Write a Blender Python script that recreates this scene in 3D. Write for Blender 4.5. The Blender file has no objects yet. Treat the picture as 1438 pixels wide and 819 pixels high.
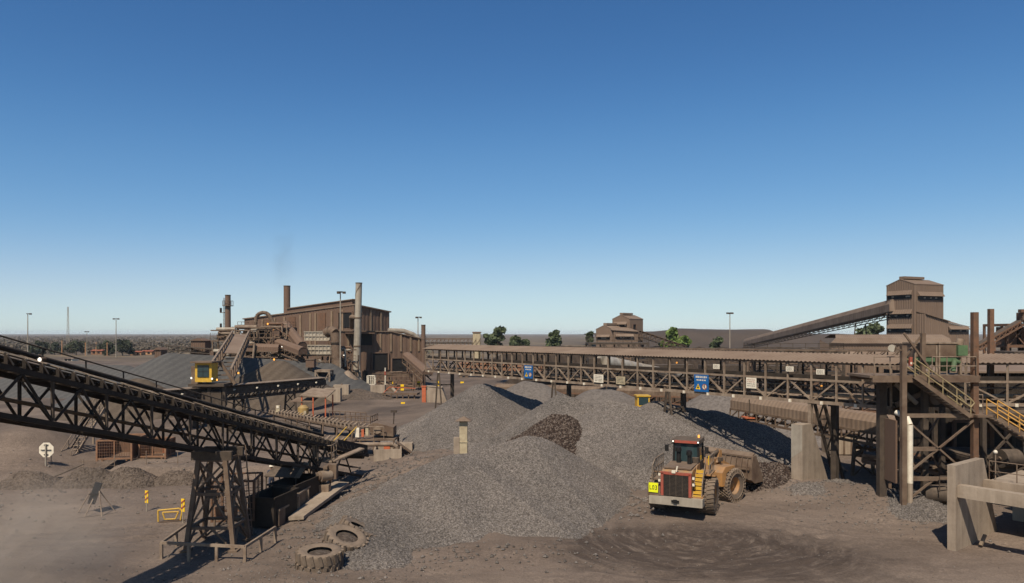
import bpy, bmesh, math, random
import numpy as np
from mathutils import Vector, Matrix
random.seed(7)
SC = bpy.context.scene
COL = SC.collection
V = Vector
# ------------------------------------------------------------------ camera, sky, sun, exposure
F = 1000.0; HOR = 468.0; CX = 719.0; EYE = 10.2
cam = bpy.data.cameras.new('camera'); camo = bpy.data.objects.new('camera', cam); COL.objects.link(camo)
camo.location = (0, 0, EYE); camo.rotation_euler = (math.radians(90), 0, 0)
cam.sensor_width = 36; cam.lens = 36*F/1438; cam.shift_y = (HOR-409.5)/1438
cam.clip_start = 0.1; cam.clip_end = 20000
SC.camera = camo
SUN_TO = V((-0.25, -0.75, 1.0)).normalized()
SUN_EL = math.asin(SUN_TO.z); SUN_ROT = math.atan2(SUN_TO.x, SUN_TO.y)
w = bpy.data.worlds.new('World'); SC.world = w; w.use_nodes = True
wn = w.node_tree.nodes; wl = w.node_tree.links
sky = wn.new('ShaderNodeTexSky'); sky.sky_type = 'NISHITA'; sky.sun_disc = False
sky.sun_elevation = SUN_EL; sky.sun_rotation = SUN_ROT
sky.altitude = 300; sky.air_density = 0.7; sky.dust_density = 0.25; sky.ozone_density = 8.0
bg = wn['Background']; bg.inputs['Strength'].default_value = 0.125
hs_ = wn.new('ShaderNodeHueSaturation'); hs_.inputs['Saturation'].default_value = 1.1; wl.new(sky.outputs[0], hs_.inputs['Color'])
def vscale(src, k): v = wn.new('ShaderNodeVectorMath'); v.operation = 'SCALE'; v.inputs['Scale'].default_value = k; wl.new(src, v.inputs[0]); return v.outputs[0]
cu = wn.new('ShaderNodeRGBCurve'); cm = cu.mapping; cm.use_clip = False      # tone of the clear winter sky: a little less blue low down
for ch, pts in ((0, ((0, 0), (.047, .05), (.098, .136), (.328, .47), (.578, .61), (1.0, .8))), (1, ((0, 0), (.135, .15), (.262, .319), (.638, .655), (.831, .75), (1.2, .85))), (2, ((0, 0), (.357, .366), (.617, .597), (1.0, .77), (1.4, .83)))):
    c_ = cm.curves[ch]; c_.points[0].location = pts[0]; c_.points[1].location = pts[-1]
    for q_ in pts[1:-1]: c_.points.new(*q_)
cm.update(); wl.new(vscale(hs_.outputs[0], .125), cu.inputs['Color']); wl.new(vscale(cu.outputs[0], 8.0), bg.inputs['Color'])
sl = bpy.data.lights.new('sun', 'SUN'); sl.energy = 5.0; sl.angle = math.radians(0.5); sl.color = (1.0, 0.95, 0.85)
so = bpy.data.objects.new('sun', sl); COL.objects.link(so); so.location = (-30, -60, 90)
so.rotation_euler = (-SUN_TO).to_track_quat('-Z', 'Y').to_euler()
SC.view_settings.view_transform = 'Standard'; SC.view_settings.look = 'None'
SC.view_settings.exposure = 0.0; SC.view_settings.gamma = 1.0
SC.view_settings.use_curve_mapping = False
try:
    SC.cycles.max_bounces = 5; SC.cycles.volume_bounces = 0; SC.cycles.volume_step_rate = 2.0
except Exception: pass

# ------------------------------------------------------------------ helpers
def P(px, py, Y): return V(((px-CX)/F*Y, Y, EYE-(py-HOR)/F*Y))
def G(px, py, z=0.0):
    Y = (EYE-z)*F/(py-HOR); return V(((px-CX)/F*Y, Y, z))
class MB:
    def __init__(s): s.v = []; s.f = []; s.sm = []
    def add(s, vs, fs, smooth=False):
        o = len(s.v); s.v.extend([tuple(a) for a in vs])
        for f in fs: s.f.append(tuple(i+o for i in f)); s.sm.append(smooth)
        return s
    def box(s, c, d, rz=0.0):
        c = V(c); x, y, z = d[0]/2, d[1]/2, d[2]/2; ca, sa = math.cos(rz), math.sin(rz)
        vs = [(c.x+a*x*ca-b*y*sa, c.y+a*x*sa+b*y*ca, c.z+e*z) for e in (-1, 1) for a, b in ((-1,-1),(1,-1),(1,1),(-1,1))]
        return s.add(vs, [(3,2,1,0),(4,5,6,7),(0,1,5,4),(1,2,6,5),(2,3,7,6),(3,0,4,7)])
    def bar(s, p, q, a=0.1, b=None, up=V((0,0,1))):
        p, q = V(p), V(q); b = a if b is None else b
        d = (q-p).normalized()
        if abs(d.dot(up)) > 0.98: up = V((1, 0, 0)) if abs(d.x) < 0.9 else V((0, 1, 0))
        r = d.cross(up).normalized(); u = r.cross(d)
        vs = [e+r*(i*a/2)+u*(j*b/2) for e in (p, q) for i, j in ((-1,-1),(1,-1),(1,1),(-1,1))]
        return s.add(vs, [(0,1,2,3),(7,6,5,4),(4,5,1,0),(5,6,2,1),(6,7,3,2),(7,4,0,3)])
    def tube(s, p, q, r, r2=None, n=12, cap=True):
        p, q = V(p), V(q); r2 = r if r2 is None else r2
        d = (q-p).normalized(); t = V((0,0,1)) if abs(d.z) < 0.9 else V((1,0,0))
        a = d.cross(t).normalized(); b = d.cross(a)
        vs = [e+(a*math.cos(k*2*math.pi/n)+b*math.sin(k*2*math.pi/n))*rr for e, rr in ((p, r), (q, r2)) for k in range(n)]
        s.add(vs, [(k, (k+1) % n, n+(k+1) % n, n+k) for k in range(n)], True)
        if cap: s.add(vs[:n], [tuple(range(n))[::-1]]); s.add(vs[n:], [tuple(range(n))])
        return s
    def path(s, pts, r, n=10):
        for a, b in zip(pts[:-1], pts[1:]): s.tube(a, b, r, n=n)
        return s
    def prism(s, poly, ext):
        poly = [V(p) for p in poly]; e = V(ext); n = len(poly)
        vs = poly+[p+e for p in poly]
        return s.add(vs, [tuple(range(n))[::-1], tuple(range(n, 2*n))]+[(k, (k+1) % n, n+(k+1) % n, n+k) for k in range(n)])
    def quad(s, *pts): return s.add(pts, [tuple(range(len(pts)))])
    def lathe(s, prof, n, M=Matrix.Identity(4), smooth=True):
        vs = [M @ V((r*math.cos(k*2*math.pi/n), r*math.sin(k*2*math.pi/n), z)) for r, z in prof for k in range(n)]
        fs = [(i*n+k, i*n+(k+1) % n, (i+1)*n+(k+1) % n, (i+1)*n+k) for i in range(len(prof)-1) for k in range(n)]
        return s.add(vs, fs, smooth)
    def corr(s, a0, a1, b0, b1, n, amp, nrm):
        """corrugated sheet: edge a0-a1 to edge b0-b1, n waves along the edges"""
        a0, a1, b0, b1, nrm = map(V, (a0, a1, b0, b1, nrm)); vs = []
        prof = ((0, -.5), (.3, -.5), (.5, .5), (.8, .5))
        ts = [((i+o)/n, h) for i in range(n) for o, h in prof]+[(1.0, -.5)]
        for t, h in ts:
            k = nrm*(h*amp); vs += [a0.lerp(a1, t)+k, b0.lerp(b1, t)+k]
        return s.add(vs, [(2*i, 2*i+2, 2*i+3, 2*i+1) for i in range(len(ts)-1)])
    def build(s, name, mat, parent=None, label=None):
        off = V((0,0,0)); q = parent
        while q is not None: off += q.location; q = q.parent
        me = bpy.data.meshes.new(name)
        me.from_pydata([(a[0]-off.x, a[1]-off.y, a[2]-off.z) for a in s.v], [], s.f)
        me.polygons.foreach_set('use_smooth', s.sm); me.update()
        if mat is not None: me.materials.append(mat)
        o = bpy.data.objects.new(name, me); COL.objects.link(o)
        if parent is not None: o.parent = parent
        if label: o['label'] = label
        return o
def tag(o, label=None, cat=None, group=None, kind=None):
    if label: o['label'] = label
    if cat: o['category'] = cat
    if group: o['group'] = group
    if kind: o['kind'] = kind
    return o
def thing(name, label, cat, loc=(0,0,0), group=None):
    o = bpy.data.objects.new(name, None); COL.objects.link(o); o.location = loc; o.empty_display_size = .3
    return tag(o, label, cat, group)
def copy_tree(o, parent=None):
    c = o.copy(); COL.objects.link(c)
    if parent is not None: c.parent = parent
    for ch in [x for x in bpy.data.objects if x.parent == o]: copy_tree(ch, c)
    return c
def place(o, loc, rz=0.0, s=None):
    o.location = loc; o.rotation_euler = (0, 0, rz)
    if s: o.scale = (s, s, s)
    return o
def bars(t, name, segs, a, b, mat):
    for p, q in segs: MB().bar(p, q, a, b).build(name, mat, t)
def one_bars(t, name, segs, a, b, mat):
    m = MB()
    for p, q in segs: m.bar(p, q, a, b)
    return m.build(name, mat, t)
def rail(t, pts, h=1.0, step=1.6, mat=None, r=0.03, name='handrail'):
    """a tubular handrail along a polyline: posts, top rail and knee rail welded as one frame"""
    m = MB()
    for a, b in zip(pts[:-1], pts[1:]):
        a, b = V(a), V(b); n = max(1, round((b-a).length/step))
        for i in range(n+1):
            p = a.lerp(b, i/n); m.tube(p, p+V((0,0,h)), r, n=6, cap=False)
        for z in (h, h*.5): m.tube(a+V((0,0,z)), b+V((0,0,z)), r, n=6, cap=False)
    return m.build(name, mat, t)

# ------------------------------------------------------------------ value noise
def vnoise(x, y, sc, seed=0):
    x = np.asarray(x, float)/sc+seed*17.3; y = np.asarray(y, float)/sc-seed*9.1
    xi = np.floor(x).astype(np.int64); yi = np.floor(y).astype(np.int64); fx = x-xi; fy = y-yi
    fx = fx*fx*(3-2*fx); fy = fy*fy*(3-2*fy)
    def h(a, b):
        n = (a*374761393+b*668265263+seed*974711) & 0xffffffff
        n = ((n ^ (n >> 13))*1274126177) & 0xffffffff
        return ((n ^ (n >> 16)) & 0xffff)/65535.0-.5
    return (h(xi, yi)*(1-fx)+h(xi+1, yi)*fx)*(1-fy)+(h(xi, yi+1)*(1-fx)+h(xi+1, yi+1)*fx)*fy

# ------------------------------------------------------------------ materials
def newmat(name):
    m = bpy.data.materials.new(name); m.use_nodes = True
    return m, m.node_tree.nodes, m.node_tree.links, m.node_tree.nodes['Principled BSDF']
def ramp(n, l, src, stops):
    r = n.new('ShaderNodeValToRGB'); e = r.color_ramp.elements
    while len(e) < len(stops): e.new(.5)
    for k, (p, c) in enumerate(stops):
        e[k].position = p; e[k].color = tuple(c)+(1,) if len(c) == 3 else c
    l.new(src, r.inputs[0]); return r
def noise(n, l, vec, scale, detail=4, rough=.6):
    t = n.new('ShaderNodeTexNoise'); t.inputs['Scale'].default_value = scale
    t.inputs['Detail'].default_value = detail; t.inputs['Roughness'].default_value = rough
    l.new(vec, t.inputs['Vector']); return t
def mix(n, l, fac, a, b, typ='MIX'):
    m = n.new('ShaderNodeMix'); m.data_type = 'RGBA'; m.blend_type = typ
    for s, v in ((m.inputs[0], fac), (m.inputs[6], a), (m.inputs[7], b)):
        if hasattr(v, 'is_output'): l.new(v, s)
        elif isinstance(v, (int, float)): s.default_value = v
        else: s.default_value = tuple(v)+(1,)
    return m.outputs[2]
def warm(c): return (c[0]*1.10, c[1]*.98, c[2]*.79)
def surf(name, c1, c2=None, scale=1.5, rough=.85, dust=0.0, dustcol=(.19, .15, .125), metallic=0.0, bump=0.0, bscale=20.0, streak=0.0):
    """painted or bare steel, concrete ...: two tones in noise, optional rain streaks, dust lying on faces that look up"""
    m, n, l, b = newmat(name)
    tc = n.new('ShaderNodeTexCoord'); ob = tc.outputs['Object']
    c2 = c2 or tuple(x*.65 for x in c1); c1 = warm(c1); c2 = warm(c2); dustcol = warm(dustcol)
    nz = noise(n, l, ob, scale, 6, .65)
    r = ramp(n, l, nz.outputs[0], [(.35, c2), (.62, c1)])
    col = r.outputs[0]
    if streak:
        mp = n.new('ShaderNodeMapping'); mp.inputs['Scale'].default_value = (1.0, 1.0, .06); l.new(ob, mp.inputs[0])
        ns = noise(n, l, mp.outputs[0], 2.2, 5, .7)
        rs = ramp(n, l, ns.outputs[0], [(.42, (0,0,0)), (.68, (1,1,1))])
        mu = n.new('ShaderNodeMath'); mu.operation = 'MULTIPLY'; mu.inputs[1].default_value = streak; l.new(rs.outputs[0], mu.inputs[0])
        col = mix(n, l, mu.outputs[0], col, tuple(x*1.35+.02 for x in c1))
    if dust:
        ge = n.new('ShaderNodeNewGeometry'); sx = n.new('ShaderNodeSeparateXYZ'); l.new(ge.outputs['Normal'], sx.inputs[0])
        mr = n.new('ShaderNodeMapRange'); mr.inputs[1].default_value = -.1; mr.inputs[2].default_value = .9; l.new(sx.outputs[2], mr.inputs[0])
        nd = noise(n, l, ob, 3.3, 5, .7); rd = ramp(n, l, nd.outputs[0], [(.3, (.25,)*3), (.6, (1,)*3)])
        a = n.new('ShaderNodeMath'); a.operation = 'MULTIPLY_ADD'; a.inputs[1].default_value = dust; a.inputs[2].default_value = dust*.45; l.new(mr.outputs[0], a.inputs[0])
        mu = n.new('ShaderNodeMath'); mu.operation = 'MULTIPLY'; mu.use_clamp = True; l.new(a.outputs[0], mu.inputs[0]); l.new(rd.outputs[0], mu.inputs[1])
        col = mix(n, l, mu.outputs[0], col, dustcol)
    l.new(col, b.inputs['Base Color']); b.inputs['Roughness'].default_value = rough; b.inputs['Metallic'].default_value = metallic
    b.inputs['Specular IOR Level'].default_value = .25
    if bump:
        nb = noise(n, l, ob, bscale, 5, .6); bp = n.new('ShaderNodeBump'); bp.inputs['Strength'].default_value = bump; bp.inputs['Distance'].default_value = .05
        l.new(nb.outputs[0], bp.inputs['Height']); l.new(bp.outputs[0], b.inputs['Normal'])
    return m
def glow(name, col, strength):
    m, n, l, b = newmat(name); b.inputs['Base Color'].default_value = tuple(col)+(1,)
    b.inputs['Emission Color'].default_value = tuple(col)+(1,); b.inputs['Emission Strength'].default_value = strength; return m
def stone(name, cols, cell=8.0, patch=.12, dark=.75, rough=.95):
    """broken ore: every stone its own tone (voronoi cells), broad patches of fines, rough relief"""
    m, n, l, b = newmat(name)
    tc = n.new('ShaderNodeTexCoord'); ob = tc.outputs['Object']
    vo = n.new('ShaderNodeTexVoronoi'); vo.inputs['Scale'].default_value = cell; l.new(ob, vo.inputs['Vector'])
    sep = n.new('ShaderNodeSeparateColor'); l.new(vo.outputs['Color'], sep.inputs[0])
    cols = [(c[0]*1.06, c[1]*.965, c[2]*.845) for c in cols]; k = len(cols); r = ramp(n, l, sep.outputs[0], [((i+.3)/k, c) for i, c in enumerate(cols)])
    np_ = noise(n, l, ob, patch, 6, .6); rp = ramp(n, l, np_.outputs[0], [(.35, (dark,)*3), (.65, (1.08, 1.06, 1.04))])
    col = mix(n, l, 1.0, r.outputs[0], rp.outputs[0], 'MULTIPLY')
    l.new(col, b.inputs['Base Color']); b.inputs['Roughness'].default_value = rough; b.inputs['Specular IOR Level'].default_value = .2
    n3 = noise(n, l, ob, .55, 5, .7); r3 = ramp(n, l, n3.outputs[0], [(.45, (0,)*3), (.6, (1,)*3)]); vb = n.new('ShaderNodeTexVoronoi'); vb.inputs['Scale'].default_value = cell*.45; l.new(ob, vb.inputs['Vector']); sb_ = n.new('ShaderNodeSeparateColor'); l.new(vb.outputs['Color'], sb_.inputs[0]); rb = ramp(n, l, sb_.outputs[0], [(0, (.55,)*3), (.6, (1,)*3), (1, (1.35,)*3)])
    col = mix(n, l, r3.outputs[0], col, mix(n, l, .4, col, rb.outputs[0], 'MULTIPLY')); l.new(col, b.inputs['Base Color'])
    v2 = n.new('ShaderNodeTexVoronoi'); v2.inputs['Scale'].default_value = cell*1.9; l.new(ob, v2.inputs['Vector'])
    bp = n.new('ShaderNodeBump'); bp.inputs['Strength'].default_value = .8; bp.inputs['Distance'].default_value = .06; bp.invert = True
    l.new(v2.outputs['Distance'], bp.inputs['Height']); l.new(bp.outputs[0], b.inputs['Normal'])
    return m
def striped(name, c1, c2, ang, scale):
    """stacked fines: bands left by the stacker on the flank of the heap"""
    c1 = warm(c1); c2 = warm(c2); m, n, l, b = newmat(name)
    tc = n.new('ShaderNodeTexCoord'); mp = n.new('ShaderNodeMapping'); mp.inputs['Rotation'].default_value = (0, ang, 0); l.new(tc.outputs['Object'], mp.inputs[0])
    wv = n.new('ShaderNodeTexWave'); wv.inputs['Scale'].default_value = scale; wv.inputs['Distortion'].default_value = .5; wv.inputs['Detail'].default_value = 3
    wv.inputs['Detail Scale'].default_value = .6; l.new(mp.outputs[0], wv.inputs['Vector'])
    r = ramp(n, l, wv.outputs['Fac'], [(.2, c1), (.85, c2)])
    nz = noise(n, l, tc.outputs['Object'], 3.0, 6, .7); rn = ramp(n, l, nz.outputs[0], [(.3, (.75,)*3), (.7, (1.15,)*3)])
    l.new(mix(n, l, 1.0, r.outputs[0], rn.outputs[0], 'MULTIPLY'), b.inputs['Base Color']); b.inputs['Roughness'].default_value = .95
    b.inputs['Specular IOR Level'].default_value = .15
    return m
M = {}
M['steel'] = surf('dusty_steel', (.155, .115, .09), (.075, .045, .032), 1.1, .8, dust=.4)
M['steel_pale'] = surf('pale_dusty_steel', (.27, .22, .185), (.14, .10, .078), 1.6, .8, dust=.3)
M['steel_dark'] = surf('dark_steel', (.055, .043, .036), (.03, .024, .021), 2.0, .85, dust=.35)
M['steel_shade'] = surf('shaded_steel', (.030, .023, .019), (.016, .013, .011), 2.0, .85, dust=.3, dustcol=(.085, .066, .054))  # near-black steel: the shade on the conveyor is put into its colour
M['idler_steel'] = surf('worn_idler_steel', (.22, .18, .15), (.13, .10, .08), 4.0, .6)
M['rust'] = surf('rusty_steel', (.15, .075, .045), (.085, .05, .035), 3.0, .85, dust=.4)
M['crate'] = surf('orange_rust', (.25, .13, .078), (.16, .09, .06), 3.0, .8, dust=.3)
M['clad'] = surf('brown_cladding', (.138, .089, .069), (.110, .072, .056), .25, .75, dust=.2, streak=.12)
M['clad2'] = surf('tower_cladding', (.165, .118, .094), (.14, .10, .08), .25, .75, dust=.35, streak=.2)
M['strip'] = surf('pale_translucent_sheet', (.23, .17, .125), (.17, .125, .09), 1.0, .6, streak=.3)
M['roof'] = surf('dusty_roof_sheet', (.205, .158, .132), (.135, .095, .075), .35, .8, dust=.3, dustcol=(.205, .16, .135))
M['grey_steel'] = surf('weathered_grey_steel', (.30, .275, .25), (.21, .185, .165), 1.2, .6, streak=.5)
M['silver'] = surf('galvanised_sheet', (.50, .47, .43), (.33, .29, .26), 1.5, .45, metallic=.3)
M['concrete'] = surf('dusty_concrete', (.31, .262, .226), (.21, .172, .145), .7, .9, dust=.2, bump=.25, bscale=7, streak=.5)
M['belt'] = surf('rubber_belt', (.035, .03, .027), (.022, .02, .018), 3.0, .8, dust=.35)
M['rubber'] = surf('old_tyre_rubber', (.13, .105, .09), (.085, .068, .058), 5.0, .9, dust=.75, bump=.3)
M['yellow'] = surf('yellow_paint', (.62, .40, .04), (.48, .30, .04), 3.0, .5, dust=.25)
M['dark_ore'] = striped('dark_brown_stockpile', (.036, .027, .022), (.05, .038, .031), .3, .2)
M['hazard_yellow'] = surf('hazard_yellow', (.80, .55, .02), (.70, .45, .02), 3.0, .5)
M['loader'] = surf('dusty_loader_yellow', (.46, .225, .065), (.27, .15, .07), 2.0, .6, dust=.75, dustcol=(.23, .165, .12))
M['red'] = surf('red_paint', (.36, .065, .045), (.23, .06, .042), 3.0, .6, dust=.4)
M['orange'] = surf('orange_paint', (.50, .13, .06), (.36, .10, .05), 2.0, .6, dust=.2)
M['green'] = surf('green_paint', (.075, .17, .085), (.05, .11, .06), 2.0, .6, dust=.35)
M['white'] = surf('white_paint', (.72, .69, .64), (.58, .54, .49), 4.0, .5, dust=.1)
M['cream'] = surf('cream_paint', (.45, .40, .30), (.32, .27, .2), 3.0, .6, dust=.2)
M['blue'] = surf('blue_sign_paint', (.012, .11, .36), (.01, .085, .29), 3.0, .45)
M['bluegrey'] = surf('blue_grey_paint', (.17, .19, .20), (.12, .13, .14), 2.0, .6, dust=.25)
M['lime'] = surf('lime_sign_paint', (.72, .78, .02), (.66, .72, .02), 3.0, .45)
M['black'] = surf('black_paint', (.016, .015, .015), (.011, .01, .01), 3.0, .6)
M['grille'] = surf('black_grille', (.014, .012, .011), (.009, .008, .008), 9.0, .7)
M['tan'] = surf('tan_plaster', (.42, .24, .14), (.33, .19, .11), 1.0, .85)
M['roof_red'] = surf('red_roof_sheet', (.26, .09, .055), (.20, .07, .045), 1.0, .8)
M['board'] = surf('grey_sign_back', (.06, .062, .066), (.045, .046, .05), 4.0, .6, dust=.2)
M['tank'] = surf('mustard_tank', (.42, .30, .10), (.30, .20, .08), 3.0, .6, dust=.35)
M['brick'] = surf('red_brown_wall', (.27, .15, .10), (.20, .11, .075), 2.0, .85)
M['skin'] = surf('skin', (.18, .10, .07), (.16, .09, .06), 3.0, .6)
M['overall'] = surf('navy_overalls', (.035, .05, .10), (.028, .04, .08), 5.0, .9, dust=.1)
M['overall2'] = surf('green_and_white_overalls', (.32, .50, .38), (.24, .42, .32), 6.0, .85)
M['wood'] = surf('grey_timber', (.20, .16, .13), (.14, .11, .09), 3.0, .9)
M['lamp_white'] = glow('lit_white_lamp', (1.0, .93, .78), .8)
M['lamp_orange'] = glow('lit_orange_lamp', (1.0, .40, .07), 1.0)
m, n_, l_, b_ = newmat('cab_glass'); b_.inputs['Base Color'].default_value = (.03, .05, .05, 1); b_.inputs['Roughness'].default_value = .08; b_.inputs['Specular IOR Level'].default_value = .6; M['glass'] = m
M['gravel'] = stone('grey_ore_gravel', [(.10, .088, .081), (.148, .132, .122), (.178, .16, .149), (.26, .236, .22)], 17.0, .13, .72)
M['gravel_fine'] = stone('grey_fine_ore', [(.14, .125, .117), (.19, .17, .158), (.24, .215, .20)], 10.0, .08, .85)
M['gravel_brown'] = stone('dark_brown_ore', [(.022, .015, .012), (.040, .027, .021), (.058, .04, .032), (.14, .115, .10)], 11, .15, .85)
M['fines'] = stone('grey_smooth_fines', [(.115, .103, .098), (.14, .126, .12), (.16, .145, .137)], 6.0, .05, .9)
M['dirt_heap'] = stone('brown_dirt', [(.075, .058, .047), (.10, .08, .066), (.13, .105, .088)], 8.0, .3, .75)
M['stripes'] = striped('striped_grey_fines', (.074, .075, .082), (.088, .089, .096), math.radians(-38), .30)
M['brown_fines'] = striped('striped_brown_fines', (.082, .066, .056), (.098, .08, .068), math.radians(-36), .26)
M['far_dump'] = surf('far_mine_dump', (.075, .058, .05), (.05, .04, .035), .02, .95, bump=.3, bscale=.2)

# ================================================================== terrain
BUMPS = [(-8.3, 43, .7, 1.6), (-6.3, 47.5, .9, 2.2), (-5.0, 50.5, .7, 2.0), (-9.2, 39, .45, 1.6), (-9.6, 34.6, .3, 1.5), (-4.5, 55, .8, 3.0), (-5.5, 63, .6, 3),
         (19.6, 45.0, .45, 2.3), (23.0, 43.2, .5, 2.0), (17, 47, .5, 2.0), (-37.5, 55, 2.3, 3.0), (-42, 62, 2.2, 5), (-33.5, 50.5, .5, 1.6),
         (-12, 112, 1.2, 5), (-3, 118, 1.6, 7), (-22, 104, .8, 5), (6, 128, 2.0, 9), (-34, 84, .6, 4), (-9, 92, 1.0, 5), (-6, 80, 1.1, 5), (-10, 70, .9, 4)]
TRACKS = [(9.5, 37.5, 5.0, -2.9, .1), (8.5, 38.5, 7.4, -2.6, -.2), (11, 39, 3.2, -2.8, .4), (3, 60, 27.5, -1.75, -.9), (-60, 20, 34, -.15, .75), (-62, 22, 41, -.2, .6), (-30, 75, 40, -1.6, -.9), (30, 60, 25, -2.6, -1.7)]
def sstep(t): t = np.clip(t, 0, 1); return t*t*(3-2*t)
def hT(x, y):
    x = np.asarray(x, float); y = np.asarray(y, float); h = np.zeros(np.broadcast(x, y).shape)
    for bx, by, bh, bs in BUMPS: h = h+bh*np.exp(-((x-bx)**2+(y-by)**2)/(2*bs*bs))
    bank = sstep((y-49.7)/1.1)*sstep((-13.2-x)/1.6)*sstep((x+29.5)/1.5)*(1-sstep((y-60)/16))
    h = h+.8*bank
    near = np.exp(-np.maximum(0, y-120)/60)
    h = h+near*(.30*vnoise(x, y, 7, 1)+.16*vnoise(x, y, 2.6, 2)+.06*vnoise(x, y, .9, 3))*sstep((y-10)/8)
    rut = np.zeros_like(h)
    for cx, cy, r0, a0, a1 in TRACKS:
        dx, dy = x-cx, y-cy; r = np.hypot(dx, dy); th = np.arctan2(dy, dx); on = sstep((th-a0)/.25)*sstep((a1-th)/.25)
        for off in (-1.25, 1.25):
            e = np.abs(r-r0-off+.25*vnoise(x, y, 3.0, 41)); g = np.clip(1-(e/.42)**2, 0, 1)
            rut = rut-on*g*(.055+.03*np.sin(th*r0*9))+on*.045*np.exp(-((e-.58)/.15)**2)
    h = h+rut*(.6+.8*vnoise(x, y, 2.0, 42))
    rough = np.exp(-((x+7)**2/40+(y-46)**2/200))
    h = h+rough*(.35*vnoise(x, y, 1.3, 5)+.2*vnoise(x, y, .6, 6))
    return h
def axis(lo, hi, step, far_lo, far_hi):
    a = list(np.arange(lo, hi+1e-6, step)); s = step
    while a[-1] < far_hi: s *= 1.22; a.append(a[-1]+s)
    s = step; b = [lo]
    while b[-1] > far_lo: s *= 1.22; b.append(b[-1]-s)
    return np.array(b[:0:-1]+a)
def grid_mesh(name, xs, ys, Z, keep=None, mat=None, smooth=True):
    nx, ny = len(xs), len(ys); XX, YY = np.meshgrid(xs, ys)
    co = np.stack([XX.ravel(), YY.ravel(), Z.ravel()], 1)
    i = np.arange((ny-1)*(nx-1)); r, c = i//(nx-1), i % (nx-1); a = r*nx+c
    q = np.stack([a, a+1, a+nx+1, a+nx], 1)
    if keep is not None: q = q[keep.ravel()[q].any(1)]
    used = np.unique(q); rm = np.zeros(len(co), int); rm[used] = np.arange(len(used)); q = rm[q]; co = co[used]
    me = bpy.data.meshes.new(name); me.vertices.add(len(co)); me.vertices.foreach_set('co', co.astype(np.float32).ravel())
    me.loops.add(q.size); me.loops.foreach_set('vertex_index', q.ravel().astype(np.int32))
    me.polygons.add(len(q)); me.polygons.foreach_set('loop_start', np.arange(0, q.size, 4, dtype=np.int32))
    me.polygons.foreach_set('use_smooth', np.full(len(q), smooth)); me.update(); me.validate()
    o = bpy.data.objects.new(name, me); COL.objects.link(o)
    if mat: me.materials.append(mat)
    return o
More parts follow.
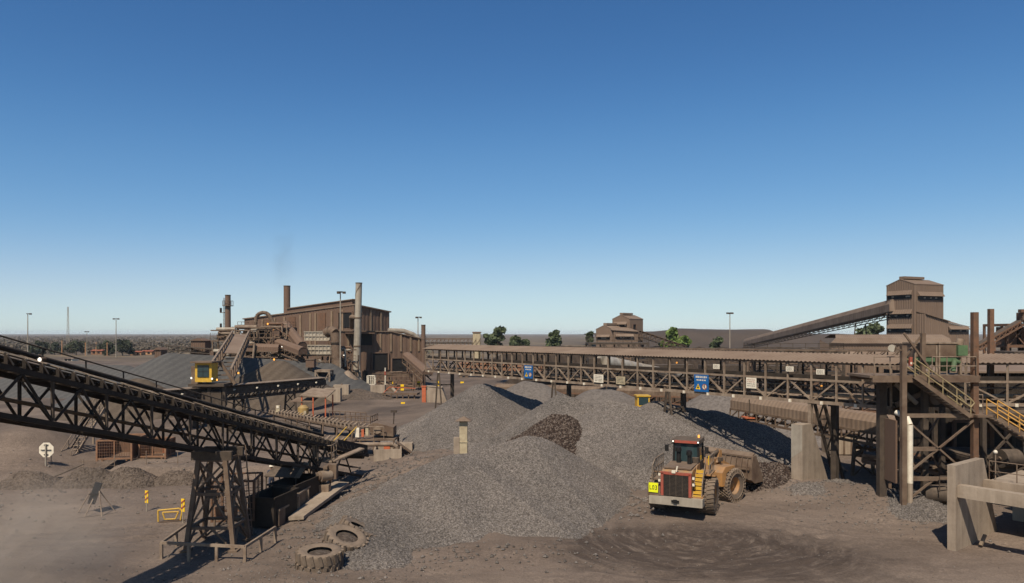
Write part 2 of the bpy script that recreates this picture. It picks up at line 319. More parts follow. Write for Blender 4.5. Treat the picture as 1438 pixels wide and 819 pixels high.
def ground_material():
    m, n, l, b = newmat('yard_ground'); tc = n.new('ShaderNodeTexCoord'); ob = tc.outputs['Object']
    n1 = noise(n, l, ob, .16, 8, .62); base = ramp(n, l, n1.outputs[0], [(.3, (.140, .107, .084)), (.5, (.182, .142, .113)), (.72, (.215, .171, .137))]).outputs[0]
    # scraped vehicle tracks, stretched noise in two directions
    for ang, sc, amt in ((.5, .9, .45), (-.35, .7, .35)):
        mp = n.new('ShaderNodeMapping'); mp.inputs['Rotation'].default_value = (0, 0, ang); mp.inputs['Scale'].default_value = (.10, 1.0, 1.0); l.new(ob, mp.inputs[0])
        nt = noise(n, l, mp.outputs[0], sc, 6, .7); rt = ramp(n, l, nt.outputs[0], [(.40, (.80, .79, .78)), (.6, (1.10, 1.09, 1.08))])
        base = mix(n, l, amt, base, mix(n, l, 1.0, base, rt.outputs[0], 'MULTIPLY'))
    # dark churned turning circle of the loader
    def oval(cx, cy, rx, ry, rot, edge):
        mp = n.new('ShaderNodeMapping'); mp.vector_type = 'TEXTURE'; mp.inputs['Location'].default_value = (cx, cy, 0); mp.inputs['Rotation'].default_value = (0, 0, rot); mp.inputs['Scale'].default_value = (rx, ry, 40)
        l.new(ob, mp.inputs[0]); ln = n.new('ShaderNodeVectorMath'); ln.operation = 'LENGTH'; l.new(mp.outputs[0], ln.inputs[0])
        ad = n.new('ShaderNodeMath'); ad.operation = 'MULTIPLY_ADD'; ne = noise(n, l, ob, .45, 5, .65); l.new(ne.outputs[0], ad.inputs[0]); ad.inputs[1].default_value = edge; l.new(ln.outputs['Value'], ad.inputs[2])
        return ad.outputs[0]
    d = oval(9.2, 33.6, 9.0, 5.0, -.25, 1.0)
    mr = n.new('ShaderNodeMapRange'); mr.interpolation_type = 'SMOOTHSTEP'; mr.inputs[1].default_value = 1.62; mr.inputs[2].default_value = 1.05; l.new(d, mr.inputs[0])
    sp0 = n.new('ShaderNodeVectorMath'); sp0.operation = 'SUBTRACT'; sp0.inputs[1].default_value = (9.5, 36.5, 0); l.new(ob, sp0.inputs[0])
    le = n.new('ShaderNodeVectorMath'); le.operation = 'LENGTH'; l.new(sp0.outputs[0], le.inputs[0]); sx0 = n.new('ShaderNodeSeparateXYZ'); l.new(sp0.outputs[0], sx0.inputs[0])
    at = n.new('ShaderNodeMath'); at.operation = 'ARCTAN2'; l.new(sx0.outputs[0], at.inputs[0]); mm = n.new('ShaderNodeMath'); mm.operation = 'MULTIPLY'; mm.inputs[1].default_value = -1; l.new(sx0.outputs[1], mm.inputs[0]); l.new(mm.outputs[0], at.inputs[1])
    cb = n.new('ShaderNodeCombineXYZ'); l.new(le.outputs['Value'], cb.inputs[0]); l.new(at.outputs[0], cb.inputs[1]); mp2 = n.new('ShaderNodeMapping'); mp2.inputs['Scale'].default_value = (1.0, .9, 1); l.new(cb.outputs[0], mp2.inputs[0])
    pn = noise(n, l, mp2.outputs[0], 2.6, 7, .72); rings = ramp(n, l, pn.outputs[0], [(.34, (.060, .044, .034)), (.52, (.082, .062, .049)), (.66, (.165, .13, .104))])
    base = mix(n, l, mr.outputs[0], base, rings.outputs[0])
    # coarse crushed stone spilled over the yard
    vo = n.new('ShaderNodeTexVoronoi'); vo.inputs['Scale'].default_value = 9; l.new(ob, vo.inputs['Vector'])
    sp = n.new('ShaderNodeSeparateColor'); l.new(vo.outputs['Color'], sp.inputs[0])
    rv = ramp(n, l, sp.outputs[0], [(0, (.62,)*3), (.5, (1,)*3), (1, (1.5, 1.48, 1.45))])
    ns = noise(n, l, ob, .28, 5, .6); rs = ramp(n, l, ns.outputs[0], [(.42, (.04,)*3), (.62, (.5,)*3)])
    base = mix(n, l, rs.outputs[0], base, mix(n, l, 1.0, base, rv.outputs[0], 'MULTIPLY'))
    # black ore dust trodden into the yard round the plant
    sy = n.new('ShaderNodeSeparateXYZ'); l.new(ob, sy.inputs[0]); md = n.new('ShaderNodeMapRange'); md.inputs[1].default_value = 48; md.inputs[2].default_value = 85; l.new(sy.outputs[1], md.inputs[0])
    no = noise(n, l, ob, .09, 7, .68); ro = ramp(n, l, no.outputs[0], [(.38, (0,)*3), (.6, (1,)*3)]); mo_ = n.new('ShaderNodeMath'); mo_.operation = 'MULTIPLY_ADD'; mo_.inputs[1].default_value = .55; mo_.inputs[2].default_value = .18; l.new(md.outputs[0], mo_.inputs[0])
    m5 = n.new('ShaderNodeMath'); m5.operation = 'MULTIPLY'; l.new(mo_.outputs[0], m5.inputs[0]); l.new(ro.outputs[0], m5.inputs[1]); base = mix(n, l, m5.outputs[0], base, (.066, .053, .045))
    # dry veld beyond the yard
    sx = n.new('ShaderNodeSeparateXYZ'); l.new(ob, sx.inputs[0])
    nf = noise(n, l, ob, .012, 4, .6); fa = n.new('ShaderNodeMath'); fa.operation = 'MULTIPLY_ADD'; fa.inputs[1].default_value = 160; l.new(nf.outputs[0], fa.inputs[0]); l.new(sx.outputs[1], fa.inputs[2])
    mf = n.new('ShaderNodeMapRange'); mf.inputs[1].default_value = 330; mf.inputs[2].default_value = 380; l.new(fa.outputs[0], mf.inputs[0])
    nv = noise(n, l, ob, .02, 8, .7); veld = ramp(n, l, nv.outputs[0], [(.35, (.09, .07, .052)), (.5, (.125, .098, .07)), (.68, (.24, .185, .115))])
    base = mix(n, l, mf.outputs[0], base, veld.outputs[0])
    base = mix(n, l, 1.0, base, (1.0, .925, .85), 'MULTIPLY'); fn = noise(n, l, ob, 13.0, 4, .75); rf = ramp(n, l, fn.outputs[0], [(.33, (.68,)*3), (.5, (1,)*3), (.68, (1.22,)*3)]); base = mix(n, l, .8, base, mix(n, l, 1.0, base, rf.outputs[0], 'MULTIPLY'))
    l.new(base, b.inputs['Base Color']); b.inputs['Roughness'].default_value = .95; b.inputs['Specular IOR Level'].default_value = .15
    nb = noise(n, l, ob, 5.0, 8, .72); bp = n.new('ShaderNodeBump'); bp.inputs['Strength'].default_value = .55; bp.inputs['Distance'].default_value = .12
    hm = n.new('ShaderNodeMath'); hm.operation = 'MULTIPLY'; l.new(mr.outputs[0], hm.inputs[0]); l.new(pn.outputs[0], hm.inputs[1]); ha = n.new('ShaderNodeMath'); ha.operation = 'ADD'; l.new(hm.outputs[0], ha.inputs[0]); l.new(nb.outputs[0], ha.inputs[1]); l.new(ha.outputs[0], bp.inputs['Height']); l.new(bp.outputs[0], b.inputs['Normal'])
    return m
xs = axis(-36, 32, .11, -5000, 5000); ys = axis(24, 62, .11, -200, 7000)
XX, YY = np.meshgrid(xs, ys); ZZ = hT(XX, YY)+.035*vnoise(XX, YY, .35, 8)*(YY < 80)
tag(grid_mesh('ground', xs, ys, ZZ, mat=ground_material()), kind='structure')

# ================================================================== ore heaps
def heap(name, label, cat, cones, mat, res=.1, grain=.05, group=None, rough=.25, seed=0, pad=0, kr=.5):
    """cones: (ridge start, ridge end, slope -x, +x, -y, +y); the heap is their blended upper envelope, cut where it meets the ground"""
    bx0 = min(min(a[0], b[0])-a[2]/s[0] for a, b, s in cones); bx1 = max(max(a[0], b[0])+a[2]/s[1] for a, b, s in cones)
    by0 = min(min(a[1], b[1])-a[2]/s[2] for a, b, s in cones); by1 = max(max(a[1], b[1])+a[2]/s[3] for a, b, s in cones)
    xs = np.arange(bx0-.5, bx1+.5, res); ys = np.arange(by0-.5, by1+.5, res); X, Y = np.meshgrid(xs, ys)
    wx = X+1.2*rough*vnoise(X, Y, 3.1, seed+11); wy = Y+1.2*rough*vnoise(X, Y, 2.7, seed+12)
    H = None
    for a, b, s in cones:
        a, b = np.array(a, float), np.array(b, float); d = b-a; L2 = d[0]**2+d[1]**2
        t = np.clip(((wx-a[0])*d[0]+(wy-a[1])*d[1])/L2, 0, 1) if L2 > 1e-9 else 0*X
        dx = wx-a[0]-t*d[0]; dy = wy-a[1]-t*d[1]
        e = np.sqrt((dx*np.where(dx < 0, s[0], s[1]))**2+(dy*np.where(dy < 0, s[2], s[3]))**2+(kr*.5)**2)-kr*.5
        h = a[2]+t*d[2]-e
        if H is None: H = h
        else:
            k = .35; q = np.clip(.5+.5*(h-H)/k, 0, 1); H = H*(1-q)+h*q+k*q*(1-q)
    H = H+rough*(.5*vnoise(X, Y, 2.2, seed)+.25*vnoise(X, Y, .8, seed+1))
    T = hT(X, Y)
    rng = np.random.default_rng(seed+3); H = H+grain*rng.standard_normal(H.shape)*(H > T-.3)
    keep = H > T-.02
    H = np.where(H > T-.25, H, T-.25)
    o = grid_mesh(name, xs, ys, H, keep, mat, smooth=False)
    return tag(o, label, cat, group)
R_ = (.66, .66, .66, .66)
heap('ore_heap', 'broad light grey gravel heap closest to the worn tyres, widest of the group', 'ore heap',
     [((1.33, 46, 3.6), (1.6, 46.3, 3.55), (.5, .64, .52, .6)), ((1.0, 45.8, 3.45), (-3.5, 43.6, 2.65), (.5, .75, .34, .6)), ((-3.5, 43.6, 2.65), (-6.6, 41, 1.35), (.4, .36, .24, .55)), ((-6.6, 41, 1.3), (-7.6, 34, .5), (.4, .3, .2, .5))], M['gravel'], .075, .02, 'gravel heaps under the belt gantry', .34, 1, kr=.8)
heap('ore_heap', 'tall pointed grey gravel heap behind the small capped vent chimney', 'ore heap',
     [((-3.1, 66, 5.45), (-3.0, 66.2, 5.4), (.66, .66, .55, .7)), ((-3, 65.5, 4.9), (-1.5, 57, 1.4), (.5, .45, .5, .5))], M['gravel'], .12, .028, 'gravel heaps under the belt gantry', .42, 2)
heap('ore_heap', 'shaded grey gravel ridge under the gantry behind the tall pointed heap', 'ore heap',
     [((-3.2, 83, 4.3), (2.4, 77, 2.9), (.6, .6, .5, .6)), ((2.4, 77, 2.9), (4.5, 75, 1.8), (.5, .5, .5, .5))], M['gravel'], .16, .028, 'gravel heaps under the belt gantry', .3, 31)
heap('ore_heap', 'grey gravel heap just behind the dark brown ore pile', 'ore heap',
     [((4.3, 60, 5.05), (6.0, 59.2, 4.45), (.62, .62, .62, .6)), ((3.4, 59, 3.9), (-1.5, 56, 1.9), (.4, .5, .5, .5))], M['gravel'], .12, .028, 'gravel heaps under the belt gantry', .38, 3)
heap('ore_heap', 'grey gravel heap between the brown ore pile and the loader, with a long crest', 'ore heap',
     [((7.9, 56, 4.95), (11.0, 53.2, 4.3), (.64, .62, .62, .66)), ((11.0, 53.2, 4.3), (14.0, 51, 2.85), (.6, .6, .62, .66)), ((14.0, 51, 2.8), (16.2, 49.6, 1.3), (.6, .6, .6, .6))], M['gravel'], .10, .025, 'gravel heaps under the belt gantry', .4, 32)
heap('ore_heap', 'long grey gravel ridge running to the concrete pier in the shade of the gantry', 'ore heap',
     [((12.0, 58.2, 4.75), (16.1, 57.6, 3.85), (.6, .55, .6, .66)), ((16.1, 57.6, 3.85), (20.1, 55.8, 2.85), (.5, .6, .6, .6)), ((20.1, 55.8, 2.85), (22, 53.7, 1.5), (.5, .6, .6, .6))], M['gravel'], .12, .025, 'gravel heaps under the belt gantry', .35, 4)
heap('ore_heap', 'dark brown ore pile dumped between the grey gravel heaps', 'ore heap',
     [((3.3, 55.2, 3.85), (4.2, 55.0, 3.8), (.60, .85, .66, .6)), ((3.6, 55.2, 3.5), (2.0, 55.4, 2.5), (.6, .7, .6, .6))], M['gravel_brown'], .09, .05, None, .5, 5)
heap('ore_heap', 'low reddish dark ore pile at the lip of the loader bucket', 'ore heap',
     [((16.4, 46.8, 1.7), (17.6, 47.6, 1.5), (.55, .6, .62, .6))], M['gravel_brown'], .09, .05, None, .2, 6)
heap('ore_heap', 'small grey gravel skirt around the foot of the tapered concrete pier', 'ore heap',
     [((18.6, 44.6, .75), (21.3, 46.2, .7), (.35, .35, .35, .5)), ((16.8, 44.8, .45), (18.6, 44.6, .7), (.3, .3, .3, .4))], M['gravel'], .09, .035, None, .2, 7)
heap('ore_heap', 'small gravel spill around the base of the stair tower column', 'ore heap',
     [((23.3, 40.6, .75), (23.6, 42.0, .9), (.35, .45, .35, .5))], M['gravel'], .09, .035, None, .2, 8)
# smooth grey heaps beyond the gantry
heap('fines_heap', 'large smooth grey fines heap beyond the gantry next to the concrete pier', 'fines heap',
     [((19.5, 71, 4.3), (22.5, 70.5, 4.15), (.62, .5, .6, .6)), ((22.5, 70.5, 4.1), (27, 68, 2.3), (.6, .5, .5, .6))], M['fines'], .25, .0, None, .1, 9)
heap('fines_heap', 'smooth grey fines cone seen below the blue sign nearest the plant', 'fines heap',
     [((1.6, 88, 4.3), (3.4, 87, 4.1), (.55, .55, .55, .6))], M['fines'], .3, .0, None, .1, 10)
heap('fines_heap', 'dark grey folded fines heap seen below the plain white notice', 'fines heap',
     [((9.3, 80, 3.9), (11, 79.5, 3.8), (.6, .5, .6, .6)), ((11, 79.5, 3.8), (16, 78, 2.2), (.6, .5, .6, .6))], M['fines'], .25, .0, None, .6, 11)
# long stockpiles on the far left
heap('stockpile', 'long striped grey stockpile behind the yellow stacker cab', 'stockpile',
     [((-50.5, 105, 7.3), (-37, 113, 6.0), (.5, .6, .52, .6)), ((-37, 113, 6.0), (-30, 118, 5.2), (.5, .6, .52, .6))], M['stripes'], .4, .0, 'stockpiles behind the conveyors', .05, 12)
heap('stockpile', 'low striped grey stockpile farthest out towards the bushland', 'stockpile',
     [((-82, 125, 4.9), (-66, 122, 4.7), (.45, .5, .42, .6))], M['stripes'], .5, .0, 'stockpiles behind the conveyors', .05, 13)
heap('stockpile', 'small brown cone of fines between the two striped stockpiles', 'stockpile',
     [((-47.5, 90, 4.5), (-46.5, 90, 4.4), (.5, .6, .6, .6))], M['brown_fines'], .3, .0, 'stockpiles behind the conveyors', .06, 14)
heap('stockpile', 'brown ribbed cone of fines beneath the pipework of the main plant', 'stockpile',
     [((-34.6, 104, 6.2), (-33.5, 104, 6.2), (.62, .62, .6, .6)), ((-39, 104, 4.2), (-34.6, 104, 5.8), (.7, .6, .6, .6))], M['brown_fines'], .3, .0, 'stockpiles behind the conveyors', .06, 15)
heap('stockpile', 'long dark brown stockpile beyond the gantry behind the ore wagons', 'stockpile', [((2, 205, 6.6), (112, 178, 6.2), (.55, .55, .55, .55))], M['dark_ore'], 1.0, .03, 'stockpiles behind the conveyors', .9, 17)
heap('stockpile', 'long low dark brown ridge just beyond the gantry heaps', 'stockpile', [((1, 108, 3.9), (30, 94, 3.7), (.55, .55, .55, .55))], M['dark_ore'], .5, .03, 'stockpiles behind the conveyors', .8, 18)
heap('dirt_mound', 'brown dirt mound between the covered conveyor and the trough conveyor', 'mound', [((-28, 76, 1.5), (-21.5, 70, 1.3), (.4, .4, .45, .5))], M['dirt_heap'], .2, .04, None, .6, 19)
heap('dirt_mound', 'dark dirt mound in the yard behind the screening machine', 'mound',
     [((-22.8, 106, 2.0), (-20.5, 104, 1.6), (.35, .35, .35, .4))], M['dirt_heap'], .3, .04, None, .5, 16)
for k, (x, y, h, lab) in enumerate(((-32.2, 47.6, 1.0, 'wide rough dirt mound beside the foot of the octagonal sign'), (-28.4, 48.2, 1.15, 'steep rough dirt mound second from the octagonal sign'),
                                    (-26.0, 48.4, 1.1, 'pointed rough dirt mound third from the octagonal sign'), (-22.9, 48.9, .75, 'low dirt mound fourth along, below the orange crates'))):
    heap('dirt_mound', lab, 'mound', [((x-.5, y, h), (x+.4, y, h*.95), (.7, .7, .72, .7))], M['dirt_heap'], .08, .03, 'dirt mounds along the bank', .22, 20+k)
# ================================================================== loose stones
def stones(name, spots, seed, mat):
    rng = np.random.default_rng(seed); vs = []; fs = []
    oc = np.array([(1,0,0),(0,1,0),(-1,0,0),(0,-1,0),(0,0,1),(0,0,-1)], float); of = [(0,1,4),(1,2,4),(2,3,4),(3,0,4),(1,0,5),(2,1,5),(3,2,5),(0,3,5)]
    for cx, cy, rx, ry, num, s0, s1 in spots:
        x = cx+rx*rng.standard_normal(num); y = cy+ry*rng.standard_normal(num); z = hT(x, y); s = s0+(s1-s0)*rng.random(num)**2.5; a = rng.random(num)*6.28
        for k in range(num):
            if y[k] < 18: continue
            o = len(vs)//1; ca, sa = math.cos(a[k]), math.sin(a[k]); q = oc*s[k]*(.7+.6*rng.random((6, 1)))
            for p in q: vs.append((x[k]+p[0]*ca-p[1]*sa, y[k]+p[0]*sa+p[1]*ca, z[k]+.3*s[k]+p[2]*.8))
            fs += [(i+o, j+o, t+o) for i, j, t in of]
    me = bpy.data.meshes.new(name); me.from_pydata(vs, [], fs); me.materials.append(mat); o = bpy.data.objects.new(name, me); COL.objects.link(o)
    return tag(o, 'loose stones scattered over the yard between the heaps', 'stones', None, 'stuff')
stones('loose_stones', [(-8, 42, 2.2, 8, 2600, .03, .13), (-14, 30, 5, 4, 900, .02, .07), (6, 33, 8, 5, 400, .02, .06), (21, 42, 3, 3, 900, .03, .1), (-27, 45, 6, 5, 500, .03, .12), (-8, 30, 3, 3, 600, .02, .07), (3.5, 38.5, 1.6, 2.5, 220, .04, .15), (-1, 33.0, 2.5, 1.0, 160, .04, .13), (13, 47.5, 2, 1.5, 300, .05, .15), (6, 43, 1.5, 2, 350, .05, .15)], 5, M['gravel'])

# ================================================================== hills and far bush
def hills():
    xs = np.arange(60, 420, 4.0); ys = np.arange(470, 640, 6.0); X, Y = np.meshgrid(xs, ys); u = X/Y
    top = np.interp(u, (.10, .2, .235, .30, .36, .375, .46, .52, .62), (10.2, 12.0, 14.4, 13.6, 13.4, 11.2, 10.4, 9.0, 3))
    H = (top+1.5*vnoise(X, Y, 25, 31)+.8*vnoise(X, Y, 9, 32))*sstep((Y-475)/55)-1
    tag(grid_mesh('hills', xs, ys, H, mat=M['far_dump'], smooth=True), kind='structure')
hills()
def leafmat(name, cols):
    m, n, l, b = newmat(name); tc = n.new('ShaderNodeTexCoord'); nz = noise(n, l, tc.outputs['Object'], .55, 4, .6); oi = n.new('ShaderNodeTexWhiteNoise')
    ge = n.new('ShaderNodeNewGeometry'); r = ramp(n, l, ge.outputs['Random Per Island'], [(0, cols[0]), (.5, cols[1]), (1, cols[2])])
    r2 = ramp(n, l, nz.outputs[0], [(.35, (.7,)*3), (.65, (1.2,)*3)]); l.new(mix(n, l, 1.0, r.outputs[0], r2.outputs[0], 'MULTIPLY'), b.inputs['Base Color'])
    b.inputs['Roughness'].default_value = .8; b.inputs['Specular IOR Level'].default_value = .2; n.remove(oi); return m
M['bush'] = leafmat('dry_bush_leaves', [(.12, .088, .06), (.15, .112, .077), (.105, .088, .055)])
M['leaf_dark'] = leafmat('dark_leaves', [(.04, .045, .024), (.055, .06, .032), (.07, .07, .038)])
M['leaf'] = leafmat('green_leaves', [(.062, .075, .032), (.09, .105, .045), (.12, .13, .06)])
M['leaf_lime'] = leafmat('lime_leaves', [(.10, .14, .03), (.14, .19, .045), (.18, .22, .06)])
M['bark'] = surf('bark', (.12, .09, .07), (.08, .06, .045), 4.0, .9)
def leaves(rng, lobes, num, size):
    lobes = np.array(lobes); k = rng.integers(0, len(lobes), num); d = rng.standard_normal((num, 3)); d /= np.linalg.norm(d, axis=1)[:, None]
    r = rng.random(num)**.45; c = lobes[k, :3]+d*r[:, None]*lobes[k, 3:6]
    a = rng.standard_normal((num, 3)); a /= np.linalg.norm(a, axis=1)[:, None]; b = np.cross(a, rng.standard_normal((num, 3))); b /= np.linalg.norm(b, axis=1)[:, None]
    s = size*(.6+.8*rng.random((num, 1)))
    v = np.stack([c-a*s-b*s*.5, c+a*s*.2-b*s, c+a*s+b*s*.6, c-a*s*.3+b*s], 1).reshape(-1, 3)
    return v
def quads_obj(name, v, mat, parent=None):
    me = bpy.data.meshes.new(name); n = len(v); me.vertices.add(n); me.vertices.foreach_set('co', v.astype(np.float32).ravel())
    me.loops.add(n); me.loops.foreach_set('vertex_index', np.arange(n, dtype=np.int32)); me.polygons.add(n//4)
    me.polygons.foreach_set('loop_start', np.arange(0, n, 4, dtype=np.int32)); me.update(); me.materials.append(mat)
    o = bpy.data.objects.new(name, me); COL.objects.link(o)
    if parent: o.parent = parent
    return o
def tree(label, x, y, h, wdt, mat, seed, group=None, low=.15, name='tree'):
    rng = np.random.default_rng(seed); t = thing(name, label, 'tree', (0, 0, 0), group); m = MB()
    m.tube((0,0,-.2), (0,0,h*.45), h*.03+.05, h*.018, 8); lobes = []
    for k in range(15):
        a = rng.random()*6.28; rr = wdt*.5*(.1+.8*rng.random()); zz = h*(low+.15+(.8-low)*rng.random()); f = .6 if zz > h*.75 else 1
        c = (rr*f*math.cos(a), rr*f*math.sin(a), zz); s = wdt*(.09+.13*rng.random()); lobes.append((*c, s, s, s*.8)); m.tube((0,0,h*.3), c, .05+h*.008, .03, 5)
    lobes.append((0, 0, h*.82, wdt*.22, wdt*.22, h*.16)); m.build('trunk', M['bark'], t)
    quads_obj('crown', leaves(rng, lobes, 1500, .035*h+.12), mat, t); t.location = (x, y, float(hT(x, y))); return t
rng = np.random.default_rng(4); bv = []
for i in range(6500):
    y = 255*(2200/255)**(rng.random()**1.1); x = y*(-.80+.68*rng.random()); 
    if y < 350 and x/y < -.34: continue
    s = 1.0+2.0*rng.random()**2; bv.append(leaves(rng, [(x, y, s*.6, s*1.1, s*1.1, s*.6)], 26 if y < 700 else 12, s*.25))
tag(quads_obj('bushland', np.concatenate(bv), M['bush']), 'dry brown bushland reaching to the horizon', 'bush', None, 'stuff')
GB = 'dark trees along the edge of the bushland'
for k, (px, Y, h, wd, lab) in enumerate(((58, 330, 6.4, 11, 'dark broad tree on the bushland edge behind the tall light mast'), (77, 335, 5.8, 8, 'dark rounded tree between the light mast and the lattice mast'), (107, 330, 6.2, 11, 'dark tree just in front of the red brick hut'),
                                     (153, 325, 6.2, 9, 'dark low tree at the foot of the slim yard lamp'), (172, 322, 6.8, 11, 'dark tree beside the long tan house'))):
    tree(lab, (px-CX)/F*Y, Y, h, wd, M['leaf_dark'], 40+k, GB, .05)
GC = 'green trees beyond the gantry roof'
for k, (px, Y, top, wpx, mm, lab) in enumerate(((697, 215, 461, 27, 'leaf', 'tallest dark green tree behind the gantry beside the small tower'), (686, 225, 470, 14, 'leaf', 'small green tree tucked against the tallest one'), (724, 215, 470, 22, 'leaf', 'rounded green tree second behind the gantry roof'),
                                            (781, 215, 464, 24, 'leaf', 'lone green tree behind the dark brown ore pile'), (829, 225, 466, 14, 'leaf', 'slim green tree half hidden by the stepped brown building'),
                                            (944, 205, 462, 30, 'leaf_lime', 'bright lime green tree under the short sloping conveyor'), (962, 205, 470, 20, 'leaf_lime', 'lower lime green tree at the foot of the short conveyor'), (1005, 205, 475, 26, 'leaf', 'low dull green tree in front of the far dump'),
                                            (1227, 215, 451, 34, 'leaf', 'big green tree beside the tall transfer tower'), (737, 230, 476, 16, 'leaf', 'low bushy tree at the end of the tree row'))):
    h = 10.2-(top-HOR)/F*Y; tree(lab, (px-CX)/F*Y, Y, h, wpx/F*Y*1.1, M[mm], 60+k, GC, .3)

# ================================================================== belt gantry across the yard
U = V((.615, -.788, 0)).normalized(); W = V((.788, .615, 0)).normalized()
def gy(px): return 55.87/(.78+(px-CX)/F)
def gp(s, o, z): return V((-10.3, 84.8, z))+U*s+W*o
def gs(px): y = gy(px); return (V((55.87-.78*y, y, 0))-V((-10.3, 84.8, 0))).dot(U)
ZB, ZM, ZE, ZR, GW = 5.72, 7.15, 8.25, 8.75, 1.9
def sagitta_gantry(name, label, gpf, nb, bay, rev=False):
    t = thing(name, label, 'conveyor gantry', gpf(0, 0, 0)); L = nb*bay
    for o, s_ in ((0, ''), (GW, 'far')):
        mt = M['steel_pale'] if o == 0 else M['steel_dark']  # far truss in darker steel: shade inside the gantry put into its colour
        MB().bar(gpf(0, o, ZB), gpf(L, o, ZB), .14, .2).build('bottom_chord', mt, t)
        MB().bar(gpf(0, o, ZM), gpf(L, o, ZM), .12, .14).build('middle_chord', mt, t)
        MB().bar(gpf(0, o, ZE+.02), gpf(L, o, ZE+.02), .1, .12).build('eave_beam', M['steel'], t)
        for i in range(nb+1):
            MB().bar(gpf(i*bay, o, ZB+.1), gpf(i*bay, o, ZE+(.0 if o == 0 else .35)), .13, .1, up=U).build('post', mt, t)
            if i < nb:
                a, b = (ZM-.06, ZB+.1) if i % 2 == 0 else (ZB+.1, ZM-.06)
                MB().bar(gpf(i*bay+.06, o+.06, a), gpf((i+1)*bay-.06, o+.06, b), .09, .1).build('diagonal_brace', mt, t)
    for i in range(nb+1):
        MB().bar(gpf(i*bay, .08, ZB+.04), gpf(i*bay, GW-.08, ZB+.04), .09, .12).build('cross_beam', M['steel_dark'], t)
        if i % 2 == 0: MB().bar(gpf(i*bay, .05, ZM-.1), gpf(i*bay, GW-.05, ZM-.1), .09, .12).build('belt_support', M['steel_dark'], t)
    m = MB(); m.corr(gpf(-.6, -.22, ZE+.1), gpf(L+.3, -.22, ZE+.1), gpf(-.6, GW+.25, ZR+.1), gpf(L+.3, GW+.25, ZR+.1), int(L/.3), .05, (0, 0, 1)); m.build('roof', M['roof'], t)
    m = MB(); m.bar(gpf(0, GW*.42, ZM+.12), gpf(L, GW*.42, ZM+.12), 1.0, .05); m.build('belt', M['belt'], t)
    m = MB(); m.bar(gpf(0, GW*.42, ZM-.45), gpf(L, GW*.42, ZM-.45), .9, .04); m.build('return_belt', M['belt'], t)
    m = MB(); m.bar(gpf(0, GW*.42, ZM+.05), gpf(L, GW*.42, ZM+.05), .3, .1); m.bar(gpf(0, GW*.42-.5, ZM+.12), gpf(L, GW*.42-.5, ZM+.12), .08, .4); m.bar(gpf(0, GW*.42+.5, ZM-.02), gpf(L, GW*.42+.5, ZM-.02), .08, .22); m.build('stringer', M['steel_shade'], t)
    m = MB(); m.tube(gpf(0, GW-.35, ZB+.42), gpf(L, GW-.35, ZB+.42), .11, n=8); m.build('water_pipe', M['grey_steel'], t)
    m = MB(); m.tube(gpf(0, .32, ZB+.3), gpf(L, .32, ZB+.3), .05, n=6); m.build('cable_conduit', M['steel_pale'], t)
    for i in range(0, int(L/2.5)):
        s = 1.0+i*2.5; MB().box(gpf(s, .5, ZB+.3), (.28, .28, .5)).build('idler_box', M['steel'], t)
    for i in range(int(L/2.2)):
        s = .9+i*2.2
        MB().box(gpf(s, -.12, ZB-.02), (.16, .12, .2), -.9).build('junction_box', M['white'], t)
    return t
BAY = 1.674
gantry = sagitta_gantry('conveyor_gantry', 'long roofed belt conveyor gantry of dusty steel trusses crossing above the ore heaps', gp, 32, BAY)
def gp2(s, o, z): return V((28.4, 44.6, z))+V((1, -.02, 0))*s+V((.02, 1, 0))*o
gantry2 = sagitta_gantry('conveyor_gantry', 'short roofed gantry section beyond the stair tower with a corrugated roof', gp2, 4, 2.6)
# trestles under the gantry
def trestle(label, px, foot=0.0, pier=False):
    s = gs(px); b = gp(s, .9, 0); t = thing('gantry_trestle', label, 'support trestle', (b.x, b.y, foot), 'trestles under the belt gantry')
    if not pier:
        for sgn in (-1, 1): MB().bar(gp(s+sgn*.9, 0, foot-.2), gp(s+sgn*.12, 0, ZB-.1), .2, .16).build('inclined_leg', M['steel_dark'], t)
        MB().bar(gp(s, GW, foot-.2), gp(s, GW, ZB-.1), .34, .3, up=U).build('column', M['steel_dark'], t)
        MB().bar(gp(s-.6, 0, foot+2.0), gp(s+.6, 0, foot+2.0), .12).build('cross_tie', M['steel_dark'], t)
        MB().bar(gp(s, 0, 4.2), gp(s, GW, 4.2), .12).build('cross_tie', M['steel_dark'], t)
    else:
        MB().bar(gp(s-.3, .1, 4.1), gp(s-.3, .1, ZB-.1), .26, .22, up=U).build('column', M['steel_pale'], t)
        MB().bar(gp(s+.2, GW+.4, -.1), gp(s+.2, GW+.4, ZB-.1), .42, .36, up=U).build('column', M['steel_dark'], t)
        a0, a1 = gp(s+.2, .9, ZB-.1), gp(s+.2, 3.5, .1); c0, c1 = gp(s-.5, 1.0, ZB-.2), gp(s-.5, 3.6, .1)
        MB().bar(a0, a1, .16).build('inclined_leg', M['steel_dark'], t); MB().bar(c0, c1, .16).build('inclined_leg', M['steel_dark'], t)
        for k in range(5):
            MB().bar(a0.lerp(a1, k/5), c0.lerp(c1, (k+1)/5), .08).build('lattice_bar', M['steel_dark'], t)
            MB().bar(a0.lerp(a1, (k+1)/5), c0.lerp(c1, (k+1)/5), .08).build('lattice_bar', M['steel_dark'], t)
    return t
trestle('dark A-shaped trestle under the plant end of the gantry', 616); trestle('dark A-shaped trestle standing in the pale heaps below the small blue sign', 778)
trestle('dark A-shaped trestle half buried behind the long gravel ridge', 938); trestle('sloping lattice trestle leaning behind the concrete pier', 1143, 0, True)
t = thing('concrete_pier', 'tall tapered concrete pier with a pale top under the gantry', 'pier', (18.56, 45.5, 0))
c = V((18.56, 45.5, 0)); ex = V((-.615*.78, .788*.78, 0))
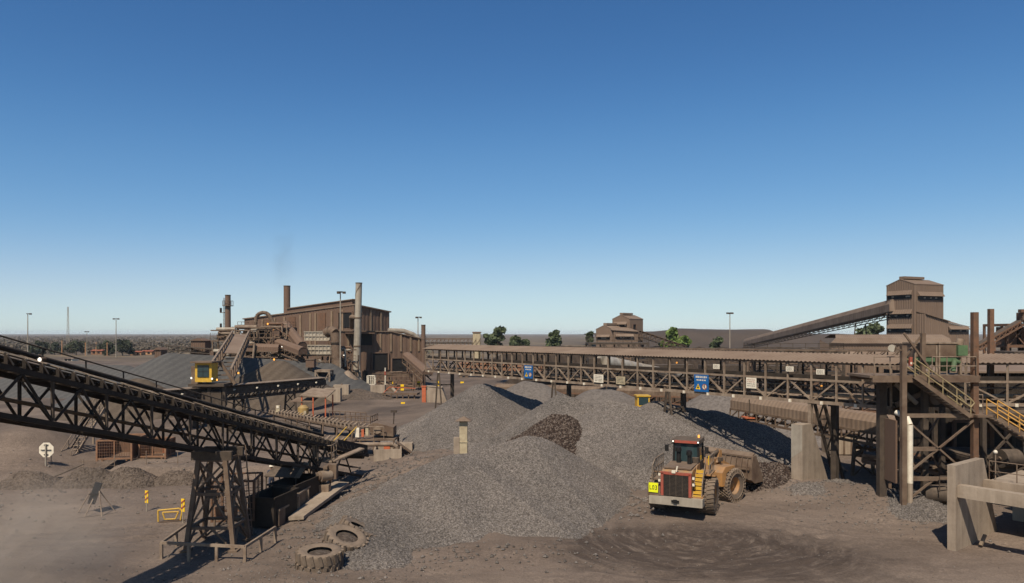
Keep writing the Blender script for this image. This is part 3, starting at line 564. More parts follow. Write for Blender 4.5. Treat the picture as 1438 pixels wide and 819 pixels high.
MB().prism([c+V((0,0,-.5)), c+W*3.75+V((0,0,-.5)), c+W*3.4+V((0,0,.0)), c+W*1.08+V((0,0,4.33)), c+V((0,0,4.33))], ex).build('wall', M['concrete'], t)
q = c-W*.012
MB().prism([q+V((-.01, .013, 2.7)), q+V((-.01, .013, 4.31)), q+V((-.615*.77, .788*.77, 4.31)), q+V((-.615*.77, .788*.77, 2.1))], W*.009).build('pale_band', M['grey_steel'], t)  # paler band over the upper part of the narrow side face
# signs hanging on the gantry
def on_gantry(px, z0, z1, wd, off=-.16):
    s = gs(px); return gp(s, off, (z0+z1)/2), math.atan2(U.y, U.x), (wd, .04, z1-z0)
def gsign(name, label, px, z0, z1, wd, mat, blue=False, group=None):
    c, rz, d = on_gantry(px, z0, z1, wd); t = thing(name, label, 'sign', c, group); MB().box(c, d, rz).build('panel', mat, t)
    R = Matrix.Translation(c) @ Matrix.Rotation(rz, 4, 'Z'); f = -.028; h = z1-z0
    def rows(nm, y, hh, w0, mt, seed):
        rr = random.Random(seed); m = MB(); x = -w0/2
        while x < w0/2-.02:
            k = .025+.05*rr.random(); k = min(k, w0/2-x); m.box((x+k/2, f, y), (k, .008, hh*(.7+.3*rr.random()))); x += k+(.02 if rr.random() < .75 else .06)
        m.v = [tuple(R @ V(p)) for p in m.v]; m.build(nm, mt, t)
    if blue:
        rows('lettering', h*.36, .13*h, wd*.78, M['white'], 3); rows('lettering', h*.18, .09*h, wd*.66, M['white'], 4)
        m = MB(); a = h*.17; cx = -wd*.22; m.prism([R @ V((cx-a, f-.004, -h*.36)), R @ V((cx+a, f-.004, -h*.36)), R @ V((cx, f-.004, -h*.04))], R.to_3x3() @ V((0, .01, 0))); tri = m.build('warning_triangle', M['hazard_yellow'], t)
        m = MB(); m.box((cx, f-.012, -h*.26), (a*.75, .008, h*.06)); m.box((cx+.01, f-.012, -h*.18), (a*.3, .008, h*.1)); m.v = [tuple(R @ V(p)) for p in m.v]; m.build('pictogram', M['black'], tri)
        cx = wd*.23; disc = lambda r, mt, y, nm, par: MB().lathe([(0.0001, 0), (r, 0), (r, .008), (.0001, .008)], 20, R @ Matrix.Translation((cx, y, -h*.2)) @ Matrix.Rotation(math.radians(90), 4, 'X'), False).build(nm, mt, par)
        d1 = disc(a*1.0, M['red'], f, 'prohibition_disc', t); disc(a*.78, M['white'], f-.008, 'disc_face', d1)
        m = MB(); m.box((cx, f-.022, -h*.19), (a*.32, .008, a*1.0)); m.box((cx, f-.022, -h*.19+a*.62), (a*.26, .008, a*.24)); m.v = [tuple(R @ V(p)) for p in m.v]; m.build('pictogram', M['black'], d1)
        m = MB(); m.bar((cx-a*.6, f-.03, -h*.2+a*.6), (cx+a*.6, f-.03, -h*.2-a*.6), .03, .01); m.v = [tuple(R @ V(p)) for p in m.v]; m.build('slash', M['red'], d1)
    else:
        for k in range(4): rows('lettering', h*(.3-.19*k), .07*h, wd*.75, M['red'] if 'red' in label and k < 2 else M['board'], 10+k)
    return t
gsign('safety_sign', 'large blue safety sign with yellow triangle, nearer the loader', 987, ZB+.1, ZB+1.38, 1.3, M['blue'], True)
gsign('safety_sign', 'smaller-looking blue safety sign with yellow triangle above the pointed gravel heap', 744, ZB+.08, ZB+1.35, 1.3, M['blue'], True)
gsign('notice_board', 'white notice with red lettering on the gantry above the loader bucket', 1057, ZB+.62, ZB+1.36, .8, M['white'])
gsign('notice_board', 'wide plain white notice low on the gantry, of a pair', 842.5, ZB+.2, ZB+.9, 1.15, M['white'])
gsign('notice_board', 'dull greyish notice low on the gantry, second of a pair', 873.5, ZB+.2, ZB+.85, 1.0, M['cream'])
for px, lab, z in ((1008, 'white square notice just under the gantry roof above the blue sign', 7.75), (1111, 'pale pink notice just under the gantry roof', 7.8), (1154, 'pair of white plates on a post under the gantry roof', 7.7)):
    gsign('notice_board', lab, px, z-.16, z+.18, .55, M['white'])
c = gp(gs(1149), .5, 7.0)
def lamp(label, c, mat, hous=None, r=.1, group=None, face=V((-.2, -1, -.1))):
    t = thing('work_lamp', label, 'lamp', c, group); d = face.normalized(); MB().tube(V(c)+d*.02, V(c)-d*.22, r*1.15, r*.6, 10).build('housing', hous or M['steel_dark'], t)
    MB().tube(V(c)+d*.021, V(c)+d*.05, r, r*.9, 10).build('lens', mat, t); return t
lamp('orange lit lamp under the gantry roof near the wide white notice', gp(gs(947), .3, 7.9), M['lamp_orange'], r=.07)
lamp('orange lit lamp inside the gantry near the pair of white plates', gp(gs(1148), .5, 6.75), M['lamp_orange'], r=.07)

# ================================================================== loading conveyor in front
KA = V((-16.2, 22.5, 7.62)); KD = V((.1983, 1.0, -.27))       # per metre of Y
def kp(y, o=0, z=0): return KA+KD*(y-22.5)+V((-.98*o, .195*o, z))
KH, KW = 1.55, 1.35; Y0, Y1 = 12.0, 51.6
conv = thing('belt_conveyor', 'long dark truss belt conveyor sloping down across the yard to the stone bin', 'conveyor', kp(34))
for o in (0, KW):
    MB().bar(kp(Y0, o), kp(Y1, o), .12, .17).build('bottom_chord', M['steel_shade'], conv); MB().bar(kp(Y0, o, KH), kp(Y1, o, KH), .12, .18).build('top_chord', M['steel_shade'], conv)
    y = Y0+.4; k = 0
    while y+2.42 < Y1-2:
        MB().bar(kp(y, o, .1), kp(y, o, KH-.1), .085, .09).build('post', M['steel_dark'] if o == 0 else M['steel_shade'], conv)
        MB().bar(kp(y+.08, o-.02, .12), kp(y+1.19, o-.02, KH-.12), .07, .075).build('diagonal_brace', M['steel_shade'], conv)
        MB().bar(kp(y+1.25, o-.02, KH-.12), kp(y+2.34, o-.02, .12), .07, .075).build('diagonal_brace', M['steel_shade'], conv)
        if o == 0:
            MB().bar(kp(y, .05, .02), kp(y, KW-.05, .02), .1, .1).build('cross_beam', M['steel_shade'], conv)
            MB().bar(kp(y, .05, KH-.05), kp(y, KW-.05, KH-.05), .1, .1).build('cross_beam', M['steel_shade'], conv)
            MB().bar(kp(y, .08, .02), kp(y+2.42, KW-.08, .02), .07, .07).build('wind_brace', M['steel_shade'], conv)
            MB().bar(kp(y, .1, .15), kp(y, KW-.1, KH-.15), .07, .07).build('sway_brace', M['steel_shade'], conv)
        y += 2.42; k += 1
m = MB(); nb = 60
pts = [(.2, .40), (.42, .24), (.88, .24), (1.1, .40)]
for i in range(len(pts)-1): m.quad(kp(Y0, pts[i][0], KH+pts[i][1]), kp(Y1-.6, pts[i][0], KH+pts[i][1]), kp(Y1-.6, pts[i+1][0], KH+pts[i+1][1]), kp(Y0, pts[i+1][0], KH+pts[i+1][1]))
belt = m.build('belt', M['belt'], conv); so_ = belt.modifiers.new('thickness', 'SOLIDIFY'); so_.thickness = .03
MB().bar(kp(Y0, KW*.5, .62), kp(Y1-.6, KW*.5, .62), .8, .03).build('return_belt', M['belt'], conv)
y = Y0+.2
while y < Y1-1:
    m = MB(); c = [kp(y, a, KH+b-.07) for a, b in pts]
    for a, b in zip(c[:-1], c[1:]): m.tube(a, b, .065, n=8)
    m.bar(kp(y, .02, KH+.1), kp(y, .02, KH+.42), .05, .12); m.bar(kp(y, KW-.05, KH+.1), kp(y, KW-.05, KH+.42), .05, .12); m.bar(kp(y, 0, KH+.14), kp(y, KW, KH+.14), .07, .06); idl = m.build('idler', M['steel_shade'], conv); MB().bar(kp(y-.04, -.05, KH+.42), kp(y+.2, -.05, KH+.12), .03, .045).build('bracket', M['idler_steel'], idl); y += .66
m = MB(); m.bar(kp(Y0, KW+.42, KH+.25), kp(Y1-3, KW+.42, KH+.25), .75, .05); m.build('walkway', M['steel_shade'], conv)
rail(conv, [kp(Y0, KW+.8, KH+.28), kp(Y1-3, KW+.8, KH+.28)], 1.2, 2.2, M['steel_dark'], .032)
m = MB(); m.tube(kp(Y0, KW+.66, KH+1.05), kp(Y1-3, KW+.66, KH+1.05), .1, n=8); m.build('water_pipe', M['steel_shade'], conv)
y = Y0+1
while y < Y1-4:
    MB().bar(kp(y, KW+.82, KH+1.0), kp(y+.35, .3, KH+.5), .05, .03).build('stay_bar', M['idler_steel'], conv); y += 2.4
# drive head at the low end
m = MB(); m.tube(kp(Y1-.6, .1, KH+.1), kp(Y1-.6, KW-.1, KH+.1), .38, n=16); m.build('tail_pulley', M['steel_shade'], conv)
m = MB()
for o in (-.02, KW+.02): m.prism([kp(Y1-5, o, KH+.15), kp(Y1-.2, o, KH+.15), kp(Y1-.2, o, KH+.75), kp(Y1-5, o, KH+.6)], V((.03, 0, 0)))
m.build('skirt_plate', M['steel_shade'], conv)
lamp('lit round lamp with a rusty shade hanging beside the conveyor belt', kp(24.9, .9, KH+.75), M['lamp_white'], M['rust'], .075)
# support tower
TX, TY = -14.15, 34.3
tw = thing('support_tower', 'tapered lattice steel tower carrying the loading conveyor', 'support tower', (TX, TY, 0))
def leg(sx, sy, z): k = z/4.35; return V((TX+sx*(1.12-.5*k), TY+sy*(.95-.25*k), z))
for sx in (-1, 1):
    for sy in (-1, 1):
        MB().bar(leg(sx, sy, -.25), leg(sx, sy, 4.35), .2, .2).build('leg', M['steel'], tw)
        MB().box(leg(sx, sy, .03), (.45, .45, .08)).build('base_plate', M['steel'], tw)
Z1, Z2 = 1.05, 2.62
for a, b in (((-1,-1),(1,-1)), ((1,-1),(1,1)), ((1,1),(-1,1)), ((-1,1),(-1,-1))):
    for z in (Z1, Z2, 4.2): MB().bar(leg(*a, z), leg(*b, z), .11, .13).build('horizontal_brace', M['steel'], tw)
    mid1 = (leg(*a, Z1)+leg(*b, Z1))/2; mid2 = (leg(*a, Z2)+leg(*b, Z2))/2
    for p, q in ((leg(*a, .05), mid1), (leg(*b, .05), mid1), (leg(*a, Z1), mid2), (leg(*b, Z1), mid2), (leg(*a, Z2), leg(*b, 4.15)), (leg(*b, Z2), leg(*a, 4.15))):
        MB().bar(p, q, .08, .09).build('diagonal_brace', M['steel'], tw)
    MB().box(mid2, (.5, .1, .4) if a[1] == b[1] else (.1, .5, .4)).build('gusset_plate', M['steel_dark'], tw)
for sy in (-1, 1): MB().box((TX, TY+sy*.7, 4.42), (1.9, .22, .42)).build('head_beam', M['steel_dark'], tw)
m = MB()
for x in (-.22, .22): m.bar((TX+1.0+x*.3, TY+1.35+x, 0), (TX+.75+x*.3, TY+1.1+x, 4.6), .05)
for k in range(14): m.bar((TX+1.0-.018*k-.066, TY+1.35-.018*k-.22, .3*k+.2), (TX+1.0-.018*k+.066, TY+1.35-.018*k+.22, .3*k+.2), .03)
m.build('ladder', M['steel'], tw)
def guard(label, pts, zt=.62):
    t = thing('guard_rail', label, 'barrier', pts[0]); m = MB(); 
    for a, b in zip(pts[:-1], pts[1:]):
        a, b = V(a), V(b); MB().bar(a+V((0,0,zt)), b+V((0,0,zt)), .1, .12).build('rail', M['steel_pale'], t); n = max(1, round((b-a).length/1.5))
        for i in range(n+(b == V(pts[-1]))): p = a.lerp(b, i/n); MB().box(p+V((0,0,zt/2-.1)), (.12, .12, zt+.2)).build('post', M['steel_pale'], t)
    return t
guard('low steel guard rail round the foot of the conveyor tower', [(-16.3, 36.0, 0), (-15.95, 32.4, .05), (-11.85, 31.6, .1), (-11.5, 34.6, .15)])
# things under the conveyor
def cage(label, c, d, z0, mat, rz=0, group=None, mesh=.32, name='mesh_cage'):
    t = thing(name, label, 'cage', (c[0], c[1], z0), group); x, y, z = d[0]/2, d[1]/2, d[2]; R = Matrix.Translation((c[0], c[1], z0)) @ Matrix.Rotation(rz, 4, 'Z'); T = lambda *p: R @ V(p)
    m = MB()
    for a, b in ((-x,-y),(x,-y),(x,y),(-x,y)): m.bar(T(a, b, 0), T(a, b, z), .1)
    cs = ((-x,-y),(x,-y),(x,y),(-x,y))
    for k in range(4):
        for zz in (.05, z): m.bar(T(*cs[k], zz), T(*cs[(k+1) % 4], zz), .09)
    m.build('frame', mat, t)
    for k in range(4):
        a, b = V(cs[k]+(0,)), V(cs[(k+1) % 4]+(0,)); L = (b-a).length; m = MB(); n = int(L/mesh)
        for i in range(1, n): p = a.lerp(b, i/n); m.bar(T(p.x, p.y, .06), T(p.x, p.y, z), .022)
        for i in range(1, int(z/mesh)): m.bar(T(a.x, a.y, i*mesh), T(b.x, b.y, i*mesh), .022)
        p = a.lerp(b, .5); m.bar(T(p.x, p.y, .05), T(p.x, p.y, z), .06); m.build('mesh_panel', mat, t)
    return t
cage('rusty brown mesh cage standing behind the conveyor tower', (-14.75, 38.3), (2.1, 2.2, 2.1), .35, M['rust'], .15)
MB
t = thing('switch_box', 'pair of pale switch boxes on a frame inside the conveyor tower', 'switch box', (-14.6, 36.4, .9))
for x in (-.33, .33): b = MB().box((-14.6+x, 36.35, 1.1), (.42, .3, .5)).build('box', M['crate'], t); MB().box((-14.6+x, 36.19, 1.1), (.3, .03, .36)).build('lid', M['crate'], b)
MB().box((-14.6, 36.4, .8), (1.3, .1, .1)).bar((-15.2, 36.4, 0), (-15.2, 36.4, .8), .08).bar((-14, 36.4, 0), (-14, 36.4, .8), .08).build('stand', M['steel'], t)
def bin_box(label, c, d, rz, mat, rim=.08, name='steel_bin'):
    t = thing(name, label, 'bin', c); x, y, z = d; R = Matrix.Translation(c) @ Matrix.Rotation(rz, 4, 'Z'); m = MB(); k = .05
    for b, e in (((0, -y/2, z/2), (x, k, z)), ((0, y/2, z/2), (x, k, z)), ((-x/2, 0, z/2), (k, y-k*2, z)), ((x/2, 0, z/2), (k, y-k*2, z)), ((0, 0, .03), (x-k*2, y-k*2, .05))): m.box(b, e)
    m.v = [tuple(R @ V(p)) for p in m.v]; m.build('shell', mat, t); m = MB()
    for b, e in (((0, -y/2-.05, z), (x+.2, rim, rim)), ((0, y/2+.05, z), (x+.2, rim, rim)), ((-x/2-.05, 0, z), (rim, y, rim)), ((x/2+.05, 0, z), (rim, y, rim))): m.box(b, e)
    m.v = [tuple(R @ V(p)) for p in m.v]; m.build('rim', mat, t); return t
bin_box('steel bin under the conveyor, coloured black for its shade, nearest the tower', (-12.95, 38.6, 0), (1.5, 2.4, 1.55), -.2, M['steel_shade'])  # bin and trough blackened to carry the shade under the conveyor
bin_box('steel trough coloured black for its shade, beyond the bin, below the little dark canopy', (-12.7, 41.8, .1), (1.6, 3.2, 1.5), -.2, M['steel_shade'])
def panel_wall(label, a, b, h, mat, th=.12, posts=True):
    a, b = V(a), V(b); t = thing('retaining_board', label, 'retaining wall', a); m = MB(); up = V((0, 0, h/2)); m.bar(a+up, b+up, th, h); m.build('wall_panel', mat, t)
    d = (b-a).normalized(); n = V((d.y, -d.x, 0)); MB().bar(a+V((0,0,h+.05)), b+V((0,0,h+.05)), .2, .1).build('top_rail', M['steel_pale'], t)
    if posts:
        for k in range(4): p = a.lerp(b, .05+.3*k)+n*.12; MB().box(p+V((0,0,h*.45)), (.14, .14, h*.9+.2)).build('post', M['steel_pale'], t)
    return t
panel_wall('long upright steel retaining board beside the conveyor trough', (-12.1, 39.6, 0), (-11.75, 44.6, .2), 1.05, M['steel'])
panel_wall('short steel retaining board next to the black bin', (-12.35, 37.6, 0), (-12.2, 39.0, 0), .8, M['steel'], posts=False)
t = thing('timber_kerb', 'long concrete kerb slab lying along the conveyor trough', 'kerb', (-10.8, 41, .1)); MB().prism([(-12.05, 38.3, .12), (-11.2, 38.3, .18), (-10.3, 45.0, .6), (-11.5, 45.4, .6)], (0, 0, .18)).build('slab', M['concrete'], t)
t = thing('drive_motor', 'dusty round electric motor on a steel pedestal beside the conveyor', 'motor', (-11.35, 43.2, 0))
MB().tube((-11.6, 42.95, 1.55), (-11.1, 43.5, 1.55), .33, n=16).build('motor_body', M['steel_pale'], t); MB().tube((-11.7, 42.84, 1.55), (-11.6, 42.95, 1.55), .24, n=16).build('fan_cover', M['steel'], t)
MB().box((-11.35, 43.2, .5), (.6, .6, 1.1)).build('pedestal', M['steel_pale'], t); MB().box((-11.0, 43.6, 1.75), (.6, .5, .9)).build('gearbox', M['steel'], t); MB().box((-11.3, 43.2, 2.05), (.25, .25, .2)).build('terminal_box', M['steel'], t)
t = thing('canopy_shelter', 'small dark tilted canopy sheltering the two workers', 'canopy', (-13.6, 42.8, 0))
MB().prism([(-14.8, 42.5, 1.62), (-12.9, 42.2, 1.62), (-12.75, 43.6, 2.25), (-14.35, 43.9, 2.25)], (0, 0, .05)).build('roof', M['steel_dark'], t)
MB().prism([(-12.9, 42.2, 1.62), (-12.6, 42.16, 1.62), (-12.4, 43.5, 2.25), (-12.72, 43.58, 2.25)], (0, 0, .05)).build('roof_edge', M['steel_pale'], t)
for p in ((-14.7, 42.6, 1.6), (-12.85, 42.3, 1.6), (-14.3, 43.8, 2.2), (-12.7, 43.5, 2.2)): MB().bar((p[0], p[1], 0), p, .07).build('post', M['steel_dark'], t)
t = thing('access_platform', 'small railed platform with a ramp beside the conveyor foot', 'platform', (-12.2, 45.2, 0))
MB().box((-12.1, 45.6, 2.1), (1.5, 1.4, .1)).build('deck', M['steel_pale'], t); rail(t, [(-12.8, 44.95, 2.15), (-11.4, 44.95, 2.15), (-11.4, 46.2, 2.15)], .95, .5, M['steel_pale'], .03)
MB().bar((-11.4, 45.1, 2.1), (-9.9, 47, 2.6), .5, .08).build('ramp', M['steel_pale'], t)
for x in (-12.8, -11.45): MB().bar((x, 45.0, 0), (x, 45.0, 2.1), .16).build('leg', M['steel_pale'], t)
MB().tube((-12.5, 44.9, 0), (-12.5, 44.9, 3.2), .11, n=8).build('standpipe', M['steel_pale'], t)

# ================================================================== wheel loader
HR = math.atan2(.91, .42); HF = math.atan2(.66, .75); LR = V((9.9, 41.0, 0))
loader = thing('wheel_loader', 'dusty orange yellow wheel loader with sign L03 backing away from the heaps', 'wheel loader', (LR.x, LR.y, 0))
def xf(m, o, rz, piv=V((0,0,0))):
    R = Matrix.Translation(o) @ Matrix.Rotation(rz, 4, 'Z'); m.v = [tuple(R @ V(p)) for p in m.v]; return m
def rear(m): return xf(m, LR, HR)
LJ = LR+V((math.cos(HR), math.sin(HR), 0))*2.0; LF = LJ+V((math.cos(HF), math.sin(HF), 0))*2.1
def front(m): return xf(m, LF, HF)
def tyre_mb(r=1.0, w=.72, lugs=26, chev=False):
    m = MB(); rim = r*.52
    prof = [(rim, -w*.42), (r*.75, -w*.5), (r*.93, -w*.48), (r*.96, -w*.38), (r*.96, w*.38), (r*.93, w*.48), (r*.75, w*.5), (rim, w*.42)]
    m.lathe(prof, 40)
    for k in range(lugs):
        a = k*2*math.pi/lugs
        for s in (-1, 1):
            a2 = a+(math.pi/lugs if s > 0 else 0); c = V((r*.965*math.cos(a2), r*.965*math.sin(a2), s*w*.27)); m2 = MB().box((0,0,0), (r*.10, r*.145, w*.5))
            R = Matrix.Translation(c) @ Matrix.Rotation(a2, 4, 'Z') @ Matrix.Rotation(s*.25, 4, 'X'); m.add([R @ V(p) for p in m2.v], m2.f)
    return m
def turn(m, M4): m.v = [tuple(M4 @ V(p)) for p in m.v]; return m
WX = Matrix.Rotation(math.radians(90), 4, 'X')
def wheel(par, fix, x, y, chained, w=.72):
    T4 = Matrix.Translation((x, y, 1.0)) @ WX; out = -1 if y > 0 else 1
    wl_ = fix(turn(MB().lathe([(.0001, out*.16), (.2, out*.22), (.22, out*.14), (.45, out*.12), (.5, out*w*.38), (.54, out*w*.42), (.54, -out*w*.42)], 24), T4)).build('wheel', M['loader'], par)
    fix(turn(tyre_mb(1.0, w), T4)).build('tyre', M['rubber'], wl_)
    m = MB(); m.tube((0, 0, out*.1), (0, 0, out*.24), .17, n=12)
    for k in range(10): a = k*.6283; m.tube((.33*math.cos(a), .33*math.sin(a), out*.07), (.33*math.cos(a), .33*math.sin(a), out*.12), .03, n=6)
    fix(turn(m, T4)).build('hub', M['loader'], wl_)
    if chained:
        m = MB(); n = 30; r = 1.035
        def cp(t, z): rr = r if abs(z) < .46 else (.98 if abs(z) < .55 else .78); return V((rr*math.cos(t), rr*math.sin(t), z))
        zs = [-.5, -.44, -.3, -.15, 0, .15, .3, .44, .5]
        for k in range(n):
            t0 = k*2*math.pi/n; dt = 2*math.pi/n
            for s in (1, -1):
                for i in range(len(zs)-1): m.tube(cp(t0+s*dt*.5*i, zs[i]), cp(t0+s*dt*.5*(i+1), zs[i+1]), .026, n=4, cap=False)
            for s in (-1, 1):
                m.tube(cp(t0, s*.5), V((.76*math.cos(t0), .76*math.sin(t0), s*.5)), .022, n=4, cap=False); m.tube(V((.76*math.cos(t0), .76*math.sin(t0), s*.5)), V((.76*math.cos(t0+dt), .76*math.sin(t0+dt), s*.5)), .022, n=4, cap=False)
        fix(turn(m, T4)).build('tyre_chain', M['steel_pale'], wl_)
for y in (-1.42, 1.42): wheel(loader, rear, 0, y, False, .8)
for y in (-1.32, 1.32): wheel(loader, front, 0, y, True, .95)
def lp(name, mat, m, par=None, fix=rear): return fix(m).build(name, mat, par or loader)
# rear frame
lp('bumper', M['grey_steel'], MB().prism([(-2.35, -1.45, .78), (-1.75, -1.45, .78), (-1.75, -1.45, 1.22), (-2.35, -1.45, 1.22)], (0, 2.9, 0)))
lp('tow_hitch', M['black'], MB().box((-2.38, 0, 1.02), (.08, .42, .12)).box((-2.42, 0, 1.02), (.06, .2, .2)))
lp('chassis', M['steel_dark'], MB().box((-.4, 0, 1.0), (3.4, 1.0, .5)).box((1.4, 0, 1.0), (1.3, .7, .6)))
hood = lp('hood', M['loader'], MB().prism([(-2.15, -.83, 1.24), (.45, -.83, 1.3), (.45, -.83, 2.72), (-1.75, -.83, 2.64), (-2.08, -.83, 2.5)], (0, 1.66, 0)))
m = MB(); 
for z in (1.45, 1.75, 2.05): m.box((-.8, -.845, z), (1.5, .03, .06))
lp('side_louver', M['steel_dark'], m, hood)
lp('hood_top', M['steel'], MB().box((-.75, 0, 2.72), (2.1, 1.5, .07)), hood)
gf = lp('grille_frame', M['red'], MB().box((-2.17, -.76, 1.88), (.1, .15, 1.25)).box((-2.17, .76, 1.88), (.1, .15, 1.25)).box((-2.16, 0, 2.5), (.12, 1.68, .14)))
lp('grille', M['grille'], MB().box((-2.15, 0, 1.84), (.06, 1.36, 1.18)), gf)
m = MB()
for y in (-.34, 0, .34): m.box((-2.19, y, 1.84), (.03, .035, 1.16))
for k in range(16): m.box((-2.185, 0, 1.32+k*.07), (.012, 1.34, .02))
lp('grille_bar', M['steel_dark'], m, gf)
for y, z in ((-.93, 2.3), (-.93, 1.95), (.93, 2.38), (.93, 2.05)):
    h = lp('tail_light', M['steel_dark'], MB().box((-2.05, y, z), (.12, .16, .2))); lp('lens', M['white'], MB().box((-2.12, y, z), (.02, .12, .14)), h)
lp('rear_camera', M['white'], MB().box((-2.2, .12, 2.6), (.16, .2, .14)).tube((-2.1, .0, 2.6), (-2.1, -.06, 2.9), .05, n=6))
sg = lp('fleet_sign', M['lime'], MB().box((-2.3, 1.22, 1.66), (.05, .52, .52)))
fc = bpy.data.curves.new('lettering', 'FONT'); fc.body = 'L03'; fc.size = .34; fc.space_character = 1.15; fc.align_x = 'CENTER'; fc.align_y = 'CENTER'; fc.extrude = .006; fc.materials.append(M['black'])
fo0 = bpy.data.objects.new('lettering', fc); COL.objects.link(fo0); bpy.context.view_layer.update(); fm = bpy.data.meshes.new_from_object(fo0.evaluated_get(bpy.context.evaluated_depsgraph_get())); bpy.data.objects.remove(fo0); fo = bpy.data.objects.new('lettering', fm); COL.objects.link(fo); fo.parent = sg
R = Matrix.Translation(LR) @ Matrix.Rotation(HR, 4, 'Z') @ Matrix.Translation((-2.335, 1.22, 1.66)) @ Matrix.Rotation(math.radians(-90), 4, 'Z') @ Matrix.Rotation(math.radians(90), 4, 'X') @ Matrix.Scale(.8, 4, (1, 0, 0))
fo.matrix_local = Matrix.Translation(-LR) @ R
lp('sign_bracket', M['steel'], MB().box((-2.2, 1.2, 1.3), (.12, .75, .06)).box((-2.2, 1.52, 1.5), (.08, .08, .6)).box((-2.2, .9, 1.5), (.08, .08, .5)).box((-2.15, 1.2, 1.28), (.25, .5, .3)))
# decks, ladder, fenders, rails
lp('side_deck', M['steel'], MB().box((-.2, 1.12, 1.98), (2.6, .7, .08)).box((-1.6, 1.15, 1.5), (.5, .6, .5)))
lp('side_deck', M['loader'], MB().box((.35, -1.2, 2.22), (1.6, .75, .08)).box((-1.75, -1.12, 1.26), (.6, .6, .1)))
for y, s in ((1.42, 1), (-1.42, -1)):
    m = MB()
    for k in range(4):
        a0, a1 = math.radians(25+k*17), math.radians(25+(k+1)*17); m.bar((1.12*math.cos(a0), y, 1.0+1.12*math.sin(a0)), (1.12*math.cos(a1), y, 1.0+1.12*math.sin(a1)), .7, .05, up=V((0, 0, 1)))
    lp('fender', M['loader'], m)
m = MB()
for k in range(7):
    z = 1.34+k*.2; x = -1.95+k*.17; m.box((x, -1.1, z), (.2, .44, .04)).box((x-.08, -1.1, z-.06), (.03, .44, .13))
lad = lp('ladder_step', M['yellow'], m)
m = MB()
for y in (-.87, -1.33): m.bar((-2.05, y, 1.24), (-.7, y, 2.72), .03, .14)
lp('ladder_stringer', M['loader'], m, lad)
def lrail(pts, h, r=.028):
    m = MB()
    for a, b in zip(pts[:-1], pts[1:]):
        a, b = V(a), V(b); n = max(1, round((b-a).length/.45))
        for i in range(n+1): p = a.lerp(b, i/n); m.tube(p, p+V((0,0,h)), r, n=6, cap=False)
        for z in (h, h*.52): m.tube(a+V((0,0,z)), b+V((0,0,z)), r, n=6, cap=False)
    return m
lp('handrail', M['steel_pale'], lrail([(-1.75, 1.42, 1.7), (-1.1, 1.42, 2.0), (1.0, 1.42, 2.0)], 1.05)); lp('handrail', M['steel_pale'], lrail([(-.4, -1.5, 2.25), (1.1, -1.5, 2.25)], 1.0))
m = MB(); m.tube((-2.0, -1.36, 1.3), (-1.95, -1.36, 2.0), .026, n=6).tube((-1.95, -1.36, 2.0), (-.6, -1.36, 3.3), .026, n=6); lp('grab_rail', M['steel_pale'], m)
for x, y, h, r in ((-.1, .28, 3.45, .13), (-.35, -.38, 3.3, .12)):
    e = lp('exhaust_stack', M['black'], MB().tube((x, y, 2.7), (x, y, h), r, n=12)); lp('stack_cap', M['black'], MB().tube((x-.06, y, h), (x-.1, y, h+.22), r*1.45, r*1.2, 12), e)
lp('air_cleaner', M['steel_dark'], MB().tube((.2, -.62, 2.7), (.2, -.62, 3.05), .2, n=12))
# cab
cab = lp('cab', M['steel_dark'], MB().box((1.35, 0, 2.35), (1.5, 1.5, .7)))
for x in (.65, 2.05):
    for y in (-.72, .72): lp('pillar', M['black'], MB().bar((x, y, 2.6), (x*.98+.03, y*.95, 3.78), .12, .12), cab)
lp('cab_roof', M['steel_dark'], MB().prism([(.5, -.8, 3.76), (2.25, -.8, 3.76), (2.2, -.75, 3.96), (.6, -.75, 3.96)], (0, 1.6, 0)), cab)
lp('roof_band', M['red'], MB().box((.5, 0, 3.87), (.07, 1.3, .15)), cab)
for y in (-.72, .72): h = lp('roof_light', M['black'], MB().box((.5, y, 3.88), (.1, .13, .13)), cab); lp('lens', M['lamp_white'], MB().tube((.45, y, 3.88), (.43, y, 3.88), .05, n=8), h)
lp('window', M['glass'], MB().box((.66, 0, 3.18), (.02, 1.32, 1.1)), cab); lp('window', M['glass'], MB().box((1.35, -.7, 3.18), (1.28, .02, 1.1)), cab); lp('window', M['glass'], MB().box((1.35, .7, 3.18), (1.28, .02, 1.1)), cab); lp('window', M['glass'], MB().box((2.03, 0, 3.18), (.02, 1.32, 1.1)), cab)
for y in (-1.12, 1.12): mi = lp('mirror_arm', M['black'], MB().bar((.9, y*.66, 3.7), (.75, y, 3.6), .03), cab); lp('mirror', M['black'], MB().box((.72, y*1.03, 3.42), (.08, .22, .38)), mi)
lp('beacon', M['lamp_orange'], MB().tube((1.9, -.5, 3.96), (1.9, -.5, 4.12), .06, n=8), cab)
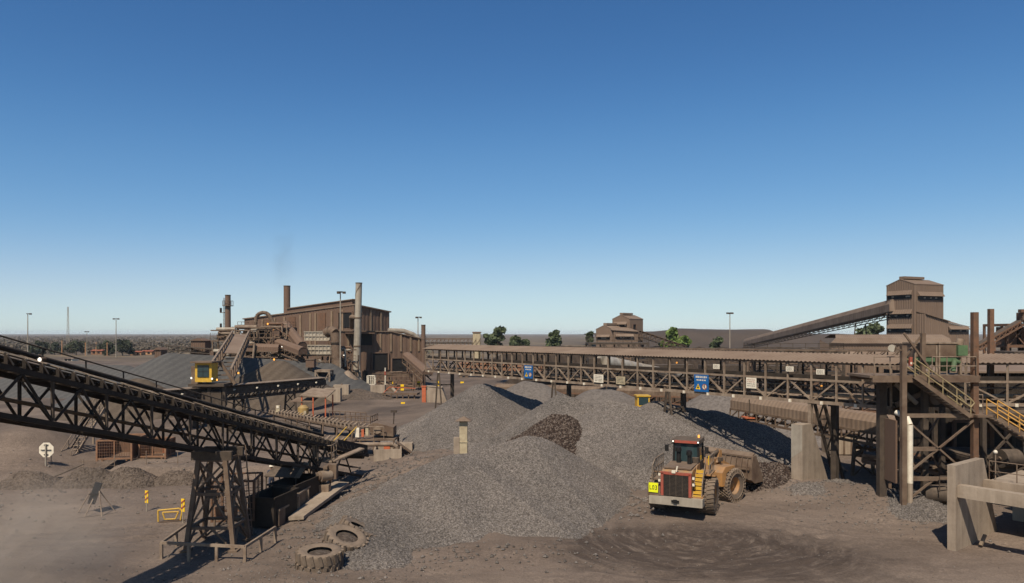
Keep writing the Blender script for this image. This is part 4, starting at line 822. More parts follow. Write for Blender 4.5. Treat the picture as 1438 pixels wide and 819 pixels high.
# front frame
fl = lambda name, mat, m, par=None: lp(name, mat, m, par, front)
fl('front_frame', M['loader'], MB().box((-.7, 0, 1.15), (1.9, .9, .8)).prism([(-.6, -.45, 1.5), (.5, -.45, 1.5), (.25, -.45, 2.5), (-.35, -.45, 2.5)], (0, .9, 0)))
for s in (-1, 1):
    fl('front_fender', M['loader'], MB().prism([(-1.25, s*.78, 1.1), (-.95, s*.78, 1.1), (-.8, s*.78, 1.85), (.1, s*.78, 2.15), (.1, s*.78, 2.22), (-.9, s*.78, 2.22), (-1.25, s*.78, 1.9)], (0, s*.85, 0)))
    fl('lift_arm', M['loader'], MB().prism([(-.3, s*.55, 2.3), (-.05, s*.55, 2.55), (1.6, s*.55, 1.75), (2.1, s*.55, 1.15), (1.85, s*.55, 1.0), (1.2, s*.55, 1.4)], (0, s*.22, 0)))
    cy = fl('hydraulic_cylinder', M['steel_dark'], MB().tube((-.5, s*.4, 1.2), (.5, s*.45, 1.55), .13, n=10)); fl('piston_rod', M['silver'], MB().tube((.5, s*.45, 1.55), (1.1, s*.48, 1.75), .06, n=8), cy)
fl('bell_crank', M['loader'], MB().prism([(.55, -.15, 2.0), (.8, -.15, 2.9), (1.05, -.15, 2.85), (1.0, -.15, 1.5), (.8, -.15, 1.45)], (0, .3, 0)))
fl('tilt_cylinder', M['steel_dark'], MB().tube((-.35, 0, 2.45), (.85, 0, 2.8), .13, n=10)); fl('hose', M['black'], MB().path([(-.4, .25, 2.4), (0, .3, 2.9), (.5, .25, 2.6), (.9, .1, 2.8)], .05, 6))
hl = fl('headlight', M['steel_dark'], MB().box((-.4, -.95, 2.55), (.2, .25, .22)).bar((-.4, -.95, 2.2), (-.4, -.95, 2.5), .05)); fl('lens', M['white'], MB().box((-.29, -.95, 2.55), (.02, .18, .16)), hl)
fl('marker_post', M['hazard_yellow'], MB().tube((-.9, -.5, 2.2), (-.9, -.5, 2.75), .06, n=8))
prof = [(1.75, 1.1), (1.7, 1.9), (1.85, 2.5), (2.15, 2.75), (2.22, 2.68), (1.97, 2.42), (1.83, 1.9), (1.88, 1.2), (2.15, 1.0), (3.2, .92), (3.2, .84), (2.1, .88)]
bk = fl('bucket', M['steel'], MB().prism([(x, -1.75, z) for x, z in prof], (0, 3.5, 0)))
for s in (-1, 1): fl('side_plate', M['steel'], MB().prism([(1.75, s*1.75, 1.1), (1.72, s*1.75, 1.9), (1.9, s*1.75, 2.55), (2.25, s*1.75, 2.6), (2.75, s*1.75, 1.7), (3.15, s*1.75, .86), (2.1, s*1.75, .86)], (0, s*.06, 0)), bk)
for k in range(9): y = -1.55+k*.3875; fl('stiffener_rib', M['steel'], MB().prism([(1.72, y, 1.15), (1.58, y, 1.2), (1.58, y, 1.9), (1.72, y, 2.4), (1.84, y, 2.45), (1.7, y, 1.9)], (0, .05, 0)), bk)
m = MB(); m.bar((1.64, -1.7, 1.75), (1.64, 1.7, 1.75), .1, .08).bar((1.82, -1.72, 2.5), (1.82, 1.72, 2.5), .1, .1); fl('cross_rib', M['steel'], m, bk)
m = MB()
for k in range(9): m.box((3.28, -1.6+k*.4, .9), (.3, .13, .09))
fl('tooth', M['grey_steel'], m, bk)
xs_ = np.arange(0, 1.3, .1); ys_ = np.arange(-1.65, 1.66, .1); X_, Y_ = np.meshgrid(xs_, ys_); Z_ = 1.1+1.25*np.exp(-((X_-.35)**2/.8+Y_**2/2.2))+.06*np.random.default_rng(1).standard_normal(X_.shape)
lo = grid_mesh('ore_load', xs_, ys_, Z_, mat=M['gravel_brown'], smooth=False); tag(lo, 'dark ore heaped inside the bucket of the wheel loader', 'ore load')
lo.matrix_world = Matrix.Translation(LF) @ Matrix.Rotation(HF, 4, 'Z') @ Matrix.Translation((1.86, 0, 0))

# ================================================================== big worn tyres
def big_tyre(label, c, tilt, r=1.0, fill=True):
    t = thing('worn_tyre', label, 'tyre', (0,0,0), 'worn tyres beside the heap'); m = tyre_mb(r, .85, 18); m.build('tread', M['rubber'], t)
    m = MB(); m.lathe([(r*.56, .22), (.3, .27), (.0001, .33)], 24); m.build('dirt_fill', M['dirt_heap'], t)
    t.location = c; t.rotation_euler = tilt; return t
big_tyre('whole dusty earthmover tyre lying flat, closest to the bottom edge of the photo', (-8.3, 30.7, .27+float(hT(-8.3, 30.7))), (.05, .02, .3))
big_tyre('half buried dusty tyre leaning behind the flat one', (-7.75, 33.0, .42+float(hT(-7.75, 33.0))), (.25, .3, .2))
big_tyre('mostly buried tyre farthest up the gravel slope', (-7.55, 34.6, .45+float(hT(-7.55, 34.6))), (.3, .45, .9))

# ================================================================== workers
def person(label, x, y, rz, cloth, seed, helmet):
    """standing worker, one continuous skinned body with a hard hat"""
    z0 = float(hT(x, y)); t = thing('person', label, 'person', (0, 0, 0)); b = bmesh.new()
    J = {'pel': (0,0,.95,.15), 'sp': (0,.0,1.15,.145), 'ch': (0,.01,1.36,.165), 'nk': (0,.02,1.5,.06), 'hd': (0,.03,1.62,.095), 'tp': (0,.03,1.72,.08)}
    for s, n in ((-1, 'l'), (1, 'r')):
        f = .08*s*(1 if seed % 2 else -1)
        J.update({n+'hip': (s*.1, 0, .88, .095), n+'kn': (s*.12, .03+f, .5, .065), n+'an': (s*.13, f, .09, .05), n+'to': (s*.14, .16+f, .045, .042),
                  n+'sh': (s*.19, 0, 1.42, .07), n+'el': (s*.27, .02, 1.14, .05), n+'wr': (s*.25, .2, .98, .036), n+'ha': (s*.24, .29, .96, .04)})
    E = [('pel','sp'),('sp','ch'),('ch','nk'),('nk','hd'),('hd','tp')]
    for n in 'lr': E += [('pel', n+'hip'), (n+'hip', n+'kn'), (n+'kn', n+'an'), (n+'an', n+'to'), ('ch', n+'sh'), (n+'sh', n+'el'), (n+'el', n+'wr'), (n+'wr', n+'ha')]
    ks = list(J); me = bpy.data.meshes.new('body'); me.from_pydata([J[k][:3] for k in ks], [(ks.index(a), ks.index(c)) for a, c in E], [])
    o = bpy.data.objects.new('body', me); COL.objects.link(o); sk = o.modifiers.new('skin', 'SKIN'); ss = o.modifiers.new('sub', 'SUBSURF'); ss.levels = 2; ss.render_levels = 2
    for i, k in enumerate(ks): v = me.skin_vertices[0].data[i]; v.radius = (J[k][3], J[k][3]); v.use_root = (k == 'pel')
    bpy.context.view_layer.update(); me2 = bpy.data.meshes.new_from_object(o.evaluated_get(bpy.context.evaluated_depsgraph_get())); o.modifiers.clear(); o.data = me2
    me2.materials.clear()
    for mt in (cloth, M['skin'], M['black']): me2.materials.append(mt)
    for p in me2.polygons:
        c = p.center; p.use_smooth = True; p.material_index = 1 if (c.z > 1.5 or (c.y > .2 and .85 < c.z < 1.1)) else (2 if c.z < .12 else 0)
    o.parent = t
    MB().lathe([(.15, 1.69), (.135, 1.71), (.13, 1.76), (.09, 1.82), (.0001, 1.85)], 16, Matrix.Translation((0, .03, 0))).build('hard_hat', helmet, t)
    MB().box((0, 0, 1.3), (.36, .3, .05)).build('reflective_band', M['white'], t); b.free(); place(t, (x, y, z0), rz); return t
person('worker in navy overalls standing under the little dark canopy', -15.3, 45.3, .4, M['overall'], 1, M['white']); person('worker in pale green overalls bending beside the motor under the canopy', -13.6, 45.9, -1.2, M['overall2'], 2, M['white'])

# ================================================================== signs and small things on the left yard
g = G(65, 669); t = thing('octagonal_sign', 'white octagonal sign on a pole seen from behind, with crossbars', 'road sign', g)
S = V((g.x, g.y, 10.2-(632-HOR)/F*g.y)); oc8 = [S+V((.56*math.cos(math.radians(22.5+45*k)), 0, .56*math.sin(math.radians(22.5+45*k)))) for k in range(8)]
MB().prism(oc8, (0, .03, 0)).build('sign_plate', M['white'], t); MB().tube(g-V((0, .06, .3)), S+V((0, -.06, .42)), .055, n=8).build('pole', M['grey_steel'], t)
for z in (0, -.32, .36): MB().box(S+V((0, -.035, z)), (.72 if z == 0 else .3, .05, .06)).build('crossbar', M['board'], t)
t = thing('sign_stand', 'dark tilted sign board on an A-frame stand out on the bare yard', 'sign stand', (-23.0, 40, 0))
c = V((-23.6, 40.1, 1.0)); MB().prism([(-24.05, 40.3, .55), (-23.35, 39.8, .62), (-23.05, 40.05, 1.75), (-23.75, 40.55, 1.7)], (.02, .03, .01)).build('board', M['black'], t)
MB().bar((-23.85, 40.13, 1.12), (-23.15, 39.88, 1.2), .05).build('board_rib', M['black'], t)
for a, b in (((-24.4, 39.9, 0), (-23.9, 40.35, 1.2)), ((-22.75, 39.5, 0), (-23.15, 39.95, 1.35)), ((-23.6, 39.3, 0), (-23.5, 39.95, .9)), ((-22.6, 40.6, 0), (-23.2, 40.1, 1.3))): MB().tube(a, b, .035, n=6).build('leg', M['steel_pale'], t)
for a, b in (((-24.7, 39.6, .03), (-23.0, 40.3, .03)), ((-23.8, 39.1, .03), (-22.2, 40.4, .03))): MB().bar(a, b, .09, .06).build('foot_bar', M['steel_dark'], t)
for px, py, lab in ((206, 720, 'yellow and red hazard marker standing alone on the yard'), (257, 733, 'yellow and red hazard marker beside the bent yellow barrier')):
    g = G(px, py); t = thing('hazard_marker', lab, 'marker', g, 'hazard markers on the yard'); MB().tube(g-V((0,0,.2)), g+V((0,0,1.1)), .03, n=6).build('post', M['grey_steel'], t)
    pl = MB().prism([g+V((-.11, .02, .55)), g+V((.11, -.06, .55)), g+V((.11, -.06, 1.25)), g+V((-.11, .02, 1.25))], (.01, .03, 0)).build('plate', M['hazard_yellow'], t)
    m = MB()
    for k in range(2): m.prism([g+V((-.11, -.005, .68+k*.3)), g+V((.11, -.085, .84+k*.3)), g+V((.11, -.085, .93+k*.3)), g+V((-.11, -.005, .77+k*.3))], (.0, .02, 0))
    m.build('red_chevron', M['red'], pl)
g = G(238, 733); t = thing('hoop_barrier', 'bent yellow tubular barrier lying on the yard', 'barrier', g)
MB().path([g+V(p) for p in ((-.6, .0, .0), (-.62, 0, .62), (.45, .2, .68), (.6, .2, .55), (.5, .2, .05))], .045, 8).build('outer_hoop', M['yellow'], t)
MB().path([g+V(p) for p in ((-.4, .05, .5), (-.28, .05, .12), (.25, .15, .12), (.4, .2, .5), (-.4, .05, .5))], .04, 8).build('inner_hoop', M['yellow'], t)
MB().bar(g+V((-.5, -.2, .03)), g+V((.7, .3, .03)), .06).build('foot_bar', M['steel'], t)
def crate(label, c, d, rz):
    t = thing('steel_crate', label, 'crate', c, 'rusty crates on the bank'); x, y, z = d[0]/2, d[1]/2, d[2]; R = Matrix.Translation(c) @ Matrix.Rotation(rz, 4, 'Z'); T = lambda *p: R @ V(p); cs = ((-x,-y),(x,-y),(x,y),(-x,y)); m = MB()
    for a, b in cs: m.bar(T(a, b, 0), T(a, b, z), .13)
    for k in range(4):
        for zz in (.16, z): m.bar(T(*cs[k], zz), T(*cs[(k+1) % 4], zz), .11)
        m.bar(T((cs[k][0]+cs[(k+1)%4][0])/2, (cs[k][1]+cs[(k+1)%4][1])/2, .1), T((cs[k][0]+cs[(k+1)%4][0])/2, (cs[k][1]+cs[(k+1)%4][1])/2, z), .08)
    m.build('frame', M['crate'], t)
    for k in (1, 2, 3): m = MB(); a, b = V(cs[k]), V(cs[(k+1) % 4]); m.quad(T(a.x*.97, a.y*.97, .1), T(b.x*.97, b.y*.97, .1), T(b.x*.97, b.y*.97, z-.06), T(a.x*.97, a.y*.97, z-.06)); o = m.build('side_sheet', M['crate'] if k == 3 else M['rust'], t); o.modifiers.new('s', 'SOLIDIFY').thickness = .02
    m = MB()
    for i in range(1, 14): m.bar(T(-x+i*d[0]/14, -y, .16), T(-x+i*d[0]/14, -y, z), .02)
    for i in range(1, 7): m.bar(T(-x, -y, i*z/7), T(x, -y, i*z/7), .02)
    m.build('front_mesh', M['rust'], t); m = MB()
    for a in (-x*.7, x*.7): m.bar(T(a, -y*1.02, .05), T(a, y, .05), .12)
    m.build('skid', M['crate'], t); MB().box(T(0, 0, .14), (d[0]*.95, d[1]*.95, .04), rz).build('floor', M['rust'], t); return t
crate('larger rusty orange crate with open mesh front on the bank', (-29.4, 53.9, .82), (2.4, 3.2, 1.5), .12); crate('smaller rusty orange crate standing beside the larger one', (-26.9, 54.0, .82), (1.9, 1.6, 1.35), .05)
t = thing('stair_tower', 'narrow steel access stair climbing to the conveyor behind the crates', 'stair', (-34, 54.5, 0)); m = MB()
for y in (-.35, .35): m.bar((-33.6+y, 53.6, .3), (-33.2+y, 57.5, 4.2), .07, .2)
m.build('stringer', M['steel_pale'], t); m = MB()
for k in range(14): m.box((-33.6+.028*k, 53.75+.275*k, .45+.275*k), (.75, .26, .04))
m.build('tread', M['steel_pale'], t); rail(t, [(-33.95, 53.6, .3), (-33.55, 57.5, 4.2)], 1.0, 1.2, M['steel_pale']); rail(t, [(-33.2, 53.6, .3), (-32.8, 57.5, 4.2)], 1.0, 1.2, M['steel_pale'])
for p in ((-33.8, 57.5), (-32.9, 57.5), (-33.7, 55.4)): MB().bar((*p, 0), (*p, 4.1 if p[1] > 56 else 2.0), .12).build('leg', M['steel_pale'], t)
t = thing('post_fence', 'thin wire fence along the top of the bank below the crates', 'fence', (-30, 51, .8))
for k in range(9): p = V((-33.2+2.25*k, 51.3+.06*k, float(hT(-33.2+2.25*k, 51.3)))); MB().tube(p-V((0,0,.1)), p+V((0,0,.95)), .03, n=5).build('post', M['steel_pale'], t)
m = MB(); [m.tube((-33.2, 51.3, z+.0), (-15.2, 51.8, z+.8-.0), .012, n=4) for z in (.85, .45)]; m.build('wire', M['steel'], t)
t = thing('steel_plank', 'dark steel plank thrown on the dirt below the access stair', 'plank', (-30.5, 50, .6)); MB().bar((-31.6, 49.2, .3), (-30.3, 50.4, .95), .28, .06).build('plank', M['steel_dark'], t)
g = V((-28.0, 57, .8)); t = thing('marker_post', 'orange and white banded marker post behind the conveyor truss', 'marker', g)
MB().tube((-26.2, 53.6, .7), (-26.2, 53.6, 2.5), .05, n=8).build('post', M['white'], t)
for z in (1.2, 1.9): MB().tube((-26.2, 53.6, z), (-26.2, 53.6, z+.35), .075, n=8).build('band', M['orange'], t)
for px, py, h, lab in ((217, 668, .5, 'dry weed tuft at the foot of the bank nearest the fourth dirt mound'), (231, 669, .4, 'smaller dry weed tuft further along the bank')):
    g = G(px, py); t = thing('weed_tuft', lab, 'plant', g, 'weeds at the bank'); quads_obj('stalk', leaves(np.random.default_rng(px), [(0, 0, h*.5, .3, .3, h*.6)], 90, .09), M['bush'], t)
Yv = 48.0; vx = (651-CX)/F*Yv
t = thing('vent_chimney', 'square cream vent chimney with a pointed rain cap among the gravel heaps', 'vent chimney', (vx, Yv, 1)); zt = 10.2-(590-HOR)/F*Yv
bod = MB().box((vx, Yv, zt/2+.3), (.52, .52, zt-.7)).build('shaft', M['cream'], t); MB().lathe([(.75, zt-.02), (.0001, zt+.26)], 4, Matrix.Translation((vx, Yv, 0)) @ Matrix.Rotation(.78, 4, 'Z'), False).lathe([(.75, zt-.04), (.0001, zt-.03)], 4, Matrix.Translation((vx, Yv, 0)) @ Matrix.Rotation(.78, 4, 'Z'), False).build('rain_cap', M['steel'], t)
for a, b in ((-.2, -.2), (.2, -.2), (.2, .2), (-.2, .2)): MB().bar((vx+a, Yv+b, zt-.1), (vx+a, Yv+b, zt+.02), .04).build('cap_leg', M['steel'], t)
MB().box((vx, Yv, 2.9), (.6, .6, .06)).build('flange', M['cream'], t); MB().box((vx-.45, Yv-.1, 2.5), (.4, .4, 1.4)).build('side_box', M['concrete'], t)

# ================================================================== main plant building
def wall(t, a, b, za, zb, mat, pitch=.9, amp=.05, z0=0.0, name='wall'):
    a, b = V((a[0], a[1], 0)), V((b[0], b[1], 0)); d = (b-a).normalized(); n = V((d.y, -d.x, 0)); m = MB()
    m.corr(a+V((0,0,z0)), b+V((0,0,z0)), a+V((0,0,za)), b+V((0,0,zb)), max(2, int((b-a).length/pitch)), amp, n); return m.build(name, mat, t)
def opening(t, a, d, s0, s1, z0, z1, name='opening', frame=True, depth=.25):
    """a black panel standing for the shade of a recess, with a steel surround, on a wall that runs from a along d"""
    a, d = V((a[0], a[1], 0)), V((d[0], d[1], 0)).normalized(); n = V((d.y, -d.x, 0)); c = lambda s, z, o: a+d*s+n*o+V((0,0,z))
    o = MB().prism([c(s0, z0, .1), c(s1, z0, .1), c(s1, z1, .1), c(s0, z1, .1)], n*.06).build(name, M['black'], t); m = MB()
    for p, q in ((c(s0, z0, .22), c(s0, z1, .22)), (c(s1, z0, .22), c(s1, z1, .22)), (c(s0, z1, .22), c(s1, z1, .22))): m.bar(p, q, .22, .22)
    m.build('frame', M['clad'], o); return o
def awning(t, a, d, s0, s1, z, mat, out=1.1, h=1.0, light=True):
    out *= .7
    a, d = V((a[0], a[1], 0)), V((d[0], d[1], 0)).normalized(); n = V((d.y, -d.x, 0)); c = lambda s, zz, o: a+d*s+n*o+V((0,0,zz))
    w_ = MB().prism([c(s0, z-h*.75, .06), c(s1, z-h*.75, .06), c(s1, z, .06), c(s0, z, .06)], n*.06).build('vent_opening', M['black'], t)  # flat black panel stands for the shade inside the vent
    m = MB(); m.corr(c(s0-.03, z+h*.75, .1), c(s1+.03, z+h*.75, .1), c(s0-.03, z-.05, out), c(s1+.03, z-.05, out), max(3, int((s1-s0)/.5)), .06, n)
    for s in (s0-.03, s1+.03): m.prism([c(s, z+h*.75, .08), c(s, z-.05, out), c(s, z-.12, .08)], d*.04)
    m.build('awning', mat, w_)
    if light:
        m = MB(); rr = random.Random(int(s0*10+z*7))
        for k in range(3): s = s0+(s1-s0)*rr.random(); m.box(c(min(s, s1-.3), z-h*.35, .15), (.5, .06, .3), math.atan2(d.y, d.x))
        m.build('glazed_gap', M['grey_steel'], w_)
    return w_
mb = thing('plant_building', 'large brown clad plant building with sloping roof and pale vertical strips', 'building', (-31, 140, 0))
C0, CL, CR, CB = V((-31.1, 140, 0)), V((-61.1, 162.5, 0)), V((-25.4, 147.6, 0)), V((-55.4, 170.1, 0))
wall(mb, CL, C0, 13.45, 15.8, M['clad']); wall(mb, C0, CR, 15.8, 14.57, M['clad']); wall(mb, CR, CB, 14.57, 12.6, M['clad']); wall(mb, CB, CL, 12.6, 13.45, M['clad'])
MB().prism([C0+V((.3, -.4, 15.75)), CR+V((.4, .1, 14.5)), CB+V((0, .4, 12.5)), CL+V((-.4, -.1, 13.35))], (0, 0, .22)).build('roof', M['roof'], mb)
dl = (CL-C0).normalized(); dr = (CR-C0).normalized(); nl = V((-.6, -.8, 0))
mo = MB(); p0, p1 = C0+dl*1.0+dr*1.2+V((0,0,15.9)), C0+dl*22+dr*1.2+V((0,0,14.5)); mo.bar(p0+V((0,0,.45)), p1+V((0,0,.45)), 1.6, .9); mon = mo.build('roof_monitor', M['clad'], mb)
MB().bar(p0-dl*.4+V((0,0,1.0)), p1+V((0,0,1.0)), 2.2, .16).build('monitor_roof', M['roof'], mon)
for s in (3, 6.3, 11.5, 13.2, 16.5, 22, 25.5, 30): 
    zt = 15.8-2.35*s/37.5; a = C0+dl*s+nl*.1; MB().prism([a+V((0,0,7)), a+dl*.55+V((0,0,7)), a+dl*.55+V((0,0,zt-.7)), a+V((0,0,zt-.7))], nl*.07).build('pale_strip', M['strip'], mb)
for s in (8.5, 18.5, 27): 
    zt = 15.8-2.35*s/37.5; a = C0+dl*s+nl*.1; MB().prism([a+V((0,0,7)), a+dl*2.2+V((0,0,7)), a+dl*2.2+V((0,0,zt-1.0)), a+V((0,0,zt-.9))], nl*.08).build('replaced_panel', M['rust'], mb)
nr = V((.8, -.6, 0))
for s in (4.1, 6.9, ): zt = 15.8-1.23*s/9.5; a = C0+dr*s+nr*.1; MB().prism([a+V((0,0,10)), a+dr*.4+V((0,0,10)), a+dr*.4+V((0,0,zt-.4)), a+V((0,0,zt-.4))], nr*.07).build('pale_strip', M['strip'], mb)
opening(mb, C0+dl*4.5, -dl, 0, 4.3, 11.4, 14.4, 'louver_opening')
# lower annex
an = thing('plant_annex', 'lower brown clad annex with big dark doorways in front of the plant building', 'building', (-30.8, 128, 0)); A0 = V((-32.8, 127.0, 0)); ad = V((.9, .44, 0)).normalized(); ab = V((-ad.y, ad.x, 0))
A1 = A0+ad*11.6; A2 = A0+ad*17.6; wall(an, A0, A1, 10.6, 10.5, M['clad']); wall(an, A1, A2, 10.5, 9.1, M['clad']); wall(an, A2, A2+ab*9, 9.1, 9.1, M['clad']); wall(an, A0+ab*9, A0, 10.6, 10.6, M['clad'])
MB().prism([A0+V((-.2, -.3, 10.55)), A1+V((0, -.3, 10.45)), A1+ab*9+V((0,0,10.45)), A0+ab*9+V((0,0,10.55))], (0,0,.15)).prism([A1+V((0, -.3, 10.45)), A2+V((.2, -.3, 9.05)), A2+ab*9+V((.2,0,9.05)), A1+ab*9+V((0,0,10.45))], (0,0,.15)).build('roof', M['roof'], an)
opening(an, A0, ad, 5.7, 8.0, 8.0, 10.2, 'window'); opening(an, A0, ad, 7.9, 11.0, 3.4, 6.6, 'doorway'); opening(an, A0, ad, 11.6, 14.6, 2.9, 5.6, 'doorway'); opening(an, A0, ad, 6.0, 7.2, .3, 3.4, 'doorway')
for s in (1.2, 3.4, 9.3, 11.3, 13.2, 15.1, 16.7): 
    a = A0+ad*s+V((ad.y, -ad.x, 0))*.1; MB().prism([a+V((0,0,6.8)), a+ad*.35+V((0,0,6.8)), a+ad*.35+V((0,0,9.4 if s > 14 else 10.1)), a+V((0,0,9.4 if s > 14 else 10.1))], V((ad.y, -ad.x, 0))*.07).build('pale_strip', M['strip'], an)
MB().path([A1+ab*2+V((0,0,10.7)), A1+ab*2+ad*3+V((0,0,10.6)), A1+ab*2+ad*5+V((0,0,9.9)), A1+ab*2+ad*6.4+V((0,0,8.6))], .45, 12).build('roof_duct', M['grey_steel'], an)
MB().box(A0+ad*5.5+V((.4,-.9,10.2)), (5, 1.8, .2), .45).build('door_hood', M['clad'], an)
# stacks
def stack(label, px, Y, top, r0, r1, mat, z0=0.0, bands=(), plat=(), lad=False, lean=0.0, name='chimney_stack', white=None):
    x = (px-CX)/F*Y; zt = EYE-(top-HOR)/F*Y; t = thing(name, label, 'chimney', (x, Y, z0)); b = V((x-lean, Y, z0)); e = V((x, Y, zt))
    MB().tube(b, e, r0, r1, 20).build('shaft', mat, t); MB().lathe([(r1*1.0, -.02), (r1*1.08, -.02), (r1*1.08, .12), (r1*.86, .12), (r1*.86, -.6)], 20, Matrix.Translation(e)).build('rim', M['steel_dark'], t)
    for z in bands: k = (z-z0)/(zt-z0); MB().tube(b.lerp(e, k), b.lerp(e, k)+V((0,0,.22)), (r0+(r1-r0)*k)*1.12, n=20).build('flange_ring', M['steel'], t)
    for z in plat:
        k = (z-z0)/(zt-z0); c = b.lerp(e, k); p = MB().tube(c, c+V((0,0,.12)), r1*2.0, n=14).build('platform', M['steel'], t); m = MB()
        for j in range(10): a = j*.628; q = c+V((math.cos(a), math.sin(a), 0))*r1*1.95; q2 = c+V((math.cos(a+.628), math.sin(a+.628), 0))*r1*1.95; m.bar(q, q+V((0,0,1.1)), .05).bar(q+V((0,0,1.1)), q2+V((0,0,1.1)), .05)
        m.build('platform_rail', M['steel'], p)
    if lad:
        m = MB(); 
        for s in (-.25, .25): m.bar(b+V((-r0-.25, s, 1)), e+V((-r1-.25, s, -.5)), .07)
        for j in range(int((zt-z0-2)/.8)): k = (1+j*.8)/(zt-z0); c = b.lerp(e, k); rr = r0+(r1-r0)*k; m.bar(c+V((-rr-.25, -.25, 0)), c+V((-rr-.25, .25, 0)), .05); 
        for z in (.35, .62, .8): k = z; c = b.lerp(e, k); m.box(c+V((-r0-.4, 0, 0)), (.8, 1.0, .1)).box(c+V((-r0-.8, 0, .5)), (.06, 1.0, 1.0))
        m.build('ladder', M['steel'], t)
    return t
stack('brown chimney stack with a ringed platform near its top, standing alone', 320, 150, 415, .68, .55, M['clad'], plat=(15.9,), lad=True)
stack('plain brown chimney rising behind the roof of the plant building', 403, 160, 402, .72, .72, M['clad'])
gs_ = stack('tall pale grey chimney stack in front of the plant building', 504, 126, 398, .68, .56, M['grey_steel'], bands=(3.2, 7.8, 12.8), lean=.5)
m = MB(); x = (504-CX)/F*126
for s in range(1):
    for k in range(16):
        a0, a1 = k*.35+s*2.09, (k+1)*.35+s*2.09; z0, z1 = 13.6+k*.33, 13.6+(k+1)*.33; m.bar((x-.03+.6*math.cos(a0), 126+.6*math.sin(a0), z0), (x-.03+.6*math.cos(a1), 126+.6*math.sin(a1), z1), .05, .1)
m.build('strake', M['steel'], gs_)
MB().path([V((x-.4, 126, 12.9)), V((x-1.4, 126.5, 13.1)), V((x-1.9, 129, 11.2))], .42, 12).build('inlet_duct', M['steel'], gs_)
stack('short brown chimney at the end of the annex by the gantry', 594.5, 133, 457, .42, .40, M['clad'], bands=(9.0,))
# pipework and process plant before the building
def frame_tower(label, name, x0, x1, y0, y1, z1, lv, mat, cat='steel frame', z0=0.0, sz=.25, brace=True, deck=True, rails=True, group=None, nx=1):
    t = thing(name, label, cat, ((x0+x1)/2, (y0+y1)/2, z0), group); xs = [x0+(x1-x0)*i/nx for i in range(nx+1)]
    for x in xs:
        for y in (y0, y1): MB().bar((x, y, z0), (x, y, z1), sz, up=V((1,0,0))).build('column', mat, t)
    prev = z0
    for z in lv:
        for y in (y0, y1): MB().bar((x0, y, z), (x1, y, z), sz*.8, sz).build('beam', mat, t)
        for x in xs: MB().bar((x, y0, z), (x, y1, z), sz*.8, sz).build('beam', mat, t)
        if brace:
            for i in range(nx): MB().bar((xs[i], y0, prev), (xs[i+1], y0, z), sz*.5).build('diagonal_brace', mat, t); MB().bar((xs[i+1], y0, prev), (xs[i], y0, z), sz*.5).build('diagonal_brace', mat, t)
        if deck: MB().box(((x0+x1)/2, (y0+y1)/2, z+sz*.5+.05), (abs(x1-x0), abs(y1-y0), .08)).build('deck', mat, t)
        if rails: rail(t, [(x0, y1, z+.1), (x0, y0, z+.1), (x1, y0, z+.1), (x1, y1, z+.1)], 1.05, 1.5, mat, .035)
        prev = z
    return t
def gallery(label, name, p, q, w_, h, mat, roofm=None, truss=True, legs=(), cat='conveyor gallery', group=None, th=1.0, hood=True, bay=2.4):
    """an inclined belt gallery: hood, truss under it, idlers, legs to the ground"""
    p, q = V(p), V(q); t = thing(name, label, cat, p, group); d = (q-p).normalized(); r = d.cross(V((0,0,1))).normalized(); u = r.cross(d); L = (q-p).length
    if hood:
        m = MB(); sec = [(-w_/2, 0), (-w_/2, h*.55), (-w_*.3, h*.9), (0, h), (w_*.3, h*.9), (w_/2, h*.55), (w_/2, 0)]
        for i in range(len(sec)-1):
            (a0, b0), (a1, b1) = sec[i], sec[i+1]; nn = (r*-(b1-b0)+u*(a1-a0)); nn = nn.normalized() if nn.length > 0 else u
            m.corr(p+r*a0+u*b0, q+r*a0+u*b0, p+r*a1+u*b1, q+r*a1+u*b1, max(4, min(110, int(L/.4))), .022, nn)
        for e_ in (p+d*.05, q-d*.05): m.add([e_+r*a_+u*b_ for a_, b_ in sec], [tuple(range(7))])
        m.build('hood', roofm or mat, t)
    MB().bar(p, q, w_*.8, .12).build('belt', M['belt'], t); n = max(2, int(L/bay))
    for s in (-1, 1):
        MB().bar(p+r*s*w_/2-u*.05, q+r*s*w_/2-u*.05, .14, .18).build('top_chord', mat, t)
        if truss:
            MB().bar(p+r*s*w_/2-u*th, q+r*s*w_/2-u*th, .14, .18).build('bottom_chord', mat, t)
            for i in range(n):
                a, b = p.lerp(q, i/n)+r*s*w_/2, p.lerp(q, (i+1)/n)+r*s*w_/2; MB().bar(a-u*th, a, .1).build('post', mat, t); MB().bar(a-u*th, b, .09).build('diagonal_brace', mat, t)
    for k, fr in enumerate(legs):
        c = p.lerp(q, fr)-u*(th if truss else 0); z0 = float(hT(c.x, c.y))
        for s in (-1, 1):
            MB().bar(c+r*s*w_*.45, V((c.x, c.y, z0))+r*s*(w_*.5+.08*(c.z-z0))+V((0,0,-.3)), .2).build('leg', mat, t)
        g0 = V((c.x, c.y, z0))
        for j in range(2):
            za, zb = z0+(c.z-z0)*j/2, z0+(c.z-z0)*(j+1)/2; A = lambda s, z: V((c.x, c.y, z))+r*s*(w_*.47+.05*(c.z-z)); MB().bar(A(-1, za), A(1, zb), .1).build('leg_brace', mat, t); MB().bar(A(1, za), A(-1, zb), .1).build('leg_brace', mat, t)
    return t
frame_tower('open steel process platform with railings crowded with pipes before the plant', 'process_platform', -47, -38.5, 122, 127, 11.2, (4.0, 7.6, 11.0), M['steel'], nx=3, deck=True)
t = thing('process_tank', 'dark horizontal tank on the top of the process platform', 'tank', (-45, 124, 9)); MB().tube((-46.5, 124, 9.6), (-42.5, 124, 9.9), .95, n=18).build('shell', M['steel_dark'], t)
